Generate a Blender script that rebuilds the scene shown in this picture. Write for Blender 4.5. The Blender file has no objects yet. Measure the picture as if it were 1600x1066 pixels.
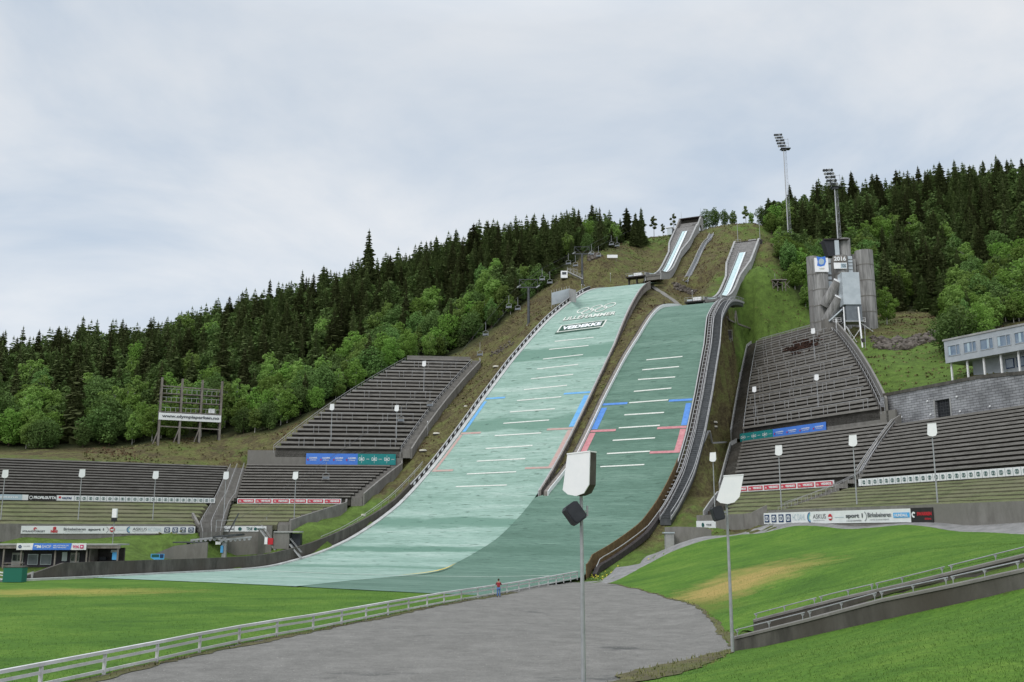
import bpy, bmesh, math, random
import numpy as np
from mathutils import Vector, Matrix
from mathutils.geometry import delaunay_2d_cdt
random.seed(7); RNG = np.random.default_rng(11)
scn = bpy.context.scene
col = scn.collection
PI = math.pi
# ---------------------------------------------------------------- camera (metres; the eye is the origin, ground near it lies at G)
FPX = 1536.0; HOR = 832.0
PITCH = math.atan((HOR - 533) / FPX)
CP, SP = math.cos(PITCH), math.sin(PITCH)
G = -6.3
cam = bpy.data.cameras.new('camera'); cam.lens = 36 * FPX / 1600; cam.sensor_width = 36
cam.clip_start = 0.1; cam.clip_end = 4000
camo = bpy.data.objects.new('camera', cam); col.objects.link(camo)
camo.rotation_euler = (PI / 2 + PITCH, 0, 0); scn.camera = camo

def ray(px, py):
    a = (px - 800) / FPX; b = (533 - py) / FPX
    Y = CP - b * SP; Z = SP + b * CP
    return a / Y, Z / Y
def at(px, py, D):
    x, z = ray(px, py); return Vector((x * D, D, z * D))
def onz(px, py, z=G):
    rx, rz = ray(px, py); D = z / rz; return Vector((rx * D, D, z))
def proj(x, y, z):
    Zc = y * CP + z * SP; up = -y * SP + z * CP
    return 800 + x / Zc * FPX, 533 - up / Zc * FPX

# ---------------------------------------------------------------- hill frame: g runs uphill, t runs to the right
TH = math.radians(25); U = (math.sin(TH), math.cos(TH)); Cc = (math.cos(TH), -math.sin(TH))
def gt(g, t, z=0.0): return Vector((g * U[0] + t * Cc[0], g * U[1] + t * Cc[1], z))
def togt(x, y): return x * U[0] + y * U[1], x * Cc[0] + y * Cc[1]
def mkprof(knots, ga, za, floor=G):
    S = np.arange(320, 60, -0.5); ks = [k[0] for k in knots][::-1]; ka = [k[1] for k in knots][::-1]
    ang = np.interp(S, ks, ka)
    z = np.concatenate([[0], -np.cumsum(np.tan(np.radians((ang[1:] + ang[:-1]) / 2)) * 0.5)])
    z = z - np.interp(ga, S[::-1], z[::-1]) + za
    S, z = S[::-1], z[::-1]
    z = np.where(z < floor + .8, floor + .8 * np.exp((np.minimum(z, floor + .8) - floor - .8) / .8), z)
    return lambda g: float(np.interp(g, S, z))
GB = 302.9
big_z = mkprof([(GB, 6), (GB-28, 12), (GB-37, 19), (GB-43, 26), (GB-52, 31), (GB-62, 34.5), (GB-76, 37.5), (GB-100, 38), (GB-115, 36), (GB-126, 32),
                (GB-145, 21), (GB-163, 10.5), (GB-180, 0), (0, 0)], GB-98.5, 29)
GS = 255.2
def sk(s, a): return (GS + .9 * s, a)
small_z = mkprof([sk(0, 8), sk(-12, 13), sk(-20, 25), sk(-30, 34), sk(-45, 39), sk(-52, 40), sk(-66, 41), sk(-78, 39), sk(-92, 31), sk(-112, 20),
                  sk(-128, 10), sk(-145, 0), (0, 0)], GS - 60, 23.85)
def table(rows):
    rows = sorted(rows); a = [r[0] for r in rows]; b = [r[1] for r in rows]
    return lambda g: float(np.interp(g, a, b))
bigL = table([(292, -95), (270, -97), (256, -98.5), (241, -101), (221, -103), (205, -103.6), (170, -104), (155, -105.3), (147, -106.8), (140, -109), (131, -111.5), (118, -112.5), (100, -112.5), (86, -114.5)])
bigR = table([(292, -81), (258, -80.5), (240, -79), (225, -77.5), (205, -76.7), (174, -75.7), (156, -75.7), (149, -76.4), (142, -76.8), (126.6, -76.2), (112, -75.3), (96.5, -72.9)])
smL = table([(262, -68), (241, -69.4), (221.5, -69.8), (213, -70.6), (199, -71.3), (185, -71.6), (174, -73.2)])
smR = table([(262, -56), (228, -55), (216, -53), (200, -51.4), (189, -50.6), (179, -50.3), (168.5, -50.7), (160.5, -51.3), (154.2, -52.8), (146, -54.6), (138, -52.6), (128, -50.3), (97, -46), (90, -45.2)])

# ---------------------------------------------------------------- tagging and building
def tag(o, label=None, cat=None, group=None, kind=None):
    if label: o['label'] = label
    if cat: o['category'] = cat
    if group: o['group'] = group
    if kind: o['kind'] = kind
    return o
def thing(name, label, cat, loc=(0, 0, 0), rotz=0, group=None):
    o = bpy.data.objects.new(name, None); o.empty_display_size = .3; col.objects.link(o)
    o.location = loc; o.rotation_euler = (0, 0, rotz); tag(o, label, cat, group); return o
def link(name, me, parent=None, label=None, cat=None, group=None, kind=None, loc=None):
    o = bpy.data.objects.new(name, me); col.objects.link(o)
    if parent is not None: o.parent = parent
    if loc is not None: o.location = loc
    tag(o, label, cat, group, kind); return o
def origin_of(p):
    v = Vector((0, 0, 0))
    while p is not None: v += Vector(p.location); p = p.parent
    return v
class MB:
    def __init__(s): s.v = []; s.f = []; s.m = []; s.cm = 0
    def add(s, vs, fs):
        k = len(s.v); s.v += [tuple(v) for v in vs]; s.f += [tuple(i + k for i in f) for f in fs]; s.m += [s.cm] * len(fs); return s
    def box(s, c, size, ax=None):
        c = Vector(c); X, Y, Z = ax if ax else (Vector((1, 0, 0)), Vector((0, 1, 0)), Vector((0, 0, 1)))
        hx, hy, hz = [q / 2 for q in size]
        vs = [c + X * (i * hx) + Y * (j * hy) + Z * (k * hz) for i in (-1, 1) for j in (-1, 1) for k in (-1, 1)]
        return s.add(vs, [(0, 1, 3, 2), (4, 6, 7, 5), (0, 4, 5, 1), (2, 3, 7, 6), (0, 2, 6, 4), (1, 5, 7, 3)])
    def bar(s, p, q, w, h, up=Vector((0, 0, 1))):
        p = Vector(p); q = Vector(q); d = q - p; L = d.length
        if L < 1e-6: return s
        d /= L; r = d.cross(up)
        if r.length < 1e-4: r = d.cross(Vector((0, 1, 0)))
        r.normalize(); n = r.cross(d)
        return s.box((p + q) / 2, (w, L, h), (r, d, n))
    def tube(s, p, q, r0, r1=None, n=6, cap=True):
        r1 = r0 if r1 is None else r1
        p = Vector(p); q = Vector(q); d = (q - p)
        if d.length < 1e-6: return s
        d.normalize(); a = d.orthogonal().normalized(); b = d.cross(a)
        vs = [p + (a * math.cos(2*PI*i/n) + b * math.sin(2*PI*i/n)) * r0 for i in range(n)] + [q + (a * math.cos(2*PI*i/n) + b * math.sin(2*PI*i/n)) * r1 for i in range(n)]
        fs = [(i, (i + 1) % n, n + (i + 1) % n, n + i) for i in range(n)]
        if cap: fs += [tuple(range(n))[::-1], tuple(range(n, 2 * n))]
        return s.add(vs, fs)
    def path(s, pts, r, n=5):
        for a, b in zip(pts[:-1], pts[1:]): s.tube(a, b, r, r, n)
        return s
    def prism(s, pts, vec):
        n = len(pts); vec = Vector(vec); vs = [Vector(p) for p in pts] + [Vector(p) + vec for p in pts]
        return s.add(vs, [tuple(range(n))[::-1], tuple(range(n, 2 * n))] + [(i, (i + 1) % n, n + (i + 1) % n, n + i) for i in range(n)])
    def sweep(s, stations):       # stations: closed section loops of equal length
        n = len(stations[0]); vs = [p for st in stations for p in st]; fs = []
        for k in range(len(stations) - 1):
            for i in range(n): fs.append((k*n + i, k*n + (i+1) % n, (k+1)*n + (i+1) % n, (k+1)*n + i))
        fs += [tuple(range(n))[::-1], tuple((len(stations)-1)*n + i for i in range(n))]
        return s.add(vs, fs)
    def strip(s, rows):           # open grid rows of points
        n = len(rows[0]); vs = [p for r in rows for p in r]
        return s.add(vs, [(k*n+i, k*n+i+1, (k+1)*n+i+1, (k+1)*n+i) for k in range(len(rows)-1) for i in range(n-1)])
    def mesh(s, name, mats, off=Vector((0, 0, 0)), smooth=False):
        me = bpy.data.meshes.new(name)
        me.from_pydata([(v[0]-off[0], v[1]-off[1], v[2]-off[2]) for v in s.v], [], s.f)
        for m in (mats if isinstance(mats, (list, tuple)) else [mats]): me.materials.append(m)
        me.polygons.foreach_set('material_index', s.m)
        if smooth: me.polygons.foreach_set('use_smooth', [True] * len(s.f))
        bm = bmesh.new(); bm.from_mesh(me); bmesh.ops.recalc_face_normals(bm, faces=bm.faces); bm.to_mesh(me); bm.free()
        me.update(); return me
    def build(s, name, mats, parent=None, label=None, cat=None, group=None, kind=None, local=False, smooth=False):
        off = Vector((0, 0, 0)) if local else origin_of(parent)
        if parent is None and not local and kind is None and s.v:
            off = Vector(s.v[0])
        me = s.mesh(name, mats, off, smooth)
        return link(name, me, parent, label, cat, group, kind, loc=(off if (parent is None and not local) else None))

# ---------------------------------------------------------------- materials
def mat(name, c1, c2=None, scale=1.0, rough=.8, detail=4, bump=0.0, bscale=None, metal=0.0, stretch=None, c3=None, spec=.3, lo=.35, hi=.65, coord='pos', rnd=0.0, transl=0.0):
    m = bpy.data.materials.new(name); m.use_nodes = True; nt = m.node_tree; N = nt.nodes; L = nt.links
    b = N['Principled BSDF']; b.inputs['Roughness'].default_value = rough; b.inputs['Metallic'].default_value = metal
    b.inputs['Specular IOR Level'].default_value = spec
    c1 = (*c1, 1)
    geo = N.new('ShaderNodeNewGeometry') if coord == 'pos' else N.new('ShaderNodeTexCoord')
    vec = geo.outputs['Position'] if coord == 'pos' else geo.outputs['Object']
    if stretch:
        mp = N.new('ShaderNodeMapping'); mp.inputs['Scale'].default_value = stretch[:3]
        if len(stretch) > 3: mp.vector_type = 'POINT'; mp.inputs['Rotation'].default_value = (0, 0, stretch[3])
        L.new(vec, mp.inputs['Vector']); vec = mp.outputs['Vector']
    out = None
    if c2:
        n = N.new('ShaderNodeTexNoise'); n.inputs['Scale'].default_value = scale; n.inputs['Detail'].default_value = detail; n.inputs['Roughness'].default_value = .65
        L.new(vec, n.inputs['Vector'])
        r = N.new('ShaderNodeValToRGB'); r.color_ramp.elements[0].position = lo; r.color_ramp.elements[0].color = c1
        r.color_ramp.elements[1].position = hi; r.color_ramp.elements[1].color = (*c2, 1)
        L.new(n.outputs['Fac'], r.inputs['Fac']); out = r.outputs['Color']
        if c3:
            n3 = N.new('ShaderNodeTexNoise'); n3.inputs['Scale'].default_value = scale * .17; n3.inputs['Detail'].default_value = 4
            L.new(vec, n3.inputs['Vector'])
            mr = N.new('ShaderNodeMapRange'); mr.inputs[1].default_value = .45; mr.inputs[2].default_value = .65; L.new(n3.outputs['Fac'], mr.inputs[0])
            mx = N.new('ShaderNodeMix'); mx.data_type = 'RGBA'; mx.inputs[7].default_value = (*c3, 1)
            L.new(mr.outputs[0], mx.inputs[0]); L.new(out, mx.inputs[6]); out = mx.outputs[2]
    if rnd:
        oi = N.new('ShaderNodeObjectInfo'); hs = N.new('ShaderNodeHueSaturation')
        m1 = N.new('ShaderNodeMapRange'); m1.inputs[3].default_value = 1 - rnd; m1.inputs[4].default_value = 1 + rnd; L.new(oi.outputs['Random'], m1.inputs[0])
        m2 = N.new('ShaderNodeMapRange'); m2.inputs[3].default_value = .5 - rnd * .035; m2.inputs[4].default_value = .5 + rnd * .035; L.new(oi.outputs['Random'], m2.inputs[0])
        L.new(m1.outputs[0], hs.inputs['Value']); L.new(m2.outputs[0], hs.inputs['Hue'])
        if out: L.new(out, hs.inputs['Color'])
        else: hs.inputs['Color'].default_value = c1
        out = hs.outputs['Color']
    if out: L.new(out, b.inputs['Base Color'])
    else: b.inputs['Base Color'].default_value = c1
    if bump:
        nb = N.new('ShaderNodeTexNoise'); nb.inputs['Scale'].default_value = bscale or scale * 3; nb.inputs['Detail'].default_value = 6
        L.new(vec, nb.inputs['Vector']); bp = N.new('ShaderNodeBump'); bp.inputs['Strength'].default_value = bump; bp.inputs['Distance'].default_value = .3
        L.new(nb.outputs['Fac'], bp.inputs['Height']); L.new(bp.outputs['Normal'], b.inputs['Normal'])
    if transl:
        tr = N.new('ShaderNodeBsdfTranslucent'); ms = N.new('ShaderNodeMixShader'); ms.inputs[0].default_value = transl
        if out: L.new(out, tr.inputs['Color'])
        else: tr.inputs['Color'].default_value = c1
        L.new(b.outputs[0], ms.inputs[1]); L.new(tr.outputs[0], ms.inputs[2]); L.new(ms.outputs[0], N['Material Output'].inputs['Surface'])
    return m
M = {}
M['concrete'] = mat('concrete', (.15, .142, .13), (.225, .215, .2), .9, .9, bump=.25, stretch=(1, 1, .35), c3=(.18, .172, .155))
M['concrete_dark'] = mat('concrete_dark', (.055, .052, .045), (.12, .113, .1), .8, .92, bump=.3, stretch=(1, 1, .3), c3=(.07, .062, .05))
M['concrete_light'] = mat('concrete_light', (.27, .27, .265), (.36, .36, .35), .7, .85, bump=.1)
M['concrete_pale'] = mat('concrete_pale', (.36, .37, .36), (.5, .51, .5), .8, .8, bump=.1)
M['terrace'] = mat('terrace', (.042, .038, .033), (.075, .068, .06), .6, .95, bump=.3)
M['bench'] = mat('bench_wood', (.165, .155, .142), (.27, .257, .238), 1.6, .85, stretch=(.35, .35, 1.5), bump=.2, c3=(.21, .198, .182))
M['turf_tread'] = mat('turf_tread', (.085, .1, .04), (.14, .15, .068), .55, .95, bump=.7, bscale=3, c3=(.14, .135, .08))
M['turf_riser'] = mat('turf_riser', (.075, .075, .045), (.12, .115, .075), 1.2, .95, bump=.5)
M['galv'] = mat('galvanised_steel', (.3, .31, .32), (.4, .41, .42), 2, .45, metal=.3, spec=.5)
M['galv_dark'] = mat('dark_steel', (.06, .065, .07), (.1, .105, .11), 1, .5, metal=.4)
M['rail'] = mat('rail_steel', (.3, .3, .3), (.38, .38, .38), 2, .5)
M['white_paint'] = mat('white_paint', (.72, .73, .74), (.8, .8, .8), 1.5, .5)
M['panel_white'] = mat('panel_white', (.8, .81, .82), (.86, .86, .86), 1.2, .35, spec=.4)
M['panel_back'] = mat('panel_back', (.06, .05, .045), (.1, .09, .08), 2, .7)
M['black'] = mat('black_plastic', (.018, .02, .024), (.03, .032, .038), 2, .5)
M['line_white'] = mat('line_white', (.5, .53, .48), (.66, .67, .62), 2.5, .8)
M['line_blue'] = mat('line_blue', (.07, .19, .5), (.1, .25, .58), 1.2, .8)
M['line_red'] = mat('line_red', (.42, .16, .18), (.5, .24, .25), 1.2, .8)
M['line_blue_faded'] = mat('line_blue_faded', (.1, .3, .6), (.16, .38, .6), 1.2, .8)
M['line_red_faded'] = mat('line_red_faded', (.42, .25, .23), (.4, .32, .28), 1.2, .8)
M['line_yellow'] = mat('line_yellow', (.6, .45, .08), (.7, .52, .12), 1.5, .8)
M['deep_green'] = mat('deep_green', (.02, .06, .04), (.03, .08, .055), 1, .8)
M['wood_grey'] = mat('weathered_wood', (.15, .13, .11), (.24, .22, .2), 1.5, .85, stretch=(1, 1, .4), bump=.2)
M['wood_brown'] = mat('brown_board', (.1, .065, .03), (.17, .115, .055), 1.3, .8, bump=.2)
M['wood_dark'] = mat('dark_wood', (.035, .03, .03), (.06, .052, .05), 1.5, .8, bump=.2)
M['cladding'] = mat('dark_cladding', (.035, .032, .042), (.055, .05, .062), 2, .8, stretch=(3, 3, .4))
M['glass'] = mat('window_glass', (.02, .025, .03), (.05, .06, .07), .6, .08, spec=.8)
M['glass_blue'] = mat('blue_glass', (.1, .16, .24), (.2, .26, .33), .5, .1, spec=.8)
M['ice'] = mat('ice_track', (.36, .5, .5), (.5, .63, .63), 1.2, .4)
M['ice_white'] = mat('track_white', (.62, .7, .72), (.72, .78, .8), 1, .4)
M['inrun_deck'] = mat('inrun_deck', (.11, .105, .1), (.19, .182, .172), 1, .8, bump=.2)
M['metal_sheet'] = mat('metal_sheet', (.42, .47, .5), (.5, .55, .58), .7, .4, metal=.25, spec=.5)
M['metal_dark'] = mat('corrugated_dark', (.14, .16, .18), (.2, .22, .24), .7, .5, metal=.3)
M['tower_conc'] = mat('tower_concrete', (.17, .168, .162), (.33, .325, .315), 1.0, .9, bump=.15, stretch=(1.6, 1.6, .16), c3=(.19, .185, .178), lo=.38, hi=.6)
M['facade'] = mat('grey_facade', (.33, .36, .39), (.4, .43, .46), .6, .7)
M['stone'] = mat('stone_block', (.2, .205, .215), (.3, .305, .315), 1.1, .9, bump=.3, c3=(.24, .24, .245))
M['rock'] = mat('rock', (.05, .042, .035), (.16, .14, .12), 1.2, .95, bump=.8, bscale=2)
M['disc'] = mat('pale_disc', (.45, .43, .36), (.6, .58, .5), 2, .7)
M['banner_blue'] = mat('banner_blue', (.06, .19, .62), (.08, .22, .68), 1, .6)
M['banner_teal'] = mat('banner_teal', (.015, .2, .2), (.02, .24, .24), 1, .6)
M['banner_red'] = mat('banner_red', (.5, .05, .08), (.56, .07, .1), 1, .6)
M['banner_white'] = mat('banner_white', (.7, .72, .73), (.78, .79, .79), .8, .6)
M['banner_black'] = mat('banner_black', (.02, .02, .02), (.035, .03, .03), 1, .6)
M['ink'] = mat('ink_grey', (.1, .11, .12)); M['ink_green'] = mat('ink_green', (.02, .1, .09)); M['ink_navy'] = mat('ink_navy', (.02, .05, .13))
M['ink_red'] = mat('ink_red', (.5, .03, .04)); M['ink_white'] = mat('ink_white', (.75, .77, .78)); M['ink_lightblue'] = mat('ink_lightblue', (.1, .4, .75))
M['ink_green_b'] = mat('ink_bright_green', (.12, .45, .15)); M['ink_pale'] = mat('ink_pale', (.4, .5, .56)); M['ink_magenta'] = mat('ink_magenta', (.6, .04, .16))
M['skin'] = mat('skin', (.45, .27, .19)); M['jacket'] = mat('red_jacket', (.16, .04, .04), (.22, .06, .06), 6, .9); M['jeans'] = mat('jeans', (.08, .16, .38), (.11, .2, .45), 8, .9)
M['hair'] = mat('hair', (.05, .035, .02)); M['bag'] = mat('red_bag', (.3, .03, .04))
M['gravel_path'] = mat('path_gravel', (.17, .17, .165), (.26, .255, .25), .8, .95, bump=.3, bscale=14)
M['green_paint'] = mat('green_paint', (.02, .14, .1)); M['orange'] = mat('orange_box', (.5, .16, .08))
M['bark_spruce'] = mat('bark_spruce', (.07, .05, .04), (.12, .09, .07), 3, .95, coord='obj')
M['bark_birch'] = mat('bark_birch', (.25, .24, .22), (.5, .49, .46), 3, .9, coord='obj', stretch=(1, 1, 2))
M['needles'] = mat('spruce_needles', (.085, .11, .042), (.145, .175, .064), .5, .9, coord='obj', rnd=.45, transl=.15, spec=.15)
M['leaves'] = mat('broad_leaves', (.115, .2, .035), (.2, .32, .062), .6, .8, coord='obj', rnd=.42, transl=.4, spec=.25)
M['leaves_dark'] = mat('alder_leaves', (.08, .15, .04), (.145, .235, .062), .6, .8, coord='obj', rnd=.35, transl=.25, spec=.2)
M['leaves_stuff'] = M['leaves_dark']
M['cable'] = mat('steel_cable', (.08, .08, .085))

def terrain_material():
    m = bpy.data.materials.new('hillside_grass'); m.use_nodes = True; nt = m.node_tree; N = nt.nodes; L = nt.links
    b = N['Principled BSDF']; b.inputs['Roughness'].default_value = .95; b.inputs['Specular IOR Level'].default_value = .1
    geo = N.new('ShaderNodeNewGeometry'); P = geo.outputs['Position']
    def noise(s, d=5, r=.6):
        n = N.new('ShaderNodeTexNoise'); n.inputs['Scale'].default_value = s; n.inputs['Detail'].default_value = d; n.inputs['Roughness'].default_value = r; L.new(P, n.inputs['Vector']); return n.outputs['Fac']
    def ramp(f, a, b_, p0, p1, mid=None):
        r = N.new('ShaderNodeValToRGB'); e = r.color_ramp.elements; e[0].position = p0; e[0].color = (*a, 1); e[1].position = p1; e[1].color = (*b_, 1)
        if mid: q = e.new((p0 + p1) / 2); q.color = (*mid, 1)
        L.new(f, r.inputs['Fac']); return r.outputs['Color']
    dry = ramp(noise(.2, 6, .75), (.06, .045, .026), (.135, .16, .045), .4, .6, (.11, .095, .04))
    det = ramp(noise(1.6, 5, .8), (.03, .022, .015), (.17, .155, .075), .34, .66)
    mx = N.new('ShaderNodeMix'); mx.data_type = 'RGBA'; mx.inputs[0].default_value = .5; L.new(dry, mx.inputs[6]); L.new(det, mx.inputs[7])
    lush = ramp(noise(.5, 6, .78), (.065, .1, .025), (.125, .2, .042), .34, .66)
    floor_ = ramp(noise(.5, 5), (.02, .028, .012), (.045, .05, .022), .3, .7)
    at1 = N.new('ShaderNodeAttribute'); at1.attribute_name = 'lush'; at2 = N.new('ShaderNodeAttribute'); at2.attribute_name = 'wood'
    def jit(a):
        ad = N.new('ShaderNodeMath'); ad.operation = 'ADD'; L.new(a.outputs['Fac'], ad.inputs[0])
        n = noise(.22, 6, .7); s = N.new('ShaderNodeMath'); s.operation = 'MULTIPLY_ADD'; s.inputs[1].default_value = 1.6; s.inputs[2].default_value = -.8; L.new(n, s.inputs[0]); L.new(s.outputs[0], ad.inputs[1])
        mr = N.new('ShaderNodeMapRange'); mr.inputs[1].default_value = .3; mr.inputs[2].default_value = .7; L.new(ad.outputs[0], mr.inputs[0]); return mr.outputs[0]
    m2 = N.new('ShaderNodeMix'); m2.data_type = 'RGBA'; L.new(jit(at1), m2.inputs[0]); L.new(mx.outputs[2], m2.inputs[6]); L.new(lush, m2.inputs[7])
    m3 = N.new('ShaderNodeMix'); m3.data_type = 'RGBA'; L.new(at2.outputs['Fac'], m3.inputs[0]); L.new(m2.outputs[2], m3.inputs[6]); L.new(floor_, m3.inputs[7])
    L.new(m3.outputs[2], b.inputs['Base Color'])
    bp = N.new('ShaderNodeBump'); bp.inputs['Strength'].default_value = .8; bp.inputs['Distance'].default_value = .6; L.new(noise(.9, 8, .75), bp.inputs['Height']); L.new(bp.outputs[0], b.inputs['Normal'])
    return m
def lawn_material(name, patches):
    m = bpy.data.materials.new(name); m.use_nodes = True; nt = m.node_tree; N = nt.nodes; L = nt.links
    b = N['Principled BSDF']; b.inputs['Roughness'].default_value = .95; b.inputs['Specular IOR Level'].default_value = .12
    geo = N.new('ShaderNodeNewGeometry'); P = geo.outputs['Position']
    def noise(s, d=5, r=.6, st=None):
        n = N.new('ShaderNodeTexNoise'); n.inputs['Scale'].default_value = s; n.inputs['Detail'].default_value = d; n.inputs['Roughness'].default_value = r
        if st: mp = N.new('ShaderNodeMapping'); mp.inputs['Scale'].default_value = st; L.new(P, mp.inputs['Vector']); L.new(mp.outputs[0], n.inputs['Vector'])
        else: L.new(P, n.inputs['Vector'])
        return n.outputs['Fac']
    r = N.new('ShaderNodeValToRGB'); e = r.color_ramp.elements; e[0].position = .36; e[0].color = (.05, .115, .02, 1); e[1].position = .66; e[1].color = (.115, .2, .034, 1)
    q = e.new(.5); q.color = (.075, .158, .024, 1)
    L.new(noise(.16, 7, .8, (.6, 1, 1)), r.inputs['Fac']); out = r.outputs['Color']
    f = N.new('ShaderNodeValToRGB'); e = f.color_ramp.elements; e[0].position = .34; e[0].color = (.42, .46, .4, 1); e[1].position = .66; e[1].color = (1.5, 1.42, 1.2, 1)
    L.new(noise(3.2, 6, .85), f.inputs['Fac']); mm = N.new('ShaderNodeMix'); mm.data_type = 'RGBA'; mm.blend_type = 'MULTIPLY'; mm.inputs[0].default_value = .6
    L.new(out, mm.inputs[6]); L.new(f.outputs[0], mm.inputs[7]); out = mm.outputs[2]
    for (cx, cy, rx, ry, ang, colr, amt) in patches:
        mp = N.new('ShaderNodeMapping'); mp.vector_type = 'TEXTURE'; mp.inputs['Location'].default_value = (cx, cy, 0); mp.inputs['Rotation'].default_value = (0, 0, ang); mp.inputs['Scale'].default_value = (rx, ry, 1e4)
        L.new(P, mp.inputs['Vector']); ln = N.new('ShaderNodeVectorMath'); ln.operation = 'LENGTH'; L.new(mp.outputs[0], ln.inputs[0])
        ad = N.new('ShaderNodeMath'); ad.operation = 'MULTIPLY_ADD'; ad.inputs[1].default_value = 1.7; L.new(noise(.35, 7, .7), ad.inputs[0]); L.new(ln.outputs['Value'], ad.inputs[2])
        mr = N.new('ShaderNodeMapRange'); mr.inputs[1].default_value = 1.95; mr.inputs[2].default_value = 1.05; mr.inputs[4].default_value = amt; L.new(ad.outputs[0], mr.inputs[0])
        mx = N.new('ShaderNodeMix'); mx.data_type = 'RGBA'; mx.inputs[7].default_value = (*colr, 1); L.new(mr.outputs[0], mx.inputs[0]); L.new(out, mx.inputs[6]); out = mx.outputs[2]
    L.new(out, b.inputs['Base Color'])
    bp = N.new('ShaderNodeBump'); bp.inputs['Strength'].default_value = .5; bp.inputs['Distance'].default_value = .08; L.new(noise(9, 6, .7), bp.inputs['Height']); L.new(bp.outputs[0], b.inputs['Normal'])
    return m
def gravel_material():
    m = bpy.data.materials.new('yard_gravel'); m.use_nodes = True; nt = m.node_tree; N = nt.nodes; L = nt.links
    b = N['Principled BSDF']; b.inputs['Roughness'].default_value = .92; b.inputs['Specular IOR Level'].default_value = .2
    geo = N.new('ShaderNodeNewGeometry'); P = geo.outputs['Position']
    def noise(s, d=5, r=.6, off=0):
        n = N.new('ShaderNodeTexNoise'); n.inputs['Scale'].default_value = s; n.inputs['Detail'].default_value = d; n.inputs['Roughness'].default_value = r
        if off: mp = N.new('ShaderNodeMapping'); mp.inputs['Location'].default_value = (off, off, 0); mp.inputs['Scale'].default_value = (.7, 1, 1); L.new(P, mp.inputs['Vector']); L.new(mp.outputs[0], n.inputs['Vector'])
        else: L.new(P, n.inputs['Vector'])
        return n.outputs['Fac']
    r = N.new('ShaderNodeValToRGB'); e = r.color_ramp.elements; e[0].position = .32; e[0].color = (.13, .126, .116, 1); e[1].position = .68; e[1].color = (.215, .208, .192, 1)
    L.new(noise(.55, 6, .8), r.inputs['Fac'])
    f = N.new('ShaderNodeValToRGB'); e = f.color_ramp.elements; e[0].position = .3; e[0].color = (.55, .55, .55, 1); e[1].position = .72; e[1].color = (1.5, 1.5, 1.5, 1)
    L.new(noise(13, 5, .8), f.inputs['Fac']); mm = N.new('ShaderNodeMix'); mm.data_type = 'RGBA'; mm.blend_type = 'MULTIPLY'; mm.inputs[0].default_value = .8
    L.new(r.outputs[0], mm.inputs[6]); L.new(f.outputs[0], mm.inputs[7])
    d = N.new('ShaderNodeMapRange'); d.inputs[1].default_value = .6; d.inputs[2].default_value = .68; d.inputs[4].default_value = .75; L.new(noise(.16, 6, .7, 31.0), d.inputs[0])
    mx = N.new('ShaderNodeMix'); mx.data_type = 'RGBA'; mx.inputs[7].default_value = (.06, .062, .06, 1); L.new(d.outputs[0], mx.inputs[0]); L.new(mm.outputs[2], mx.inputs[6])
    L.new(mx.outputs[2], b.inputs['Base Color'])
    bp = N.new('ShaderNodeBump'); bp.inputs['Strength'].default_value = .5; bp.inputs['Distance'].default_value = .05; L.new(noise(16, 6, .8), bp.inputs['Height']); L.new(bp.outputs[0], b.inputs['Normal'])
    return m
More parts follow.
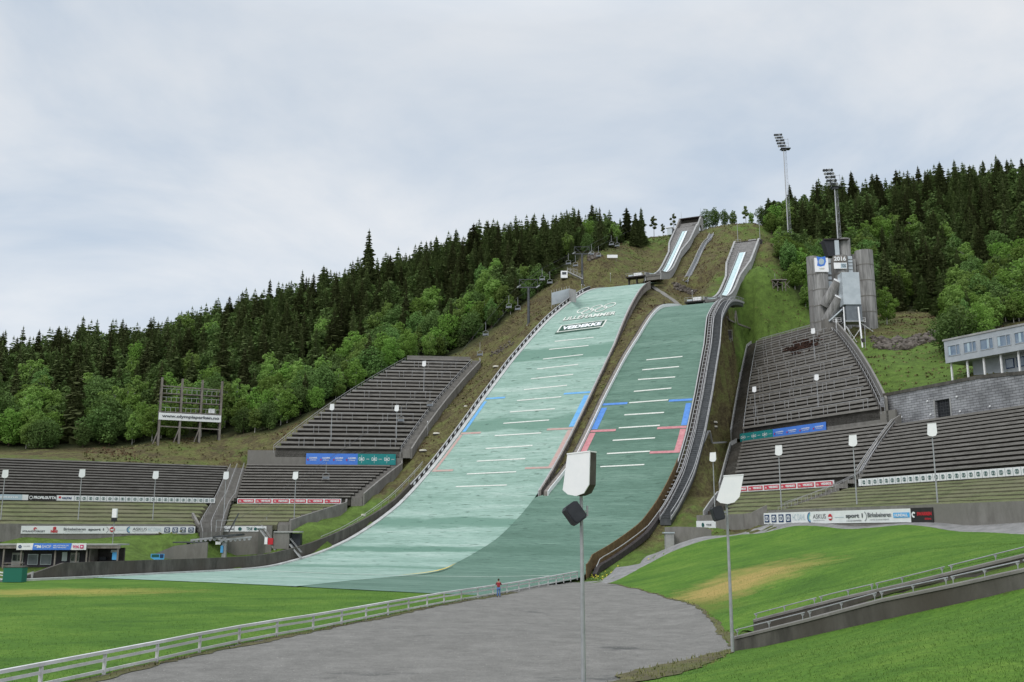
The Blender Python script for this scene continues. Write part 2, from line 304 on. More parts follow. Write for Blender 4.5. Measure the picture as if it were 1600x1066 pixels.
def mat_landing(name, base, dark, light, bands, amt=.5):
    # plastic landing mats: fine rows across the slope, older and newer courses as bands up the hill (g axis)
    m = bpy.data.materials.new(name); m.use_nodes = True; nt = m.node_tree; N = nt.nodes; L = nt.links
    b = N['Principled BSDF']; b.inputs['Roughness'].default_value = .75; b.inputs['Specular IOR Level'].default_value = .3
    geo = N.new('ShaderNodeNewGeometry'); rot = N.new('ShaderNodeVectorRotate'); rot.rotation_type = 'Z_AXIS'; rot.inputs['Angle'].default_value = TH
    L.new(geo.outputs['Position'], rot.inputs['Vector'])       # x = t, y = g
    def noise(st, s=1, d=6, r=.65):
        mp = N.new('ShaderNodeMapping'); mp.inputs['Scale'].default_value = st; L.new(rot.outputs[0], mp.inputs['Vector'])
        n = N.new('ShaderNodeTexNoise'); n.inputs['Scale'].default_value = s; n.inputs['Detail'].default_value = d; n.inputs['Roughness'].default_value = r; L.new(mp.outputs[0], n.inputs['Vector']); return n.outputs['Fac']
    r = N.new('ShaderNodeValToRGB'); e = r.color_ramp.elements; e[0].position = .3; e[0].color = (*dark, 1); e[1].position = .7; e[1].color = (*light, 1); q = e.new(.5); q.color = (*base, 1)
    L.new(noise((.05, .35, .35), 1, 9, .75), r.inputs['Fac']); out = r.outputs[0]
    f = N.new('ShaderNodeValToRGB'); e = f.color_ramp.elements; e[0].position = .3; e[0].color = (.5, .58, .55, 1); e[1].position = .68; e[1].color = (1.25, 1.22, 1.22, 1)
    L.new(noise((.35, 2.6, 1.9), 1, 5, .85), f.inputs['Fac']); mm = N.new('ShaderNodeMix'); mm.data_type = 'RGBA'; mm.blend_type = 'MULTIPLY'; mm.inputs[0].default_value = .8
    L.new(out, mm.inputs[6]); L.new(f.outputs[0], mm.inputs[7]); out = mm.outputs[2]
    if bands:
        sp = N.new('ShaderNodeSeparateXYZ'); L.new(rot.outputs[0], sp.inputs[0])
        j = N.new('ShaderNodeMath'); j.operation = 'MULTIPLY_ADD'; j.inputs[1].default_value = 5; j.inputs[2].default_value = -2.5; L.new(noise((.12, .5, .5), 1, 4), j.inputs[0])
        ad = N.new('ShaderNodeMath'); ad.operation = 'ADD'; L.new(sp.outputs['Y'], ad.inputs[0]); L.new(j.outputs[0], ad.inputs[1])
        mr = N.new('ShaderNodeMapRange'); mr.inputs[1].default_value = 90; mr.inputs[2].default_value = 300; L.new(ad.outputs[0], mr.inputs[0])
        cr = N.new('ShaderNodeValToRGB'); el = cr.color_ramp.elements; el[0].position = 0; el[0].color = (0, 0, 0, 1); el[1].position = 1; el[1].color = (0, 0, 0, 1)
        for (g0, g1, v) in bands:
            for gg, vv in ((g0 - .5, 0), (g0, v), (g1, v), (g1 + .5, 0)):
                k = el.new((gg - 90) / 210); k.color = (vv, vv, vv, 1)
        L.new(mr.outputs[0], cr.inputs['Fac'])
        mx = N.new('ShaderNodeMix'); mx.data_type = 'RGBA'; mx.inputs[7].default_value = (dark[0] * .62, dark[1] * .76, dark[2] * .7, 1)
        L.new(cr.outputs[0], mx.inputs[0]); L.new(out, mx.inputs[6]); out = mx.outputs[2]
    # scattered worn spots
    s = N.new('ShaderNodeMapRange'); s.inputs[1].default_value = .62; s.inputs[2].default_value = .7; s.inputs[4].default_value = .6; L.new(noise((.45, 1.6, 1.2), 1, 3, .5), s.inputs[0])
    mx = N.new('ShaderNodeMix'); mx.data_type = 'RGBA'; mx.inputs[7].default_value = (.03, .07, .05, 1); L.new(s.outputs[0], mx.inputs[0]); L.new(out, mx.inputs[6]); out = mx.outputs[2]
    L.new(out, b.inputs['Base Color'])
    bp = N.new('ShaderNodeBump'); bp.inputs['Strength'].default_value = .5; bp.inputs['Distance'].default_value = .15; L.new(noise((.8, 3.5, 2.5), 1, 6, .8), bp.inputs['Height']); L.new(bp.outputs[0], b.inputs['Normal'])
    return m
M['terrain'] = terrain_material()
M['gravel'] = gravel_material()
M['mat_big'] = mat_landing('pale_green_mats', (.25, .365, .31), (.17, .272, .222), (.36, .46, .41),
    [(139, 140.5, .8), (149.5, 152, 1), (161.5, 165, .9), (171.5, 173, .35), (195.5, 199.5, .8), (221, 226, .85)])
M['mat_small'] = mat_landing('green_mats', (.1, .182, .138), (.068, .134, .098), (.15, .24, .19), [(150, 153, .4), (188, 192, .3)])

# ---------------------------------------------------------------- world: overcast Nishita sky
W = bpy.data.worlds.new('World'); scn.world = W; W.use_nodes = True
def sky():
    nt = W.node_tree; N = nt.nodes; L = nt.links; bg = N['Background']; bg.inputs['Strength'].default_value = .12
    st = N.new('ShaderNodeTexSky'); st.sky_type = 'NISHITA'; st.sun_disc = False; st.sun_elevation = math.radians(42); st.sun_rotation = math.radians(215)
    tc = N.new('ShaderNodeTexCoord'); sp = N.new('ShaderNodeSeparateXYZ'); L.new(tc.outputs['Generated'], sp.inputs[0])
    # cloud layer seen from below: direction projected on a plane overhead
    zz = N.new('ShaderNodeMath'); zz.operation = 'ADD'; zz.inputs[1].default_value = .22; L.new(sp.outputs['Z'], zz.inputs[0])
    dv = N.new('ShaderNodeVectorMath'); dv.operation = 'DIVIDE'; L.new(tc.outputs['Generated'], dv.inputs[0])
    cb = N.new('ShaderNodeCombineXYZ')
    for i in range(3): L.new(zz.outputs[0], cb.inputs[i])
    L.new(cb.outputs[0], dv.inputs[1])
    mp = N.new('ShaderNodeMapping'); mp.inputs['Scale'].default_value = (1, 1, .2); mp.inputs['Location'].default_value = (1.7, .4, 0); mp.inputs['Rotation'].default_value = (0, 0, -.4); L.new(dv.outputs[0], mp.inputs[0])
    n = N.new('ShaderNodeTexNoise'); n.inputs['Scale'].default_value = 1.5; n.inputs['Detail'].default_value = 6; n.inputs['Roughness'].default_value = .56; n.inputs['Distortion'].default_value = .3; L.new(mp.outputs[0], n.inputs['Vector'])
    r = N.new('ShaderNodeValToRGB'); e = r.color_ramp.elements
    e[0].position = .3; e[0].color = (4.5, 5.25, 6.2, 1); e[1].position = .62; e[1].color = (6.95, 7.1, 7.3, 1); q = e.new(.46); q.color = (5.8, 6.25, 6.8, 1)
    L.new(n.outputs['Fac'], r.inputs['Fac'])
    # overcast gradient: zenith brighter than the band near the hills
    g = N.new('ShaderNodeMapRange'); g.inputs[1].default_value = .48; g.inputs[2].default_value = 1.0; g.inputs[3].default_value = 1.0; g.inputs[4].default_value = 2.6; L.new(sp.outputs['Z'], g.inputs[0])
    hz = N.new('ShaderNodeMapRange'); hz.inputs[1].default_value = .2; hz.inputs[2].default_value = .42; hz.inputs[3].default_value = 1.07; hz.inputs[4].default_value = 1.0; L.new(sp.outputs['Z'], hz.inputs[0])
    ml = N.new('ShaderNodeMath'); ml.operation = 'MULTIPLY'; L.new(g.outputs[0], ml.inputs[0]); L.new(hz.outputs[0], ml.inputs[1])
    vm = N.new('ShaderNodeVectorMath'); vm.operation = 'SCALE'; L.new(r.outputs[0], vm.inputs[0]); L.new(ml.outputs[0], vm.inputs['Scale'])
    mx = N.new('ShaderNodeMix'); mx.data_type = 'RGBA'; mx.inputs[0].default_value = .93; L.new(st.outputs[0], mx.inputs[6]); L.new(vm.outputs[0], mx.inputs[7])
    L.new(mx.outputs[2], bg.inputs['Color'])
sky()
sun = bpy.data.lights.new('sun', 'SUN'); sun.energy = 1.3; sun.angle = math.radians(25); sun.color = (1, .97, .93)
so = bpy.data.objects.new('sun', sun); col.objects.link(so); so.rotation_euler = (math.radians(48), 0, math.radians(-35))
scn.view_settings.view_transform = 'Standard'; scn.view_settings.look = 'None'; scn.view_settings.exposure = 0; scn.view_settings.gamma = 1

# ---------------------------------------------------------------- stands: solved levels
class Block:
    """terraced stand: rows run along direction ang; levels climb away from the arena."""
    def __init__(s, ang, px, py, D):
        a = math.radians(ang); s.d = Vector((math.cos(a), math.sin(a), 0)); s.n = Vector((-s.d.y, s.d.x, 0))
        if s.n.y < 0: s.n = -s.n
        if ang > 90: s.n = Vector((s.d.y, -s.d.x, 0))
        s.O = at(px, py, D); s.z0 = s.O.z; s.m = [0.0]; s.z = [s.O.z]; s.nO = s.O.dot(s.n)
    def level(s, px, py, k):
        rx, rz = ray(px, py); nn = rx * s.n.x + s.n.y
        D = (s.z[-1] - k * (s.nO + s.m[-1])) / (rz - k * nn); s.m.append(nn * D - s.nO); s.z.append(rz * D); return len(s.m) - 1
    def rise(s, px, py):          # vertical wall: same m, z from the pixel
        rx, rz = ray(px, py); nn = rx * s.n.x + s.n.y; D = (s.nO + s.m[-1]) / nn; s.m.append(s.m[-1]); s.z.append(rz * D); return len(s.m) - 1
    def pt(s, m, z, px):          # point of the row line (m, z) standing at picture column px
        D0 = (s.nO + m) / (0.0 * s.n.x + s.n.y) if abs(s.n.y) > .01 else 100
        D = 150.0
        for _ in range(30):
            # px = 800 + x/Zc*F, Zc = y CP + z SP ; along row: n.P = nO+m
            y = D; Zc = y * CP + z * SP; x = (px - 800) / FPX * Zc
            # n.x*x + n.y*y = nO+m  -> solve y
            k = (px - 800) / FPX
            y = (s.nO + m - s.n.x * k * z * SP) / (s.n.x * k * CP + s.n.y)
            break
        Zc = y * CP + z * SP; return Vector(((px - 800) / FPX * Zc, y, z))
def rows_mesh(B, i0, i1, nrows, L0, L1, R0, R1):
    """list of (m0,z0,m1,z1,pL,pR) per row"""
    out = []
    for r in range(nrows):
        a = r / nrows; b = (r + 1) / nrows
        m0 = B.m[i0] + (B.m[i1] - B.m[i0]) * a; m1 = B.m[i0] + (B.m[i1] - B.m[i0]) * b
        z0 = B.z[i0] + (B.z[i1] - B.z[i0]) * a; z1 = B.z[i0] + (B.z[i1] - B.z[i0]) * b
        am = (a + b) / 2
        out.append((m0, z0, m1, z1, B.pt(m0, z0, L0 + (L1 - L0) * am), B.pt(m0, z0, R0 + (R1 - R0) * am)))
    return out
def zshift(p, n, dm, z): q = p + n * dm; return Vector((q.x, q.y, z))
FOOT = []   # footprints (polygon, zfun) the terrain is held beneath
def step_mesh(B, rows, skirt=1.2):
    mb = MB()
    for (m0, z0, m1, z1, pL, pR) in rows:
        dm = m1 - m0 + .05
        a, b = zshift(pL, B.n, 0, z0 - skirt), zshift(pR, B.n, 0, z0 - skirt)
        c, d = zshift(pR, B.n, 0, z1), zshift(pL, B.n, 0, z1)
        e, f = zshift(pR, B.n, dm, z1), zshift(pL, B.n, dm, z1)
        g_, h = zshift(pR, B.n, dm, z0 - skirt), zshift(pL, B.n, dm, z0 - skirt)
        mb.add([a, b, c, d, e, f, g_, h], [(0, 1, 2, 3), (3, 2, 4, 5), (1, 6, 4, 2), (0, 3, 5, 7)])
    return mb
def stand(B, parent, rows, bench_mat, tread_mat, front=.42, over=.55):
    step_mesh(B, rows).build('terrace', tread_mat, parent)
    for k, (m0, z0, m1, z1, pL, pR) in enumerate(rows):
        mb = MB(); d = (pR - pL).normalized(); a = zshift(pL, B.n, -over / 2 + .06, z1 + .03 - front * (z1 - z0) / 2) ; b = zshift(pR, B.n, -over / 2 + .06, a.z)
        mb.bar(a, b, over, front * (z1 - z0))
        # boards joined every few metres
        o = mb.build('bench', bench_mat, parent)
    FOOT.append(([rows[0][4], rows[0][5]], None))
def row_of(B, rows): return [(r[4], r[5]) for r in rows]

# ---------------------------------------------------------------- left stands
BA = Block(32, 240, 822, 175)
a1 = BA.level(240, 786, .33); a2 = BA.level(240, 777, .45); a3 = BA.level(180, 723, .5)
BB = Block(7, 400, 822, 183)
b1 = BB.level(450, 788, .33); b2 = BB.level(450, 780, .45); b3 = BB.level(500, 727, .48); b4 = BB.rise(500, 706); b5 = BB.level(690, 563, .62)
# right stands
BR = Block(115, 1180, 806, 150)
r1 = BR.level(1230, 766, .36); r2 = BR.level(1230, 756, .45); r3 = BR.level(1250, 680, .5); r4 = BR.rise(1250, 663); r5 = BR.level(1235, 522, .68)
BF = Block(109, 1300, 797, 133)
f1 = BF.level(1450, 754, .32); f2 = BF.level(1450, 742, .45); f3 = BF.level(1500, 651, .5)
rowsA_t = rows_mesh(BA, 0, a1, 6, -140, -120, 304, 327); rowsA_b = rows_mesh(BA, a2, a3, 13, -120, -60, 332, 356)
rowsB_t = rows_mesh(BB, 0, b1, 6, 352, 362, 424, 530); rowsB_b = rows_mesh(BB, b2, b3, 12, 371, 386, 545, 612); rowsC = rows_mesh(BB, b4, b5, 25, 426, 640, 622, 738)
rowsR_t = rows_mesh(BR, 0, r1, 6, 1122, 1146, 1200, 1300); rowsR_b = rows_mesh(BR, r2, r3, 13, 1148, 1163, 1334, 1396); rowsE = rows_mesh(BR, r4, r5, 30, 1163, 1184, 1376, 1290)
rowsF_t = rows_mesh(BF, 0, f1, 7, 1204, 1322, 1760, 1760); rowsF_b = rows_mesh(BF, f2, f3, 14, 1345, 1398, 1760, 1760)
ALLROWS = [(BA, rowsA_t), (BA, rowsA_b), (BB, rowsB_t), (BB, rowsB_b), (BB, rowsC), (BR, rowsR_t), (BR, rowsR_b), (BR, rowsE), (BF, rowsF_t), (BF, rowsF_b)]
# ---------------------------------------------------------------- terrain
CPT = []
fence_px = [(-60, 1105), (60, 1078), (226, 1041), (340, 1014), (420, 998), (500, 984), (600, 963), (700, 943), (800, 926), (860, 914), (902, 905)]
grav_r = [(950, 912), (1010, 925), (1060, 940), (1105, 960), (1128, 985), (1147, 1003), (1150, 1018), (1100, 1026), (1050, 1040), (1000, 1055), (950, 1075)]
def cp(p, dz=0.0): CPT.append((p[0], p[1], p[2] + dz))
def cpx(px, py, D): cp(at(px, py, D))
for q in [(-300, 940), (0, 920), (-200, 1000), (0, 1000), (0, 1066), (300, 930), (300, 1066), (600, 940), (600, 1066), (800, 930), (900, 925), (1000, 1000), (900, 1066), (950, 912), (1140, 1000), (1050, 950), (500, 980), (760, 990), (1070, 1040), (150, 910), (450, 925)]: cp(onz(*q))
for x, y in [(-30, 30), (0, 36), (-60, 40), (-60, 80), (-100, 60), (-120, 100), (-12, 50)]: cp((x, y, G))
cp((0, 0, -1.8)); cp((20, 0, -1.8)); cp((-20, 0, -3)); cp((14, 22, -4.2)); cp((3, 26, -5.4)); cp((26, 28, -2.4)); cp((-15, 14, -5))
for q in [(1150, 1021, 54), (1262, 997, 51), (1375, 974, 47.5), (1487, 948, 45), (1600, 924, 42.5), (1700, 903, 40), (1100, 1052, 41), (1300, 1066, 31), (1600, 1066, 25), (1500, 1000, 33),
          (1184, 975, 62), (1307, 945, 57), (1412, 920, 53), (1600, 874, 47), (1700, 855, 44), (1600, 850, 70), (1600, 838, 93), (1720, 842, 80), (1420, 830, 112), (1240, 830, 134), (1160, 835, 145), (1100, 845, 146), (1050, 862, 145), (1000, 888, 138),
          (1200, 900, 93), (1300, 880, 95), (1400, 870, 82), (1100, 890, 116), (1150, 985, 67), (1300, 915, 78), (1200, 945, 72), (1500, 855, 85), (1500, 885, 62), (960, 888, 150), (1010, 868, 156), (1050, 852, 155), (1100, 838, 151)]: cpx(*q)
for q in [(-200, 845, 150), (0, 840, 170), (300, 838, 177), (150, 838, 173), (0, 885, 150), (190, 885, 152), (100, 862, 160), (230, 866, 162), (210, 852, 167), (0, 862, 160), (-150, 880, 135), (300, 880, 168), (345, 872, 178), (240, 884, 165), (400, 866, 180)]: cpx(*q)
for g in range(95, 296, 10):
    zb = big_z(g); up = 1.3 if 128 < g < 172 else -.9
    cp(gt(g, bigL(g) - 2.2, zb + up))
    if g >= 176:
        cp(gt(g, bigL(g) - 7, zb - 1.2))
        zs = small_z(min(g, 258)) + max(0, g - 258) * .12
        cp(gt(g, (bigR(g) + smL(g)) / 2, (zb + zs) / 2 - 1.2 if abs(zb - zs) < 6 else (zb + zs) / 2))
    if 140 <= g <= 258: cp(gt(g, smR(g) + 1.5, small_z(g) - 1.2))
    if 140 <= g <= 232: cp(gt(g, smR(g) + 7.0, small_z(g) - (4.5 if 165 < g < 245 else 1.6)))
def inb(s): # big in-run height above the table edge
    return None
TB = at(1020, 428, 300); TS = at(1113, 467, 256.5)
gTB, tTB = togt(TB.x, TB.y); gTS, tTS = togt(TS.x, TS.y)
def mk_inrun(z0, Lr, ramp, top):
    S = np.arange(0, 130, .5); ang = np.interp(S, [0, 7, ramp, Lr, Lr + 8, 130], [11, 11.5, 34, top, top, top])
    z = z0 + np.concatenate([[0], np.cumsum(np.tan(np.radians((ang[1:] + ang[:-1]) / 2)) * .5)])
    return lambda s: float(np.interp(s, S, z))
inr_b = mk_inrun(TB.z, 62, 25, 35); inr_s = mk_inrun(TS.z, 58, 23, 36); SKB = -.07; SKS = -.02
for s in range(0, 60, 8):
    for dt in (-8, 0, 8): cp(gt(gTB + s, tTB + dt + SKB * s, inr_b(s) - 2.0 - s * .015))
for s in range(0, 58, 8):
    cp(gt(gTS + s, tTS, inr_s(s) - 1.9)); cp(gt(gTS + s, tTS + 8, inr_s(s) - 2.0)); cp(gt(gTS + s, tTS - 8, inr_s(s) - 2.0))
for q in [(960, 432, 292), (940, 402, 330), (1000, 377, 358), (900, 432, 292), (862, 482, 274), (1040, 374, 362), (1110, 357, 360), (1190, 353, 350), (1150, 357, 348), (830, 470, 290), (800, 500, 285), (760, 520, 282), (720, 545, 283),
          (900, 405, 335), (960, 388, 340), (700, 548, 292), (640, 558, 293), (1140, 480, 262), (1200, 430, 292), (1210, 385, 340), (1250, 440, 300), (1250, 490, 262), (1142, 476, 262), (1168, 475, 268), (1172, 492, 258), (1185, 507, 253), (1210, 519, 250), (1148, 500, 251), (1170, 512, 248), (1225, 512, 256),
          (1150, 560, 232), (1130, 640, 208), (1120, 700, 195), (1100, 780, 172), (1080, 830, 165), (1310, 505, 262), (1365, 505, 255), (1350, 560, 225), (1400, 500, 258), (1470, 492, 260), (1400, 545, 222), (1440, 560, 212), (1475, 590, 192), (1600, 575, 178),
          (1380, 605, 200), (1600, 500, 240), (1700, 480, 240), (1430, 515, 245), (1700, 600, 160),
          (-300, 715, 215), (0, 706, 222), (190, 702, 228), (300, 685, 236), (430, 664, 246), (520, 618, 262), (245, 692, 228),
          (-300, 640, 300), (0, 592, 318), (200, 560, 325), (400, 512, 345), (560, 470, 370), (700, 420, 400), (850, 392, 400), (960, 378, 372),
          (1215, 368, 350), (1270, 345, 372), (1400, 330, 385), (1500, 318, 380), (1600, 305, 370), (1750, 285, 370),
          (1215, 400, 338), (1480, 440, 300), (1600, 430, 290), (1300, 430, 310), (1250, 410, 330),
          (-300, 640, 420), (0, 610, 430), (400, 540, 450), (700, 450, 500), (960, 400, 460), (1080, 372, 400), (1150, 372, 400), (1150, 395, 470), (1300, 370, 480), (1600, 340, 470), (1800, 330, 470)]: cpx(*q)
for B, rows in ALLROWS:
    for k in (0, len(rows) // 2, len(rows) - 1):
        m0, z0, m1, z1, pL, pR = rows[k]; w = (pR - pL).normalized()
        cp(pL - w * 2.5, -.6); cp(pR + w * 2.5, -.6)
for rr in rowsC[::4] + rowsB_b[::4]: w = (rr[5] - rr[4]).normalized(); cp(rr[5] + w * 5.5, -.2)
for B, rows in ((BA, rowsA_b), (BB, rowsC), (BR, rowsE)):
    m0, z0, m1, z1, pL, pR = rows[-1]
    for f in (0, .25, .5, .75, 1): q = pL.lerp(pR, f) + B.n * (m1 - m0 + 4); cp((q.x, q.y, z1 - .2))
for B, rows, h in ((BA, rowsA_t, 2.0), (BB, rowsB_t, 5.3), (BR, rowsR_t, 2.3), (BF, rowsF_t, 2.4)):
    m0, z0, m1, z1, pL, pR = rows[0]
    for f in (0, .33, .66, 1): q = pL.lerp(pR, f) - B.n * 1.0; cp((q.x, q.y, z0 - h))
m0, z0, m1, z1, pL, pR = rowsF_b[-1]
for f in (0, .2, .4, .6, .8, 1): q = pL.lerp(pR, f) + BF.n * 9; cp((q.x, q.y, z1 + 4.6))
for q in fence_px[1:]: cp(onz(*q)); cp(onz(q[0], q[1] + 14))
for a, b in zip(grav_r[:-1], grav_r[1:]):
    for f in (0, .5): cp(onz(a[0] + (b[0] - a[0]) * f, a[1] + (b[1] - a[1]) * f))
CPT.append((-500, 200, 20)); CPT.append((-500, 500, 60)); CPT.append((500, 100, 60)); CPT.append((500, 500, 140)); CPT.append((0, 700, 60)); CPT.append((-200, -80, G)); CPT.append((200, -80, 6)); CPT.append((-300, 60, G)); CPT.append((120, 60, 6)); CPT.append((90, 30, 3))
# thin out near-duplicates
pts = []
for p in CPT:
    if all((p[0]-q[0])**2 + (p[1]-q[1])**2 > 4.0 for q in pts): pts.append(p)
CPA = np.array(pts); CEN = CPA[:, :2]; SH = 3.0
def kern(A): return -np.sqrt(A + SH * SH)
d2 = ((CEN[:, None] - CEN[None]) ** 2).sum(-1); n_ = len(CEN)
Am = np.zeros((n_ + 3, n_ + 3)); Am[:n_, :n_] = kern(d2) + np.eye(n_) * .25; Am[:n_, n_] = 1; Am[:n_, n_+1:] = CEN; Am[n_, :n_] = 1; Am[n_+1:, :n_] = CEN.T
wts = np.linalg.solve(Am, np.concatenate([CPA[:, 2], [0, 0, 0]]))
def Hraw(XY):
    XY = np.asarray(XY, float); out = np.empty(len(XY))
    for i in range(0, len(XY), 20000):
        q = XY[i:i+20000]; dd = ((q[:, None] - CEN[None]) ** 2).sum(-1)
        out[i:i+20000] = kern(dd) @ wts[:n_] + wts[n_] + q @ wts[n_+1:]
    return out
def limits(XY):
    """highest allowed ground under built surfaces"""
    XY = np.asarray(XY, float); lim = np.full(len(XY), 1e9)
    g = XY[:, 0] * U[0] + XY[:, 1] * U[1]; t = XY[:, 0] * Cc[0] + XY[:, 1] * Cc[1]
    G1 = np.arange(95, 300, 1.0)
    def tabv(f): return np.interp(g, G1, [f(q) for q in G1])
    inside = (g > 97) & (g < 293) & (t > tabv(bigL) - 1.6) & (t < tabv(bigR) + 1.0); lim = np.where(inside, np.minimum(lim, tabv(big_z) - .1 - .7 * np.clip((g - 112) / 30, 0, 1)), lim)
    inside = (g > 92) & (g < 257) & (t > np.where(g > 174, tabv(smL) - 1.8, tabv(bigR) - 1)) & (t < tabv(smR) + 4.6); lim = np.where(inside, np.minimum(lim, tabv(small_z) - .1 - 1.1 * np.clip((g - 118) / 30, 0, 1)), lim)
    for (gT, tT, f, Ls, w) in ((gTB, tTB, inr_b, 62, 5.2), (gTS, tTS, inr_s, 58, 5.2)):
        s = g - gT; fz = np.interp(s, np.arange(0, 90, 1), [f(q) for q in np.arange(0, 90, 1)])
        inside = (s > -8) & (s < Ls) & (abs(t - tT - (SKB if Ls == 62 else SKS) * s) < w); lim = np.where(inside, np.minimum(lim, fz - 1.6), lim)
    for B, rows in ALLROWS:
        m = XY[:, 0] * B.n.x + XY[:, 1] * B.n.y - B.nO; a = XY[:, 0] * B.d.x + XY[:, 1] * B.d.y
        mm = [r[0] for r in rows] + [rows[-1][2]]; aL = [r[4].dot(B.d) for r in rows]; aR = [r[5].dot(B.d) for r in rows]; zz = [r[1] for r in rows] + [rows[-1][3]]
        lo = np.interp(m, mm[:-1], aL); hi = np.interp(m, mm[:-1], aR); lo, hi = np.minimum(lo, hi), np.maximum(lo, hi)
        z = np.interp(m, mm, zz); inside = (m > -.2) & (m < mm[-1] + 2.4) & (a > lo - 4.2) & (a < hi + (8.5 if B is BR else (2.9 if B is BB else 4.2)))
        lim = np.where(inside, np.minimum(lim, z - 1.5), lim)
    return lim
def H(XY):
    XY = np.asarray(XY, float); z = Hraw(XY)
    r = np.sin(XY[:, 0] * .31 + np.sin(XY[:, 1] * .17) * 2) * np.sin(XY[:, 1] * .27 + 1.3) * .35 + np.sin(XY[:, 0] * .83 + 2) * np.sin(XY[:, 1] * .71) * .12
    z = z + r * np.clip((XY[:, 1] - 175) / 30, 0, 1)
    k = np.zeros(len(XY), bool)
    for poly in FLAT0: k |= inpoly(XY, poly)
    z = np.where(k, G, z)
    return np.minimum(z, limits(XY))
FLAT0 = []
def h1(x, y): return float(H([(x, y)])[0])
def inpoly(XY, poly):
    XY = np.asarray(XY, float); x, y = XY[:, 0], XY[:, 1]; c = np.zeros(len(XY), bool); n = len(poly)
    for i in range(n):
        x1, y1 = poly[i][:2]; x2, y2 = poly[(i + 1) % n][:2]
        if y1 == y2: continue
        k = ((y1 > y) != (y2 > y)) & (x < (x2 - x1) * (y - y1) / (y2 - y1) + x1); c ^= k
    return c
def on_terrain(px, py, D0=60, D1=480):
    rx, rz = ray(px, py); D = np.arange(D0, D1, .5); z = H(np.stack([D * rx, D], 1)); k = np.where(z >= D * rz)[0]
    if len(k) == 0: return None
    return Vector((D[k[0]] * rx, D[k[0]], D[k[0]] * rz))
# sheets (in plan)
fence_w = [onz(*q) for q in fence_px]
P2 = lambda v: (v[0], v[1])
left_edge = [gt(96.5, -72.9), gt(99.5, -87), gt(103, -111.5)]
lawnL = [P2(v) for v in fence_w[:8]] + [P2(gt(92.5, -45.6))] + [P2(gt(98.2, -72.9)), P2(gt(101.2, -87)), P2(gt(104.8, -112.5))] + [P2(onz(20, 908)), P2(onz(-120, 905)), (-150, 120), (-150, 20), (-40, 22)]
stair_out = [at(1148, 1020, 54.5), at(1262, 997, 51), at(1375, 974, 47.8), at(1487, 949, 45), at(1600, 924, 42.5), at(1760, 890, 39)]
path_lo = [at(*q) for q in [(950, 912, 126), (1000, 888, 138), (1050, 862, 145), (1100, 845, 146), (1160, 835, 145), (1240, 830, 138), (1330, 829.5, 127), (1420, 830, 117), (1510, 832, 106), (1600, 836, 96), (1720, 842, 80)]]
path_hi = [at(*q) for q in [(903, 905, 139), (960, 888, 150), (1010, 868, 156), (1050, 852, 154), (1100, 839, 151)]] + [P_ - BF.n * .3 for P_ in (rowsF_t[0][4], rowsF_t[0][5])]
path_poly = [P2(v) for v in path_lo] + [P2(v) for v in path_hi[::-1]]
gravel = [P2(v) for v in fence_w[:-4]] + [(v.x - 1.0, v.y + .5) for v in fence_w[-4:]] + [P2(onz(*q)) for q in grav_r] + [(3, 30), (-6, 22), (-30, 24)]
stair_in = [at(1178, 985, 60), at(1307, 948, 55.5), at(1412, 922, 52.5), at(1600, 876, 46.5), at(1760, 842, 43)]
lawnR = [P2(onz(*q)) for q in grav_r[:6]] + [P2(at(1160, 990, 62))] + [P2(v) for v in stair_in] + [(50, 60)] + [P2(v) for v in path_lo[::-1]]
lawnF = [P2(v) for v in stair_out] + [(40, 20), (30, 8), (10, 12), (4, 30)] + [P2(onz(*q)) for q in [(1000, 1075), (1060, 1062), (1110, 1040), (1140, 1022)]]
dirt = [P2(onz(*q)) for q in [(940, 1080), (960, 1055), (1030, 1038), (1100, 1022), (1152, 1016), (1120, 1050), (1040, 1080)]]
shift = lambda XY, dx, dy: [(x + dx, y + dy) for x, y in XY]
FLAT0 = [lawnL]
FLATS = [lawnL, gravel, lawnR, lawnF, path_poly]
